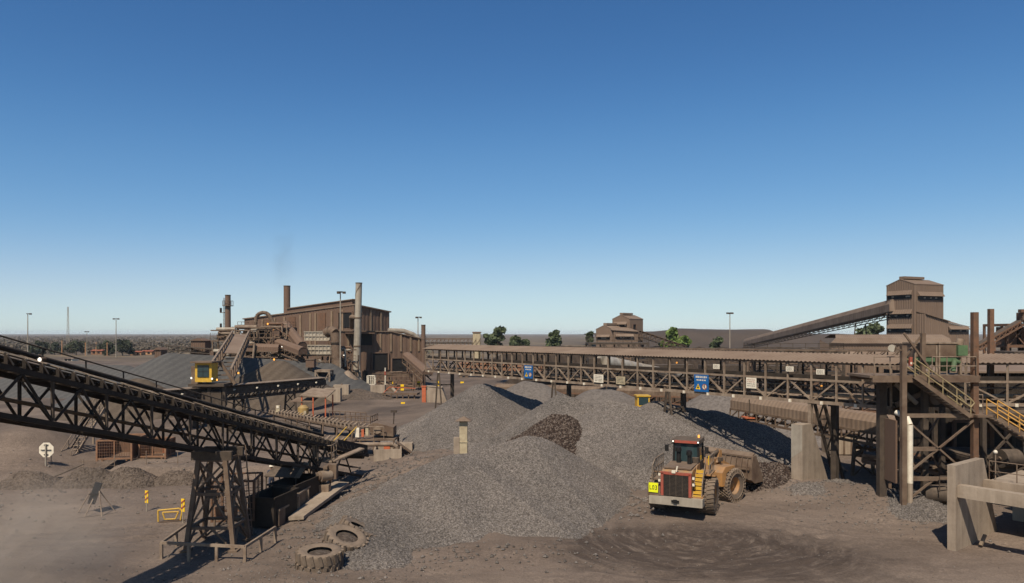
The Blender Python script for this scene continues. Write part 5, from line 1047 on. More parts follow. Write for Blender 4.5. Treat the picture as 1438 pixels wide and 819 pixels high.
for x in (-45.8, -43.2): MB().box((x, 124, 8.4), (.4, 1.6, 1.4)).build('saddle', M['steel'], t)
MB().tube((-46.6, 124, 9.6), (-46.4, 124, 9.6), 1.05, n=18).build('end_flange', M['steel'], t)
t = thing('process_pipe', 'arched brown pipe looping over the process platform', 'pipe', (-44, 125, 0)); a = math.pi
pts = [V((-45.0, 124, 9.6)), V((-44.6, 124, 12.4))]+[V((-43.3-1.3*math.cos(k*.5), 124, 12.6+1.2*math.sin(k*.5))) for k in range(6)]+[V((-41.3, 124, 11.4)), V((-40.2, 123.6, 11.3))]
MB().path(pts, .33, 10).build('pipe', M['steel'], t)
t = thing('downcomer_duct', 'thick vertical brown duct beside the inclined galleries', 'duct', (-40, 123, 0)); MB().path([V((-41.6, 123, 11.4)), V((-40.2, 123, 11.6)), V((-40.1, 123, 7.0)), V((-39.0, 122, 6.4))], .55, 14).build('duct', M['steel'], t)
for z in (8.0, 10.0): MB().tube((-40.15, 123, z), (-40.15, 123, z+.2), .68, n=14).build('flange_ring', M['steel_dark'], t)
GG = 'inclined galleries in front of the plant building'
gallery('upper brown gallery sloping down to the ribbed silver filter boxes', 'inclined_gallery', (-40.5, 127, 11.2), (-34.5, 117, 7.6), 1.6, 1.3, M['steel'], M['clad'], True, (.5,), group=GG)
gallery('lower brown gallery sloping down beneath the other one', 'inclined_gallery', (-40, 121, 8.3), (-33.5, 114, 6.8), 1.5, 1.2, M['steel'], M['clad'], True, (.3, .8), group=GG)
gallery('level brown gallery crossing over the brown ribbed fines cone', 'inclined_gallery', (-46.5, 118, 7.4), (-38.5, 118, 7.2), 1.6, 1.2, M['steel'], M['clad'], True, (.15, .85), group=GG)
def filt(label, x0, x1, y, z0, z1):
    t = thing('filter_box', label, 'filter box', ((x0+x1)/2, y, z0), 'ribbed filter boxes'); MB().box(((x0+x1)/2, y+1.2, (z0+z1)/2), (x1-x0, 2.4, z1-z0)).build('casing', M['silver'], t)
    for k in range(8): x = x0+.15+(x1-x0-.3)*k/7; MB().box((x, y-.06, (z0+z1)/2), (.14, .12, z1-z0)).build('stiffener', M['grey_steel'], t)
    for k in range(3): MB().box(((x0+x1)/2, y-.08, z0+(z1-z0)*(.05+.45*k)), (x1-x0+.1, .16, .16)).build('rail', M['grey_steel'], t)
    return t
filt('upper ribbed silver filter box in front of the plant building', -35.6, -31.0, 122, 8.9, 10.5); filt('lower ribbed silver filter box with a dirty white face', -35.4, -30.6, 120.5, 6.6, 8.2)
frame_tower('steel frame with cross bracing carrying the silver filter boxes', 'filter_stand', -35.6, -30.4, 120.6, 124, 6.5, (3.0, 6.4), M['steel'], nx=2, rails=False, deck=False)
t = thing('flue_duct', 'fat brown flue duct with a bent hood beside the grey chimney', 'duct', (-30, 119, 0)); MB().path([V((-31.4, 120.5, 10.2)), V((-30.6, 120, 10.7)), V((-29.7, 119.5, 10.2)), V((-29.3, 119, 6)), V((-28.3, 118.6, 0))], .78, 16).build('duct', M['steel'], t)
for z in (3.2, 6.0, 8.5): k = (10.2-z)/4.2 if z > 6 else 1+(6-z)/6; x = -29.7+.4*min(1, k)+max(0, k-1)*1.0; MB().tube((x, 119.2, z), (x, 119.2, z+.2), .9, n=16).build('flange_ring', M['steel_dark'], t)
t = thing('feed_hopper', 'small square brown hopper on a post beside the fines cone', 'hopper', (-32, 113, 0)); MB().box((-31.9, 113, 5.4), (1.3, 1.3, 1.2)).build('bin', M['clad'], t); MB().box((-31.9, 113, 2.4), (.35, .35, 4.8)).build('post', M['steel'], t); MB().box((-31.9, 113, 6.05), (1.5, 1.5, .1)).build('lid', M['steel'], t)
frame_tower('cross braced steel frame beside the fat flue duct', 'braced_stand', -30.9, -28.7, 112, 114, 4.4, (4.2,), M['steel_pale'], rails=False)
t = thing('low_wall', 'red brown wall under the process platform', 'wall', (-43, 117, 0)); MB().box((-43.5, 121.0, 2.9), (5, .3, 5.8)).build('wall', M['brick'], t); MB().box((-43.5, 121.0, 5.85), (5.2, .5, .15)).build('coping', M['steel'], t)
t = thing('process_platform', 'dark crusher house with chutes below the process platform', 'crusher'); t.location = (-38, 119, 0)
for c, d in (((-39.2, 119, 2.5), (1.0, 1.6, 5)), ((-37.0, 119.5, 3.0), (1.2, 1.6, 2.2)), ((-35.2, 119, 2), (1.3, 1.3, 4))): MB().box(c, d).build('housing', M['steel'], t)
for a, b in (((-38.2, 118.5, 5.5), (-36.6, 118.5, 2.6)), ((-36, 118, 6), (-34.4, 118, 3))): MB().bar(a, b, .9, .7).build('chute', M['clad'], t)
for px, py, Y, mt, lab in ((376, 455, 121, 'lamp_orange', 'orange lit lamp high on the process platform'), (384, 464.5, 121, 'lamp_orange', 'orange lit lamp lower on the process platform'), (396, 487, 117, 'lamp_white', 'white lit lamp on the downcomer duct'), (385, 505, 112, 'lamp_orange', 'orange lit panel lamp above the brown fines cone'), (483, 499, 118, 'lamp_white', 'white lit lamp by the annex wall')):
    lamp(lab, P(px, py, Y), M[mt], r=.17 if mt == 'lamp_orange' else .1)
def pipe_rack(label, x0, x1, y, z0, z1, seed, nb=7, npipe=14):
    rr = random.Random(seed); t = thing('pipe_rack', label, 'pipework', ((x0+x1)/2, y, z0), 'pipework before the plant building')
    for i in range(nb):
        x = x0+(x1-x0)*i/(nb-1); MB().bar((x, y+rr.uniform(0, 2), 0), (x, y+rr.uniform(0, 2), z0+(z1-z0)*rr.uniform(.5, 1)), .2).build('column', M['steel'], t)
    for i in range(npipe):
        z = rr.uniform(z0, z1); xa = rr.uniform(x0, x1-1.5); xb = xa+rr.uniform(1.5, (x1-x0)*.5); yy = y+rr.uniform(-.5, 2); r = rr.choice((.1, .14, .2, .3)); mt = rr.choice(('steel', 'steel_pale', 'rust', 'steel_dark', 'grey_steel')); k = rr.random()
        pts = [V((xa, yy, z)), V((xb, yy, z-rr.uniform(-.2, 2.0)*(k < .5)))]
        if k > .4: pts.append(pts[-1]+V((rr.uniform(-.3, .5), 0, -rr.uniform(1, 3))))
        MB().path(pts, r, 8).build('pipe', M[mt], t)
    for i in range(5): x = rr.uniform(x0, x1); z = rr.uniform(z0, z1-1); MB().box((x, y+rr.uniform(-.5, 1.5), z), (rr.uniform(.5, 1.3), .8, rr.uniform(.5, 1.4))).build('valve_house', M[rr.choice(('clad', 'steel', 'steel_dark', 'grey_steel'))], t)
    for i in range(3): z = z0+(z1-z0)*(i+1)/3.5; MB().bar((x0, y, z), (x1, y+.3, z), .16, .2).build('beam', M['steel'], t)
    rail(t, [(x0, y-.2, z0+(z1-z0)*.6), (x1, y-.2, z0+(z1-z0)*.6)], 1.1, 1.2, M['steel'], .04); return t
pipe_rack('tangle of pipes and small boxes above the brown ribbed fines cone', -47.5, -39.0, 119.5, 6.0, 12.0, 1, 8, 18); pipe_rack('tangle of pipes under the inclined galleries', -39.5, -31.5, 115.5, 1.5, 6.6, 2, 8, 16)
pipe_rack('tangle of pipes against the annex wall between the flue duct and grey chimney', -30.2, -26.6, 121.5, .5, 8.5, 3, 4, 12); pipe_rack('dark tangle of pipes in the annex doorways', -24.2, -17.6, 123.5, .2, 3.4, 4, 6, 12)
pipe_rack('dense pipes and boxes on the outer side of the process platform', -49.5, -43, 117, 5.5, 11.5, 9, 7, 16)
pipe_rack('pipes and boxes below the ribbed silver filter boxes', -35.8, -30.8, 118.5, .5, 6.4, 11, 6, 14)
# low stuff at the plant foot
t = thing('cone_canopy', 'pale conical canopy over a hatch at the foot of the grey chimney', 'canopy', (-27.5, 117, 0)); MB().lathe([(1.8, 2.6), (.3, 4.0), (.0001, 4.1)], 12, Matrix.Translation((-27.0, 117, 0)), False).build('roof', M['steel_pale'], t)
for a in range(4): MB().bar((-27+1.4*math.cos(a*1.57+.7), 117+1.4*math.sin(a*1.57+.7), 0), (-27+1.4*math.cos(a*1.57+.7), 117+1.4*math.sin(a*1.57+.7), 2.8), .12).build('post', M['steel'], t)
cage('white gridded tank crate by the dark doorway of the annex', (-23.5, 119), (1.2, 1.2, 1.5), 1.6, M['white'], 0, None, .3, 'tank_crate')
gallery('brown covered chute sloping down from the annex to the gantry foot', 'inclined_gallery', (-18.6, 126, 6.0), (-13.4, 113, 3.6), 1.6, .9, M['steel'], M['clad'], True, (.6,), group=GG)
t = thing('orange_gate_post', 'bright orange slab standing at the yard edge beside the sloping wall', 'slab', (-12.3, 100, 0)); MB().box((-12.35, 100, 1.35), (.55, .5, 2.7)).build('slab', M['orange'], t); MB().box((-12.35, 100, 2.75), (.7, .65, .12)).build('cap', M['orange'], t)
t = thing('sloping_wall', 'sloping brown retaining wall next to the bright orange slab', 'retaining wall', (-10.5, 100, 0)); MB().prism([(-12.0, 100, 0), (-9.0, 100.4, 0), (-9.9, 100.3, 2.5), (-12.0, 100, 2.7)], (.1, .9, 0)).build('wall', M['concrete'], t); MB().prism([(-12.0, 99.95, 2.7), (-9.8, 100.2, 2.5), (-9.8, 101.3, 2.5), (-12, 101, 2.7)], (0, 0, .12)).build('coping', M['concrete'], t)
for k, (px, py, Y, lab) in enumerate(((550, 541, 128, 'yellow marker board nearest the annex doorways'), (588, 540, 128, 'yellow marker board below the short brown chimney'), (616, 540, 124, 'yellow marker board under the end of the gantry'), (565, 545, 118, 'small yellow marker board out on the dirt before the annex'), (649, 541, 120, 'yellow marker board seen through the gantry trestle'), (566, 571, 98, 'yellow post beside the rail cart'))):
    p = P(px, py, Y); t = thing('marker_board', lab, 'marker', (p.x, p.y, 0), 'yellow marker boards before the annex'); MB().bar((p.x, p.y, 0), (p.x, p.y, p.z+.3), .08).build('post', M['steel'], t); MB().box((p.x, p.y-.06, p.z+.1), (.55, .06, 1.0)).build('board', M['hazard_yellow'], t); MB().box((p.x, p.y-.1, p.z+.1), (.55, .02, .25)).build('stripe', M['black'], t)
for px, py, Y, lab in ((468, 533, 116, 'red and white banded post by the braced frame'), (541, 525, 118, 'red and white banded post before the dark doorway')):
    p = P(px, py, Y); t = thing('banded_post', lab, 'marker'); t.location = (p.x, p.y, 0); MB().tube((p.x, p.y, 0), (p.x, p.y, p.z+1), .1, n=8).build('post', M['white'], t); MB().tube((p.x, p.y, p.z-.2), (p.x, p.y, p.z+.4), .16, n=8).build('band', M['red'], t)
# yard lamps and masts
def mast(label, px, Y, top, r=.14, heads=2, name='light_mast', group='light masts round the works', z0=0.0, lattice=False):
    x = (px-CX)/F*Y; zt = EYE-(top-HOR)/F*Y; t = thing(name, label, 'mast', (x, Y, z0), group)
    if lattice:
        m = MB(); w0 = .9
        for a in range(3): m.bar((x+w0*math.cos(a*2.09), Y+w0*math.sin(a*2.09), 0), (x+.25*math.cos(a*2.09), Y+.25*math.sin(a*2.09), zt), .14)
        for k in range(24):
            f0, f1 = k/24, (k+1)/24; a = k % 3; b = (k+1) % 3; w1, w2 = w0+(.25-w0)*f0, w0+(.25-w0)*f1; m.bar((x+w1*math.cos(a*2.09), Y+w1*math.sin(a*2.09), zt*f0), (x+w2*math.cos(b*2.09), Y+w2*math.sin(b*2.09), zt*f1), .09)
        m.build('lattice', M['grey_steel'], t); return t
    MB().tube((x, Y, z0), (x, Y, zt), r*.85, r*.5, 8).build('pole', M['grey_steel'], t)
    MB().tube((x, Y, zt), (x, Y, zt+.2), r*2.0, n=10).build('head_ring', M['steel_dark'], t)
    for k in range(heads): a = k*2*math.pi/heads+.2; MB().box((x+r*3.4*math.cos(a), Y+r*3*math.sin(a), zt), (r*2.6, r*2.2, r*2)).build('lamp_head', M['steel_dark'], t)
    return t
mast('tall light mast in front of the plant building beside the grey chimney', 478, 118, 411, .18, 3); mast('light mast behind the annex roof end', 587, 200, 446, .22, 3); mast('lone pale light mast above the far dump', 1025, 230, 440, .25, 4)
mast('tall dark light mast out on the bushland edge, farthest from the plant', 39, 260, 441, .26, 1); mast('slim light mast behind the low striped stockpile', 163, 300, 448, .26, 2); mast('low light mast between two dark bush trees', 122, 330, 466, .2, 2)
mast('thin pale lattice radio mast on the horizon', 95.5, 420, 431, lattice=True, name='radio_mast', group=None)
for px, top, Y, lab in ((87, 478, 330, 'tan timber pole beside the red brick hut'), (120, 481, 325, 'tan timber pole in front of the dark rounded tree'), (135, 480, 335, 'tan timber pole before the tan house'), (150.5, 481, 322, 'tan timber pole with a red box by the dark low tree'), (57, 484, 335, 'tan timber pole by the broad dark tree'), (225, 489, 250, 'short tan pole near the small brown sheds')):
    x = (px-CX)/F*Y; zt = EYE-(top-HOR)/F*Y; t = thing('utility_pole', lab, 'pole', (x, Y, 0), 'timber poles at the bushland edge'); MB().tube((x, Y, 0), (x, Y, zt), .22, .17, 8).build('pole', M['tan'], t); MB().box((x, Y, zt-.5), (1.6, .15, .15)).build('crossarm', M['wood'], t)
for px0, px1, yb, yt, Y, mt, lab in ((128, 143, 499, 491, 340, 'brick', 'small red brick hut among the dark trees'), (183, 198, 500, 493, 330, 'tan', 'small tan house with a low roof behind the striped stockpile'), (199, 213, 500, 492, 338, 'tan', 'tan house with red roof next to the smaller tan house'), (143.5, 158, 498, 491.5, 352, 'tan', 'tan house half hidden behind the dark low tree'), (90, 101, 510, 503, 262, 'white', 'little white hut at the edge of the low striped stockpile')):
    x0, x1 = (px0-CX)/F*Y, (px1-CX)/F*Y; zt = EYE-(yt-HOR)/F*Y; t = thing('house', lab, 'house', ((x0+x1)/2, Y, 0), 'houses at the bushland edge'); h = zt*.72
    MB().box(((x0+x1)/2, Y+2, h/2), (x1-x0, 4, h)).build('wall', M[mt], t); MB().prism([(x0-.3, Y-.4, h), (x0-.3, Y+4.4, h), (x0-.3, Y+2, zt)], (x1-x0+.6, 0, 0)).build('roof', M['roof_red'] if mt != 'white' else M['roof'], t)
    for f in (.25, .7): MB().box((x0+(x1-x0)*f, Y-.03, h*.55), (1.1, .08, 1.0)).build('window', M['black'], t)
for px0, px1, yt, Y, lab in ((268, 288, 475, 150, 'square brown gabled shed behind the long striped stockpile'), (217, 226, 488, 160, 'small dark brown shed at the end of the long striped stockpile')):
    x0, x1 = (px0-CX)/F*Y, (px1-CX)/F*Y; zt = EYE-(yt-HOR)/F*Y; t = thing('shed', lab, 'shed', ((x0+x1)/2, Y, 0), 'brown sheds by the stockpiles')
    wall(t, (x0, Y), (x1, Y), zt-.5, zt-.5, M['clad'], .4, .06); wall(t, (x1, Y), (x1, Y+3), zt-.5, zt-.5, M['clad'], .4, .06); wall(t, (x0, Y+3), (x0, Y), zt-.5, zt-.5, M['clad'], .4, .06)
    MB().prism([(x0-.15, Y-.3, zt-.55), (x1+.15, Y-.3, zt-.55), ((x0+x1)/2, Y-.3, zt)], (0, 3.6, 0)).build('roof', M['clad'], t)
gallery('dark low conveyor running behind the long striped stockpile to the sheds', 'field_conveyor', (-72, 150, 7.6), (-46, 145, 5.8), 1.2, .8, M['steel_dark'], None, True, (.2, .6), hood=False)

# ================================================================== stacker with the yellow cab
st = thing('stacker_machine', 'rail stacker with a small bright yellow cab and a lattice boom', 'stacker', (-33, 76, 0))
cx, cy = (285.5-CX)/F*75, 75.0; cb = MB().box((cx, cy+.8, 6.05), (1.75, 1.6, 2.0)).build('cab', M['yellow'], st); MB().box((cx, cy-.03, 6.2), (1.2, .1, 1.25)).build('window', M['glass'], cb); MB().box((cx-.05, cy+.7, 7.15), (2.3, 2.3, .16)).build('roof', M['steel'], cb); MB().box((cx, cy-.06, 6.2), (.05, .06, 1.25)).box((cx, cy-.06, 6.15), (1.2, .06, .05)).build('window_bar', M['black'], cb)
MB().box((cx-1.2, cy+1.2, 5.7), (.7, 1.2, 2.0)).build('equipment_box', M['steel'], st)
MB().box((cx+.2, cy+1.4, 4.7), (3.8, 2.4, .3)).build('deck', M['steel_dark'], st)
for x in (-1.3, .3, 1.9): MB().bar((cx+x, cy+.8, 0), (cx+x, cy+.8, 4.6), .3).build('column', M['steel_dark'], st)
MB().box((cx+.3, cy+1.5, 3.2), (2.6, 1.6, 1.6)).build('bogie_frame', M['steel_dark'], st)
b0, b1 = V(((308-CX)/F*77, 77, 4.6)), V(((338-CX)/F*112, 112, 9.0)); bu = V((0, 0, 1)); bdir = (b1-b0).normalized(); br = bdir.cross(bu).normalized()
for s in (-1.2, 1.2):
    MB().bar(b0+br*s, b1+br*s, .22, .3).build('boom_chord', M['steel'], st); MB().bar(b0+br*s+bu*1.7, b1+br*s+bu*1.5, .22, .26).build('boom_chord', M['steel_pale'], st)
    for i in range(12): a, b = b0.lerp(b1, i/12)+br*s, b0.lerp(b1, (i+1)/12)+br*s; MB().bar(a, a+bu*1.6, .14).build('boom_post', M['steel'], st); MB().bar(a, b+bu*1.6, .12).build('boom_brace', M['steel'], st)
MB().bar(b0.lerp(b1, .45)+bu*1.0, b1+bu*1.0, 2.0, .1).build('boom_belt', M['roof'], st)
for i in range(13): a = b0.lerp(b1, i/12); MB().bar(a-br*1.2, a+br*1.2, .14).build('cross_member', M['steel'], st)
MB().bar(V((cx+2.6, 77, 4.7)), b0+bu*2.6, .3).build('pylon', M['steel'], st)
for px, py, mt, lab in ((269, 531, 'lamp_white', 'white lit lamp beside the yellow stacker cab, on its window side'), (298, 532, 'lamp_white', 'white lit lamp between the yellow cab and the orange lamp'), (305, 533.5, 'lamp_orange', 'orange lit lamp below the stacker boom'), (335, 524, 'lamp_orange', 'dim orange lamp on the stacker walkway')):
    lamp(lab, P(px, py, 74), M[mt], r=.11)
# ================================================================== middle conveyors, screen, sheds
gallery('dark covered conveyor with a long flat hood passing under the yellow cab', 'covered_conveyor', (-35.6, 72, 3.6), (-25.4, 95, 3.45), 1.5, .8, M['steel_dark'], M['steel_dark'], True, (.12, .42, .76), th=.75, bay=1.1)
m = MB(); m.bar((-36.2, 70.6, 4.42), (-25.2, 95.5, 4.25), 1.9, .07); fc_ = thing('conveyor_cover', 'long flat roof sheet lying along the dark covered conveyor', 'roof sheet', (-30, 83, 4.4)); m.build('sheet', M['steel_pale'], fc_); MB().bar((-36.0, 71, 4.36), (-25.4, 95.2, 4.2), .1, .06).build('batten', M['steel'], fc_)
for k in range(7): p = V((-34.8, 71.4, 3.95)).lerp(V((-25, 94, 3.8)), (k+.5)/7); lamp(('white bulkhead lamp %s under the flat roof sheet' % ('first', 'second', 'third', 'fourth', 'fifth', 'sixth', 'seventh')[k])+', counted from the yellow cab end', p+V((.35, -.2, 0)), M['white'], M['white'], .1, 'bulkhead lamps on the covered conveyor')
def idler_conveyor(label, p, q, n=22, legs=5):
    p, q = V(p), V(q); t = thing('trough_conveyor', label, 'conveyor', p, 'open trough conveyors'); d = (q-p).normalized(); r = d.cross(V((0,0,1))).normalized()
    for s in (-1, 1): MB().bar(p+r*s*.6, q+r*s*.6, .12, .26).build('stringer', M['steel'], t)
    MB().bar(p+V((0,0,.16)), q+V((0,0,.16)), .9, .04).build('belt', M['belt'], t); MB().bar(p-V((0,0,.3)), q-V((0,0,.3)), .8, .03).build('return_belt', M['belt'], t)
    for i in range(n):
        c = p.lerp(q, (i+.5)/n); m = MB(); m.tube(c-r*.22+V((0,0,.12)), c+r*.22+V((0,0,.12)), .08, n=8); m.tube(c+r*.22+V((0,0,.12)), c+r*.62+V((0,0,.36)), .08, n=8); m.tube(c-r*.22+V((0,0,.12)), c-r*.62+V((0,0,.36)), .08, n=8); m.bar(c+r*.66, c+r*.66+V((0,0,.4)), .06, .14); m.build('idler', M['steel_pale'], t)
    for i in range(legs):
        c = p.lerp(q, (i+.5)/legs); 
        for s in (-1, 1): MB().bar(c+r*s*.6, V((c.x, c.y, -.1))+r*s*.75, .13).build('leg', M['steel'], t)
    return t
idler_conveyor('open trough conveyor on low legs running down to the screening machine', (-25.4, 76, 1.7), (-12.8, 62.5, 1.75), 26, 7); idler_conveyor('short open trough conveyor tucked below the longer one', (-21.5, 66, .9), (-14.5, 60, .9), 14, 4)
sc = thing('screening_machine', 'dusty screening machine on a railed platform behind the stone bin', 'screening machine', (-11.5, 59, 0))
MB().box((-11.2, 59, 1.55), (3.4, 2.6, .14)).build('deck', M['steel'], sc); rail(sc, [(-12.9, 60.2, 1.6), (-12.9, 57.8, 1.6), (-10.4, 57.8, 1.6)], 1.0, .8, M['steel_pale'])
MB().prism([(-11.6, 58.2, 1.9), (-9.7, 58.2, 1.75), (-9.7, 58.2, 2.5), (-11.2, 58.2, 2.9), (-11.7, 58.2, 2.7)], (0, 1.6, 0)).build('screen_box', M['steel'], sc)
m = MB(); m.tube((-11.0, 58.05, 2.3), (-11.0, 60, 2.3), .32, n=14); m.build('drive_drum', M['steel_pale'], sc)
for c, d, mt in (((-12.55, 57.75, 2.15), (.34, .2, .75), 'white'), ((-12.1, 57.75, 2.1), (.2, .18, .6), 'orange'), ((-11.75, 57.75, 2.2), (.24, .18, .6), 'cream')): MB().box(c, d).build('control_box', M[mt], sc)
for x in (-12.8, -11.2, -9.6):
    for y in (57.8, 60.1): MB().bar((x, y, -.2), (x, y, 1.5), .15).build('leg', M['steel'], sc)
MB().path([V((-13.5, 57, 1.3)), V((-9.5, 57, 1.3)), V((-9.2, 57, 1.1)), V((-9.2, 57, .2))], .17, 10).build('pipe', M['steel_pale'], sc)
MB().bar((-9.3, 57.6, 1.4), (-7.9, 57.9, .3), 1.0, .1).build('chute', M['steel'], sc)
m = MB(); m.tube((-10.0, 59.8, 1.6), (-9.9, 59.8, 3.6), .05, n=6).box((-9.9, 59.7, 3.65), (.5, .3, .2)); m.build('floodlight_post', M['steel_dark'], sc)
t = thing('yellow_stair', 'short steel stair with yellow handrails up to the screening machine', 'stair', (-13.4, 57, 0)); a, b = V((-14.2, 55.8, .1)), V((-13.0, 57.7, 1.6)); m = MB()
for k in range(7): c = a.lerp(b, (k+.5)/7); m.box(c, (.7, .26, .05), -.5)
m.build('tread', M['steel'], t)
for o in (-.4, .4): MB().bar(a+V((o, 0, 0)), b+V((o, 0, 0)), .06, .18).build('stringer', M['steel'], t); MB().tube(a+V((o, 0, 1.0)), b+V((o, 0, 1.0)), .04, n=8).build('handrail', M['yellow'], t); MB().tube(a+V((o, 0, 0)), a+V((o, 0, 1.0)), .04, n=6).build('rail_post', M['hazard_yellow'], t)
t = thing('stone_bin', 'squat open brown concrete box at the low end of the loading conveyor', 'bin', (-9.9, 56, 0)); m = MB()
rz = .42; R = Matrix.Translation((-9.9, 56.9, .1)) @ Matrix.Rotation(rz*.35, 4, 'Z')
for c, d in (((0, -1.3, .45), (2.15, .14, 1.15)), ((0, 1.3, .45), (2.15, .14, 1.15)), ((-1.0, 0, .45), (.14, 2.46, 1.15)), ((1.0, 0, .45), (.14, 2.46, 1.15))): m.box(c, d)
m.v = [tuple(R @ V(p)) for p in m.v]; m.build('wall', M['concrete'], t)
t = thing('low_block', 'low brown concrete block behind the squat open box', 'block', (-9.6, 58.6, .5)); MB().box((-8.9, 58.9, .7), (1.4, .8, .9)).build('block', M['concrete'], t); MB().box((-10.2, 58.3, .95), (.5, .5, .5)).build('red_cap', M['orange'], t)
t = thing('open_shed', 'small open shed with red posts and a flat sheet roof', 'shed', (-23, 86, 0))
MB().prism([(-25.2, 84.5, 2.75), (-21.9, 84.2, 2.55), (-21.6, 87.2, 3.2), (-24.6, 87.6, 3.4)], (0, 0, .1)).build('roof', M['steel_pale'], t); MB().prism([(-26.4, 84.6, 2.0), (-23.6, 84.4, 2.0), (-23.4, 86, 2.35), (-26, 86.3, 2.35)], (0, 0, .08)).build('lean_to_roof', M['steel'], t)
for x, y in ((-25.0, 84.7), (-22.1, 84.4), (-21.9, 87), (-24.4, 87.3), (-23.6, 84.5)): MB().bar((x, y, 0), (x, y, 2.7), .14).build('post', M['orange'], t)
t = thing('mustard_tank', 'mustard yellow upright tank under the open shed', 'tank', (-24.6, 83.6, 0)); MB().tube((-24.5, 83.6, .3), (-24.5, 83.6, 1.45), .62, n=16).build('tank_body', M['tank'], t); MB().tube((-24.5, 83.6, 1.45), (-24.5, 83.6, 1.75), .62, .3, 16).build('tank_top', M['tank'], t); MB().box((-24.1, 82.9, .8), (.3, .2, .7)).build('valve_box', M['cream'], t)
t = thing('yellow_lamp_box', 'pale yellow lamp box standing on the trough conveyor', 'lamp', (-24.5, 74, 2)); MB().box((-24.3, 74, 2.35), (.4, .3, .7)).build('housing', M['cream'], t); MB().box((-24.3, 73.83, 2.55), (.25, .04, .25)).build('lens', M['white'], t)
for pts, lab in (([(-21, 82, 0), (-16.4, 80, 0)], 'railing beside the open shed'), ([(-19.5, 77.5, 0), (-15.2, 76.5, 0), (-15.0, 79.5, 0)], 'railing enclosing the pit before the open shed')):
    t = thing('pit_railing', 'rusty tubular '+lab, 'railing', pts[0], 'rusty railings round the pit'); rail(t, pts, 1.25, .75, M['steel'], .05, 'rail'); 
    for a, b in zip(pts[:-1], pts[1:]): MB().bar(V(a)+V((0,0,.1)), V(b)+V((0,0,.1)), .08, .2).build('toe_board', M['steel'], t)
t = thing('rail_cart', 'low steel bogie frame with red rails parked on the dirt mound', 'cart', (-16.3, 104, 0)); MB().box((-16.2, 104, 1.4), (5.2, 1.6, .3), -.12).build('bed', M['steel'], t)
for k in range(6): MB().bar((-18.4+.85*k, 103.3, .3), (-18.4+.85*k, 103.3, 1.4), .16).build('leg', M['steel'], t)
MB().bar((-18.6, 103.3, 1.6), (-17.8, 103.3, 2.4), .09).bar((-17.8, 103.3, 2.4), (-14.0, 103.2, 2.2), .09).bar((-17, 103.2, 1.6), (-16.4, 103.2, 2.3), .08).build('red_rail', M['orange'], t)
for k, (px, py, Y) in enumerate(((468, 553, 100), (480, 548, 104), (531, 548, 110))):
    p = P(px, py, Y); t = thing('concrete_block', ('pale concrete block beside the cross braced frame', 'second pale concrete block before the conical canopy', 'pale concrete block out on the dirt before the dark doorways')[k], 'block', (p.x, p.y, 0), 'concrete blocks on the dirt'); MB().box((p.x, p.y, p.z*.5+.4), (2.2, 1.0, p.z+.8)).build('block', M['concrete'], t); MB().tube((p.x, p.y, p.z+.8), (p.x, p.y, p.z+.95), .15, n=8).build('lifting_eye', M['steel'], t)
t = thing('far_gallery', 'pale distant belt gallery on trestles ending in a small square tower', 'conveyor gallery', (-15, 180, 0)); zA, zB = 8.8, 7.3
MB().box((-15, 180, 8.75), (14.2, 1.8, .3)).build('roof', M['steel'], t); MB().box((-15, 180.3, 7.7), (14.2, .6, .3)).build('belt', M['steel_dark'], t)
for k in range(14): MB().bar((-21.8+k*.98, 179.0, 7.2), (-20.8+k*.98, 179.0, 8.6), .1).build('diagonal_brace', M['steel'], t)
for k in range(15): MB().bar((-21.8+k*.98, 179.0, 7.2), (-21.8+k*.98, 179.0, 8.9), .12).build('post', M['steel'], t)
MB().box((-15, 179, 7.1), (14.2, .2, .25)).build('chord', M['steel'], t); MB().box((-8.9, 180, 6), (1.9, 1.9, 9)).build('tower', M['cream'], t); MB().box((-8.9, 180, 10.4), (2.2, 2.2, .3)).build('tower_roof', M['clad'], t)
for k in range(4): MB().bar((-20+4*k, 180, 0), (-20+4*k, 180, 7.2), .25).build('leg', M['steel'], t)

# ================================================================== beyond the gantry
gallery('long low truss conveyor running level behind the roof of the gantry', 'truss_conveyor', (-3.3, 115, 8.1), (46.5, 72, 8.35), 1.4, .5, M['steel'], None, True, (.15, .4, .65, .9), hood=False, th=1.1, bay=1.3)
def wagon(label, x, Y, mat, L=9.5):
    t = thing('ore_wagon', label, 'rail wagon', (x, Y, 0), 'ore wagons parked beyond the gantry')
    MB().prism([(x-L/2, Y-1.4, 1.3), (x+L/2, Y-1.4, 1.3), (x+L/2, Y-1.5, 3.4), (x-L/2, Y-1.5, 3.4)], (0, 2.9, 0)).build('body', mat, t)
    for k in range(7): MB().box((x-L/2+.4+k*(L-.8)/6, Y-1.55, 2.4), (.14, .14, 2.0)).build('rib', mat, t)
    MB().box((x, Y, 1.1), (L, 2.4, .3)).build('underframe', M['steel_dark'], t)
    for s in (-1, 1): MB().box((x+s*L*.33, Y-1, .7), (2.2, .3, .5)).build('bogie', M['steel_dark'], t)
    for s in (-.4, -.26, .26, .4): MB().tube((x+s*L, Y-1.1, .45), (x+s*L, Y-.95, .45), .45, n=12).build('wheel', M['steel'], t)
    return t
W8 = ('first', 'second', 'third', 'fourth', 'fifth', 'sixth', 'seventh', 'eighth', 'ninth')
for k in range(9): wagon('%s ore wagon of the row beyond the gantry, counted from the plant, %s' % (W8[k], 'red' if k < 2 else 'dark brown'), -8+k*10.6, 165-k*2.5, M['brick'] if k < 2 else M['steel_dark'])
t = thing('pale_conveyor_tube', 'pale sheet covered conveyor tapering away between the gantry posts', 'conveyor', (14, 82, 5)); a, b = P(845, 509, 84), P(958, 528, 100)
MB().tube(a, b, .9, .55, 16).build('cover', M['silver'], t); 
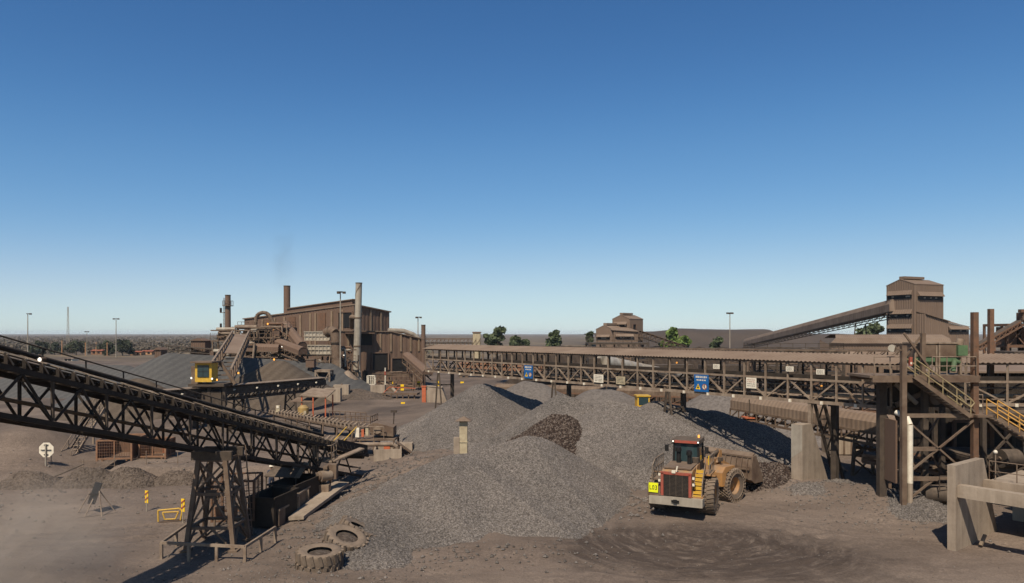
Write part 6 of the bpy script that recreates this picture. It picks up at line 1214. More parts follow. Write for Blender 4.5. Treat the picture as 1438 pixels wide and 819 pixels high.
for k in range(6): c = a.lerp(b, (k+.3)/6); MB().bar(c-V((0,0,.6)), V((c.x, c.y, 0)), .18).build('leg', M['steel_dark'], t)
for k in range(7): c = a.lerp(b, k/7); d = (b-a).normalized(); rr = .93-.35*k/7; MB().tube(c, c+d*.12, rr, n=16).build('band', M['grey_steel'], t)
MB().box(a-V((.9, 0, .3)), (1.4, 1.6, 1.6)).build('head_chute', M['steel_dark'], t)
gallery('dark belt conveyor behind the gantry at wagon height', 'belt_line', (2, 104, 4.6), (52, 78, 4.4), 1.6, .6, M['steel_dark'], None, True, (.08, .22, .36, .5, .64, .78, .92), hood=False, th=1.2, bay=1.8)
gallery('lower rusty belt conveyor behind the gantry running beside the dark one', 'belt_line', (-2, 95, 2.6), (40, 73, 3.0), 1.4, .9, M['rust'], M['steel'], True, (.1, .3, .5, .7, .9), th=.9, bay=1.8)
frame_tower('dark multi level steel transfer frame far behind the gantry middle', 'transfer_station', 13, 23, 120, 125, 8.6, (2.8, 5.6, 8.4), M['steel_dark'], nx=4, cat='steel frame'); frame_tower('dark steel transfer frame behind the gantry near the stair tower', 'transfer_station', 30, 41, 88, 92, 8.0, (2.6, 5.2, 7.8), M['steel_dark'], nx=4, cat='steel frame')
for k, (x, y, h) in enumerate(((15, 121, 2.4), (19, 121, 3), (33, 89, 2.2), (37, 89, 3.0))): t = thing('chute_box', ('squat brown chute box in the far frame', 'tall brown chute box in the far frame', 'squat brown chute box in the frame near the stair tower', 'tall brown chute box in the frame near the stair tower')[k], 'chute', (x, y, 2.9), 'brown chute boxes'); MB().box((x, y, 3+h/2), (2.0, 1.8, h)).build('box', M['clad'], t); MB().prism([(x-1, y-.9, 3), (x+1, y-.9, 3), (x+.4, y-.9, 1.4), (x-.4, y-.9, 1.4)], (0, 1.8, 0)).build('funnel', M['clad'], t)
# yellow dozer glimpsed between heaps
dz = thing('bulldozer', 'yellow bulldozer half hidden behind the gravel ridge under the gantry', 'bulldozer', (14.5, 76, 0)); bx, by = 14.4, 76
MB().box((bx, by, 1.9), (3.6, 1.9, .9)).build('body', M['yellow'], dz); cbz = MB().box((bx-.5, by, 2.9), (1.3, 1.5, 1.2)).build('cab', M['yellow'], dz); MB().box((bx-.5, by-.77, 3.0), (1.0, .04, .8)).build('window', M['glass'], cbz); MB().box((bx-.5, by, 3.55), (1.5, 1.7, .12)).build('roof', M['yellow'], cbz)
for s in (-1.1, 1.1): m = MB(); m.prism([(bx-2, by+s-.25, .5), (bx-1.6, by+s-.25, .05), (bx+1.6, by+s-.25, .05), (bx+2, by+s-.25, .5), (bx+1.6, by+s-.25, 1.0), (bx-1.6, by+s-.25, 1.0)], (0, .5, 0)); m.build('track', M['black'], dz)
MB().prism([(bx+2.4, by-1.7, .1), (bx+2.6, by-1.7, .9), (bx+2.4, by-1.7, 1.6), (bx+2.6, by-1.7, 1.6), (bx+2.8, by-1.7, .9), (bx+2.6, by-1.7, .1)], (0, 3.4, 0)).build('blade', M['yellow'], dz); MB().bar((bx+1, by-1.4, .6), (bx+2.5, by-1.4, .6), .25).bar((bx+1, by+1.4, .6), (bx+2.5, by+1.4, .6), .25).build('push_arm', M['yellow'], dz); MB().tube((bx+.9, by+.3, 2.3), (bx+.9, by+.3, 3.2), .08, n=8).build('exhaust_pipe', M['black'], dz)
# stepped brown building
def gabled(t, C, a, b, la, lb, z0, z1, zr, mat, roofm, pitch=.5):
    """corner C nearest the viewer, a runs to the gabled end face, b along the eave"""
    C = V((C[0], C[1], 0)); a, b = V((*a, 0)).normalized(), V((*b, 0)).normalized(); A, B, D = C+a*la, C+b*lb, C+a*la+b*lb; mid = C+a*la/2
    wall(t, A, mid, z1, zr, mat, pitch, .045, z0); wall(t, mid, C, zr, z1, mat, pitch, .045, z0); wall(t, C, B, z1, z1, mat, pitch, .045, z0); wall(t, B, D, z1, z1, mat, pitch*2, .08, z0); wall(t, D, A, z1, z1, mat, pitch*2, .08, z0)
    m = MB(); up = lambda p, z: p+V((0,0,z)); e = .06
    m.prism([up(C-a*e-b*e, z1-.06), up(B-a*e+b*e, z1-.06), up(B+a*la/2+b*e, zr+.05), up(mid-b*e, zr+.05)], (0,0,.14)); m.prism([up(A+a*e-b*e, z1-.06), up(mid-b*e, zr+.05), up(B+a*la/2+b*e, zr+.05), up(D+a*e+b*e, z1-.06)], (0,0,.14)); r = m.build('roof', roofm, t)
    m = MB(); m.bar(up(mid+b*lb*.05, zr+.45), up(mid+b*lb*.75, zr+.45), 1.2, .5); m.build('ridge_vent', roofm, r); return C, a, b
sb = thing('screen_house', 'stepped brown clad building with a taller gabled block and dark window bands', 'building', (30, 190, 0)); a_, b_d = (-.72, .69), (.69, .72)
gabled(sb, (31.35, 190), a_, b_d, 5.6, 6.5, 0, 14.0, 15.0, M['clad2'], M['roof']); gabled(sb, (26.4, 187), a_, b_d, 5.4, 8, 0, 11.2, 12.2, M['clad2'], M['roof'])
C = V((31.35, 190, 0)); a3 = V((*a_, 0)).normalized(); awning(sb, C+a3*5.0, -a3, 0, 4.2, 12.6, M['roof'], .9, .9); 
wall(sb, (26.6, 186.6), (33.4, 188.6), 11.0, 10.6, M['clad2'], .5, .08); MB().prism([(26.2, 186.2, 10.95), (33.6, 188.2, 10.55), (31.2, 191, 11.6), (25.2, 190, 11.8)], (0, 0, .12)).build('roof', M['roof'], sb)
dd = V((6.8, 2.0, 0)).normalized(); awning(sb, (26.6, 186.6, 0), dd, .5, 5.6, 9.4, M['roof'], .9, .8); awning(sb, V((26.4, 187, 0))+a3*5.0, -a3, 0, 4.2, 9.2, M['roof'], .9, .8)
opening(sb, C, V((*b_d, 0)), 1.2, 2.8, 10.8, 12.6, 'belt_opening')
gallery('short sloping conveyor coming down from the stepped brown building', 'sloping_conveyor', (34.2, 191, 10.8), (48.5, 200, 6.6), 1.7, .5, M['steel'], None, True, (.5, .85), hood=False, th=1.4, bay=1.7)
t = thing('low_store', 'long low store with a rolled brown roof beyond the gantry', 'building', (58, 128, 0)); x0, x1 = (1168-CX)/F*126, (1335-CX)/F*126
wall(t, (x0, 126), (x1, 126), 7.9, 7.9, M['clad2'], .5, .08); m = MB(); sec = [(126, 7.8), (125.6, 8.4), (126.2, 9.3), (128.5, 9.95), (131, 9.3)]
for (ya, za), (yb, zb) in zip(sec[:-1], sec[1:]): m.corr((x0+(.8 if za > 8.5 else -.5), ya, za), (x1, ya, za), (x0+(.8 if zb > 8.5 else -.5)+(1.0 if zb > 9.5 else 0), yb, zb), (x1, yb, zb), 60, .07, (0, -.6, .8))
m.build('roof', M['roof'], t); wall(t, (x0, 131), (x0, 126), 9, 7.9, M['clad2'], .5, .08)
gallery('flat roofed brown gallery in front of the long low store', 'inclined_gallery', (38, 124, 6.0), (79, 118, 6.2), 1.6, 1.1, M['steel'], M['roof'], True, (.1, .3, .5, .7, .9), group='roofed galleries beyond the gantry')
# transfer tower
tt = thing('transfer_tower', 'tall brown clad transfer tower with three dark vent bands', 'tower', (79, 140, 0)); C, a, b = gabled(tt, (79.2, 140), (-.39, .92), (.92, .39), 6.4, 8.25, 0, 19.85, 20.9, M['clad2'], M['clad2'])
for z in (17.9, 14.1, 11.2): awning(tt, C+a*6.0, -a, 0, 5.4, z, M['clad2'], .8, 1.1)
awning(tt, C, b, .7, 7.7, 17.6, M['clad2'], 1.0, 1.1)
D = C-a*2.0+b*.3; wall(tt, D, D+b*6.6, 13.9, 12.5, M['clad2'], .5, .08); wall(tt, D+a*2, D, 14.1, 13.9, M['clad2'], .5, .08); MB().prism([D-a*.3+V((0,0,13.85)), D+b*6.8-a*.3+V((0,0,12.45)), D+b*6.8+a*2+V((0,0,12.9)), D+a*2+V((0,0,14.4))], (0,0,.14)).build('wing_roof', M['clad2'], tt)
E = C+b*6.6-a*1.3; wall(tt, E, E+b*7.4, 12.4, 11.4, M['clad2'], .5, .08); wall(tt, E+b*7.4, E+b*7.4+a*5, 11.4, 11.4, M['clad2'], .5, .08); MB().prism([E-a*.1+V((0,0,12.4)), E+b*7.5-a*.1+V((0,0,11.4)), E+b*7.5+a*5+V((0,0,12.6)), E+b*1.3+a*5+V((0,0,14.2))], (0,0,.14)).build('wing_roof', M['clad2'], tt); awning(tt, E, b, 1.2, 6.9, 11.0, M['clad2'], .9, .8)
gallery('long enclosed brown gallery climbing to the tall transfer tower', 'rising_gallery', (90.5, 275, 5.4), (77.6, 144.0, 14.6), 2.4, 2.7, M['steel_dark'], M['roof'], True, (.86,), th=1.0, bay=3.6)
# ================================================================== stair tower and hoppers
t = thing('stair_tower_steelwork', 'tall open steel stair tower frame with columns and braces beside the gantry', 'steel frame', (24, 41, 0))
YF, YB = 40.6, 44.2
for x, y, z1, s, mt in ((22.15, 40.3, 9.5, .27, 'steel'), (21.9, 42.2, 7.7, .42, 'steel_dark'), (24.1, 41.6, 7.7, .3, 'steel_dark'), (26.5, 40.8, 11.4, .3, 'rust'), (24.2, 44.2, 7.7, .26, 'steel_dark'), (26.7, 44.2, 7.7, .26, 'steel_dark'), (31.6, 47.0, 11.8, .28, 'rust'), (23.6, 40.9, 10.2, .22, 'steel')):
    MB().bar((x, y, -.2 if z1 < 10 or x > 24 else 7.8), (x, y, z1), s, s, up=V((1,0,0))).build('column', M[mt], t)
MB().box((23.5, 41.9, 7.72), (6.3, 2.8, .14)).build('platform_deck', M['steel'], t)
for y in (YF-.05, 43.2): MB().bar((20.5, y, 7.55), (26.6, y, 7.55), .16, .3).build('platform_beam', M['steel'], t)
for z, xa, xb in ((5.5, 22.2, 26.4), (1.9, 22.2, 26.2), (3.6, 22.2, 24.1)): MB().bar((xa, YF, z), (xb, YF, z), .16, .22).build('beam', M['steel'], t)
for p, q in (((22.3, YF, 5.4), (26.3, YF, 1.9)), ((22.3, YF, 2.0), (26.4, YF, 5.3)), ((22.2, 42.4, 5.4), (24.1, 42.4, 2.0)), ((24.2, YF, 7.4), (26.4, YF, 5.7)), ((24.3, 44, 1.5), (26.6, 44, 5.4)), ((24.3, 44, 5.4), (26.6, 44, 1.5)), ((22.2, YF, .4), (24.1, YF, 1.9))): MB().bar(p, q, .1).build('diagonal_brace', M['steel'], t)
for p, q in (((22.4, 40.7, 10.2), (24.0, 40.7, 8.0)), ((23.6, 41, 10.1), (22.3, 41, 8.4))): MB().bar(p, q, .1).build('knee_brace', M['steel'], t)
rail(t, [(20.6, 40.5, 7.8), (22.4, 40.5, 7.8)], 1.05, .9, M['steel_pale'], .03); rail(t, [(23.9, 40.5, 7.8), (26.4, 40.5, 7.8), (26.4, 43, 7.8)], 1.05, .9, M['steel_pale'], .03)
MB().box((26.9, 40.9, 5.5), (1.3, 1.5, .12)).build('landing', M['steel'], t); rail(t, [(26.4, 41.6, 5.55), (27.5, 41.6, 5.55)], 1.05, .6, M['steel_pale'], .03)
MB().box((22.0, 41.35, 3.4), (.1, 1.2, 3.6)).build('side_panel', M['clad'], t)
def stair(label, a, b, w_, n, rm):
    a, b = V(a), V(b); t = thing('steel_stair', label, 'stair', a, 'flights of the steel stair'); m = MB()
    for k in range(n): c = a.lerp(b, (k+.5)/n); m.box(c+V((0, w_/2, 0)), (.27, w_, .04))
    m.build('tread', M['steel_pale'], t)
    for o in (0, w_): MB().bar(a+V((0, o, 0)), b+V((0, o, 0)), .05, .24).build('stringer', M['steel'], t)
    for o in (0, w_):
        m = MB()
        for z in (1.0, .52): m.tube(a+V((0, o, z)), b+V((0, o, z)), .04, n=8)
        for k in range(5): c = a.lerp(b, k/4); m.tube(c+V((0, o, 0)), c+V((0, o, 1.0)), .03, n=6)
        m.tube(b+V((0, o, 1.0)), b+V((.2, o, .75)), .04, n=8); m.tube(b+V((.2, o, .75)), b+V((0, o, .52)), .04, n=8); m.build('handrail', rm, t)
    return t
M['rail_old'] = surf('faded_yellow_rail', (.33, .27, .15), (.22, .18, .12), 5.0, .6, dust=.3); M['rail_orange'] = surf('orange_yellow_rail', (.48, .27, .07), (.36, .20, .06), 4.0, .5)
stair('upper steel flight with faded yellow rails from the hopper platform', (22.75, 40.2, 7.75), (25.9, 40.2, 5.5), .9, 13, M['rail_old']); stair('middle steel flight with orange yellow rails below the landing', (27.0, 39.6, 5.45), (28.6, 38.4, 4.1), .9, 9, M['rail_orange']); stair('lowest steel flight with orange yellow rails running out of the picture', (29.3, 37.2, 4.0), (31.6, 36.4, 2.0), .9, 11, M['rail_orange'])
t = thing('stair_landing', 'blue grey steel landing frame on a thick post with orange yellow rails', 'landing', (28.7, 38.3, 0)); MB().box((28.7, 38.0, 3.86), (1.7, 1.5, .42)).build('deck_frame', M['bluegrey'], t); MB().bar((28.4, 38.2, -.1), (28.4, 38.2, 3.7), .5, .3, up=V((1,0,0))).build('post', M['bluegrey'], t); MB().bar((29.3, 38.6, -.1), (29.3, 38.6, 3.7), .26, .26, up=V((1,0,0))).build('post', M['bluegrey'], t)
m = MB(); q = [V((28.0, 37.3, 4.1)), V((29.3, 37.3, 4.1))]
for a, b in ((q[0], q[1]),):
    for z in (1.0, .5): m.tube(a+V((0,0,z)), b+V((0,0,z)), .05, n=8)
    for k in range(3): p = a.lerp(b, k/2); m.tube(p, p+V((0,0,1.0)), .045, n=8)
m.build('handrail', M['rail_orange'], t)
GH = 'green hoppers on the platform'
for x, lab in ((24.05, 'green dust hopper with grey box on the platform, nearer the gantry'), (25.45, 'green dust hopper with grey box on the platform, beside the rusty column')):
    t = thing('dust_hopper', lab, 'hopper', (x, 42, 7.8), GH); MB().box((x, 42, 9.2), (1.25, 1.2, .75)).build('grey_box', M['steel'], t); MB().box((x, 42, 9.62), (1.35, 1.3, .08)).build('lid', M['steel_pale'], t)
    MB().box((x, 42, 8.7), (1.15, 1.1, .3)).build('collar', M['green'], t)
    m = MB(); tp = [V((x-.57, 41.45, 8.55)), V((x+.57, 41.45, 8.55)), V((x+.57, 42.55, 8.55)), V((x-.57, 42.55, 8.55))]; bt = [V((x-.12, 41.88, 7.95)), V((x+.12, 41.88, 7.95)), V((x+.12, 42.12, 7.95)), V((x-.12, 42.12, 7.95))]
    m.add(tp+bt, [(0,1,5,4), (1,2,6,5), (2,3,7,6), (3,0,4,7), (3,2,1,0), (4,5,6,7)]); m.build('cone', M['green'], t)
    for s in (-.62, .62): MB().bar((x+s, 41.4, 7.8), (x+s, 41.4, 9.5), .09).build('leg', M['steel_pale'], t)
t = thing('green_ladder_box', 'green fan box with a bent green chute beside the hoppers', 'fan', (26, 41.6, 7.8)); MB().box((26.1, 41.5, 9.2), (.55, .6, .6)).build('box', M['green'], t); MB().path([V((25.9, 41.3, 8.5)), V((25.6, 41.2, 8.6)), V((25.45, 41.1, 8.0))], .14, 8).build('bent_chute', M['green'], t); MB().tube((26.05, 41.5, 9.5), (26.15, 41.5, 9.85), .22, n=10).build('cowl', M['steel_pale'], t); MB().bar((26.1, 41.5, 7.8), (26.1, 41.5, 8.9), .12).build('stand', M['steel'], t)
t = thing('floodlight', 'round floodlight on a short arm high on the stair tower column', 'floodlight', (21.6, 40.2, 9.5)); MB().bar((22.1, 40.25, 9.2), (21.5, 40.2, 9.4), .06).build('arm', M['steel'], t); MB().tube((21.35, 40.0, 9.35), (21.6, 40.2, 9.45), .24, .1, 12).build('housing', M['steel'], t); MB().tube((21.34, 39.99, 9.345), (21.35, 40.0, 9.35), .22, n=12).build('lens', M['white'], t)
t = thing('fire_box', 'small red box at the head of the stairs', 'box', (22.7, 40.4, 8.2)); MB().box((22.62, 40.42, 8.6), (.16, .14, .5)).build('cabinet', M['red'], t); MB().box((22.62, 40.35, 8.5), (.1, .02, .12)).build('label_plate', M['white'], t)
t = thing('white_downpipe', 'white painted downpipe standing at the foot of the stair tower', 'pipe', (22.6, 40.3, 0)); MB().tube((22.55, 40.35, 1.7), (22.55, 40.35, 5.0), .16, n=12).build('upper_pipe', M['white'], t); MB().path([V((22.55, 40.35, 5.0)), V((22.5, 40.6, 5.4)), V((22.3, 41.3, 5.6))], .16, 12).build('elbow', M['white'], t); MB().tube((22.55, 40.35, 0), (22.55, 40.35, 1.7), .15, n=12).build('lower_pipe', M['concrete'], t); MB().box((22.55, 40.35, .25), (.5, .5, .45)).build('foot_block', M['concrete'], t)
# covered tube conveyor with the truss below
gallery('round hooded conveyor passing under the gantry behind the concrete pier', 'hooded_conveyor', (20.0, 63, 3.6), (26.6, 46.5, 3.35), 1.7, 1.25, M['steel'], M['roof'], True, (.2, .75), th=.85, bay=1.1)
gallery('low dark conveyor crossing beneath the stair tower', 'low_conveyor', (23.2, 47, 2.3), (30, 43.2, 1.6), 1.2, .4, M['steel'], None, True, (.2, .55, .9), hood=False, th=.5, bay=.8)
gallery('rusty conveyor low behind the retaining wall', 'low_conveyor', (25, 52, 2.0), (36, 45.5, 1.4), 1.3, .4, M['rust'], None, True, (.2, .55, .9), hood=False, th=.6, bay=1.0)
frame_tower('dark machine frame packed under the short gantry section', 'machine_bay', 28.2, 36, 42.6, 47.5, 5.4, (2.4, 5.2), M['steel_dark'], nx=3, rails=False)
for k, (x, y, z, r) in enumerate(((29.3, 42.0, 2.8, .55), (31.2, 42.2, 3.6, .5), (30.3, 42.3, 1.2, .6))): t = thing('drive_drum', ('dark drive drum nearest the blue grey post', 'higher dark drive drum under the short gantry', 'lowest dark drive drum behind the railing')[k], 'drum', (x, y, z), 'dark drive drums'); MB().tube((x-.5, y, z), (x+.6, y+.2, z), r, n=16).build('drum', M['steel_dark'], t); MB().tube((x-.62, y, z), (x+.75, y+.2, z), .12, n=8).build('shaft', M['steel'], t); MB().box((x, y+.3, z-.7), (1.2, .3, 1.3)).build('bearing_stand', M['steel_dark'], t)
for k, (x, h) in enumerate(((28.9, 2.0), (29.6, 2.5), (30.5, 2.2))):
    t = thing('steel_chute', ('narrow grey chute beside the blue grey post', 'tallest grey chute with a bent lip', 'wide grey chute farthest from the wall')[k], 'chute', (x, 37.6, 1.2), 'grey chutes behind the deck rail'); MB().prism([(x-.28, 37.9, 1.2), (x+.32, 37.9, 1.2), (x+.2, 38.2, 1.2+h), (x-.3, 38.2, 1.2+h)], (.05, .5, 0)).build('chute_body', M['concrete'], t)
    MB().prism([(x-.32, 37.8, 1.1), (x+.36, 37.8, 1.1), (x+.36, 37.85, 1.35), (x-.32, 37.85, 1.35)], (0, .2, 0)).build('lip', M['steel'], t); MB().box((x, 38.0, 1.2+h*.55), (.62, .3, .08)).build('stiffener', M['steel'], t)
t = thing('dark_backdrop', 'dark sheeted backdrop added to darken the space behind the short gantry', 'building', (36, 51, 0)); wall(t, (29.2, 50.5), (46, 50.0), 7.4, 7.4, M['steel_shade'], .5, .05); wall(t, (46, 50), (46, 56), 7.4, 7.4, M['steel_shade'], .5, .05); wall(t, (29.2, 56), (29.2, 50.5), 7.4, 7.4, M['steel_shade'], .5, .05)  # building added to keep the space behind the short gantry dark
MB().prism([(28.9, 50.1, 7.4), (46.3, 49.6, 7.4), (46.3, 56, 7.9), (28.9, 56, 7.9)], (0, 0, .12)).build('roof', M['roof'], t); opening(t, V((29.2, 50.5, 0)), V((16.8, -.5, 0)), 2, 5.5, .2, 4.0, 'doorway'); opening(t, V((29.2, 50.5, 0)), V((16.8, -.5, 0)), 8, 9.5, 4.8, 6.4, 'window')
t = thing('chute_house', 'dark boxed transfer chute hanging below the hopper platform', 'chute', (24.6, 43, 5.6)); MB().box((24.4, 43.6, 6.6), (3.6, 1.6, 1.7)).build('casing', M['steel_shade'], t); MB().prism([(23.4, 43.0, 5.75), (25.0, 43.0, 5.75), (24.6, 43.2, 4.6), (23.9, 43.2, 4.6)], (0, 1.0, 0)).build('spout', M['steel_dark'], t); MB().tube((25.4, 42.6, 6.3), (25.4, 42.9, 6.3), .4, n=14).build('drive_pulley', M['steel'], t); MB().bar((23.0, 42.7, 5.9), (26.2, 42.7, 7.3), .12, .3).build('stiffener', M['steel'], t); MB().tube((22.9, 42.6, 7.2), (24.2, 42.6, 6.0), .14, n=8).build('pipe', M['grey_steel'], t)
# retaining wall with beams
rw = thing('retaining_wall', 'tapered concrete abutment wall with two heavy beams projecting from it', 'retaining wall', (20.9, 33.55, 0)); c = V((20.9, 33.55, 0)); u2 = V((.615, -.788, 0)); w2 = V((.8, .6, 0))
MB().prism([c+V((0,0,-.4)), c+w2*5.3+V((0,0,-.4)), c+w2*5.07, c+w2*3.3+V((0,0,3.95)), c+V((0,0,3.95))], u2*-.36).build('wall', M['concrete'], rw)
MB().prism([c+w2*.15+u2*.01+V((0,0,2.45)), c+w2*.15+u2*6+V((0,0,2.45)), c+w2*.15+u2*6+V((0,0,3.03)), c+w2*.15+u2*.01+V((0,0,3.03))], w2*.45).build('beam', M['concrete'], rw)
MB().prism([c+w2*3.2+u2*.01+V((0,0,2.3)), c+w2*3.2+u2*6+V((0,0,2.3)), c+w2*3.2+u2*6+V((0,0,2.9)), c+w2*3.2+u2*.01+V((0,0,2.9))], w2*.4).build('beam', M['concrete'], rw)
hs = thing('hopper_bunker', 'dark concrete bunker chamber under the projecting beams', 'bunker', (25, 34, 0)); B0 = c+w2*3.7
MB().prism([B0+u2*.02+V((0,0,2.35)), B0+u2*7+V((0,0,2.35)), B0+u2*7+w2*4.5+V((0,0,2.35)), B0+u2*.02+w2*4.5+V((0,0,2.35))], (0,0,.45)).build('deck_slab', M['concrete'], hs); MB().prism([B0+w2*4.6+u2*-.4+V((0,0,0)), B0+w2*4.6+u2*7+V((0,0,0)), B0+w2*4.6+u2*7+V((0,0,2.3)), B0+w2*4.6+u2*-.4+V((0,0,2.3))], w2*.3).build('back_wall', M['concrete'], hs)
MB().prism([B0+u2*7+w2*-1+V((0,0,0)), B0+u2*7+w2*4.5+V((0,0,0)), B0+u2*7+w2*4.5+V((0,0,2.3)), B0+u2*7+w2*-1+V((0,0,2.3))], u2*.3).build('side_wall', M['concrete'], hs)
rail(hs, [B0+u2*.1+V((0,0,2.8)), B0+u2*6+V((0,0,2.8))], 1.0, 1.1, M['steel'], .025)
t = thing('lamp_standard', 'small white globe lamp on a thin post behind the abutment wall', 'lamp', B0+V((0,0,2.8))); q = B0+w2*.5+u2*.2; MB().tube(q+V((0,0,2.8)), q+V((0,0,4.1)), .03, n=6).build('post', M['steel_pale'], t); MB().lathe([(.0001, -.1), (.09, -.05), (.1, .03), (.05, .1), (.0001, .11)], 10, Matrix.Translation(q+V((0,0,4.2)))).build('globe', M['white'], t)
t = thing('timber_offcut', 'pale timber offcut leaning on the foot of the abutment wall', 'timber', (22.3, 34.2, 0)); p = c+w2*1.5+u2*.5; MB().bar(p+V((0,0,.05)), p+V((.35, .2, .5)), .14, .1).build('timber', M['wood'], t)
# odds and ends on the ground behind the pier
t = thing('rusty_bin', 'rusty brown skip bin standing on the ground behind the concrete pier', 'skip', (28, 61, 0)); MB().prism([(26.4, 59, .15), (28.7, 59, .15), (28.8, 59, 1.9), (26.3, 59, 1.9)], (0, 1.7, 0)).build('body', M['concrete'], t); MB().box((27.55, 59.8, 1.93), (2.7, 1.9, .1)).build('rim', M['steel'], t)
for x in (26.9, 27.5, 28.1): MB().box((x, 58.96, 1.0), (.1, .1, 1.7)).build('rib', M['steel'], t)
t = thing('cable_stand', 'small steel frame stand on the ground beyond the stair tower', 'stand', (27.5, 53, 0)); m = MB()
for x in (26.9, 28.0): m.bar((x, 52.4, 0), (x, 52.4, 1.3), .16)
m.build('leg_frame', M['steel_pale'], t); MB().bar((26.9, 52.4, 1.3), (27.3, 52.4, 1.6), .16).bar((27.3, 52.4, 1.6), (28.0, 52.4, 1.4), .16).build('top_bar', M['steel_pale'], t); MB().bar((27.9, 52.9, 0), (27.9, 52.4, 1.2), .12).build('strut', M['steel_dark'], t)
t = thing('grated_box', 'low grated steel pump box with railings at the foot of the stair tower', 'pump box', (24.4, 40.5, 0)); MB().tube((23.8, 41.2, .9), (24.9, 40.9, .9), .5, n=14).build('pump_body', M['steel_dark'], t); MB().box((25.2, 41.4, .8), (1.3, .9, 1.0)).build('base', M['steel_dark'], t); rail(t, [(24.2, 40.3, 1.2), (25.8, 40.3, 1.2)], .9, .6, M['steel_dark'], .03)
t = thing('field_shed', 'small brown roofed box on the fines heap beyond the gantry', 'box', (19.5, 62, 2)); MB().box((20.3, 60.5, 1.9), (1.1, 1.0, 2.2)).build('box', M['rust'], t); MB().box((20.3, 60.5, 3.05), (1.3, 1.2, .1)).build('roof', M['orange'], t); MB().bar((20.0, 60.0, 3.1), (20.0, 60.0, 4.6), .08).bar((20.5, 60, 3.1), (20.5, 60, 4.5), .08).build('post', M['steel_dark'], t)
# far right works
gallery('open inclined conveyor rising to a head drum above the short gantry', 'head_conveyor', (58.5, 90, 8.6), (64.5, 90, 12.0), 1.1, .4, M['rust'], None, True, (.3,), hood=False, th=.6, bay=.8)
t = thing('head_drum', 'brown head drum housing topping the open inclined conveyor', 'drum', (64.8, 90, 12)); MB().box((64.8, 89.9, 12.2), (1.3, 1.4, 1.2)).build('housing', M['rust'], t); MB().tube((64.3, 89.1, 12.1), (64.3, 89.25, 12.1), .4, n=12).build('drum_end', M['steel'], t); MB().box((64.2, 89.5, 13.0), (.8, .6, .4)).build('motor', M['rust'], t); rail(t, [(63.9, 89.1, 11.4), (66.2, 89.1, 11.4)], 1.0, .6, M['steel'], .03)
frame_tower('dark rusty open frame building below the head drum', 'open_steelwork', 63, 70, 90.5, 95, 11.4, (8.5, 11.2), M['rust'], nx=3, rails=False); t = thing('frame_sheeting', 'dark brown sheet bins inside the rusty open frame', 'bin', (66, 92, 8)); 
for k in range(3): MB().box((64.2+2.2*k, 92.5, 9.8), (1.6, 1.6, 2.4)).build('bin', M['rust'], t); MB().box((64.2+2.2*k, 92.5, 8.2), (.8, .8, .9)).build('outlet', M['steel_dark'], t)
t = thing('site_roof', 'flat dark brown roof between the rusty columns', 'roof', (59, 92, 7.6)); MB().box((62, 80, 8.05), (14, 4, .25)).build('sheet', M['steel_dark'], t); MB().box((62, 79, 7.7), (14, .3, .35)).build('fascia', M['clad'], t)
for x in (57, 63, 68): MB().bar((x, 78.6, 0), (x, 78.6, 7.7), .3).build('post', M['rust'], t)
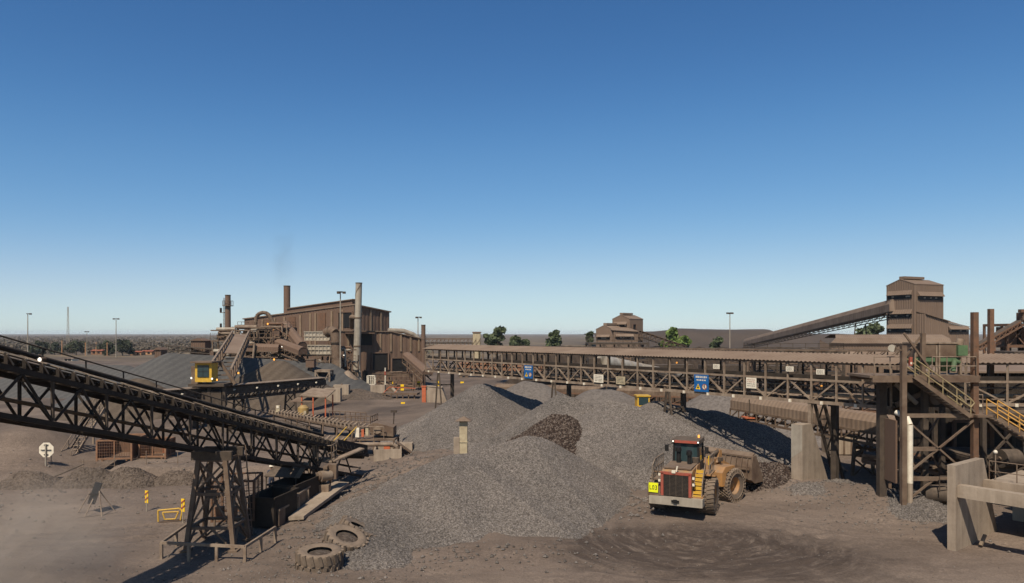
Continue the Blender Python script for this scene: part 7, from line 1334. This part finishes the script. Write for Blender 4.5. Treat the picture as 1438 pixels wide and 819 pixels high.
# ================================================================== dust and smoke in the air
def volume(name, prof, loc, dens, col, label, sc, power, scale=(1, 1, 1)):
    m = bpy.data.materials.new(name+'_volume'); m.use_nodes = True; n = m.node_tree.nodes; l = m.node_tree.links; n.remove(n['Principled BSDF'])
    v = n.new('ShaderNodeVolumePrincipled'); v.inputs['Color'].default_value = tuple(col)+(1,); l.new(v.outputs[0], n['Material Output'].inputs['Volume'])
    tc = n.new('ShaderNodeTexCoord'); nz = noise(n, l, tc.outputs['Object'], sc, 4, .6); r = ramp(n, l, nz.outputs[0], [(.38, (0,)*3), (.7, (1,)*3)])
    gr = n.new('ShaderNodeVectorMath'); gr.operation = 'LENGTH'; mp = n.new('ShaderNodeMapping'); mp.inputs['Scale'].default_value = tuple(1/s for s in scale); l.new(tc.outputs['Object'], mp.inputs[0]); l.new(mp.outputs[0], gr.inputs[0])
    mr = n.new('ShaderNodeMapRange'); mr.interpolation_type = 'SMOOTHSTEP'; mr.inputs[1].default_value = 1.0; mr.inputs[2].default_value = .1; l.new(gr.outputs['Value'], mr.inputs[0])
    mu = n.new('ShaderNodeMath'); mu.operation = 'MULTIPLY'; l.new(mr.outputs[0], mu.inputs[0]); l.new(r.outputs[0], mu.inputs[1])
    m2 = n.new('ShaderNodeMath'); m2.operation = 'MULTIPLY'; m2.inputs[1].default_value = dens; l.new(mu.outputs[0], m2.inputs[0]); l.new(m2.outputs[0], v.inputs['Density'])
    mb_ = MB(); mb_.lathe(prof, 24, Matrix.Scale(scale[0], 4, (1,0,0)) @ Matrix.Scale(scale[1], 4, (0,1,0)) @ Matrix.Scale(scale[2], 4, (0,0,1)), True)
    o = mb_.build(name, m); o.location = loc; return tag(o, label, 'smoke' if 'smoke' in name else 'dust', None, 'stuff')
ball = [(math.sin(a)+.0001, -math.cos(a)) for a in [k*math.pi/14 for k in range(15)]]
volume('dust_cloud', ball, (-20.0, 27.5, 1.2), .22, (.88, .70, .54), 'brown dust cloud drifting low over the yard corner', .35, 1, (7.5, 8.5, 4.2))
volume('smoke_plume', ball, (-51.3, 160, 27.5), .06, (.12, .11, .10), 'faint dark smoke plume above the roof chimney', .25, 1, (3.6, 3.6, 11.5))

# ================================================================== thin winter haze over the whole works
hz = MB().box((0, 3390, 11.5), (10400, 7260, 29)); hm_ = bpy.data.materials.new('haze_air'); hm_.use_nodes = True; hn = hm_.node_tree.nodes; hn.remove(hn['Principled BSDF'])
hv = hn.new('ShaderNodeVolumePrincipled'); hv.inputs['Color'].default_value = (.86, .91, .97, 1); hv.inputs['Density'].default_value = .00009; hm_.node_tree.links.new(hv.outputs[0], hn['Material Output'].inputs['Volume'])
tag(hz.build('haze', hm_), 'thin pale haze lying over the works and the plain', 'haze', None, 'stuff')
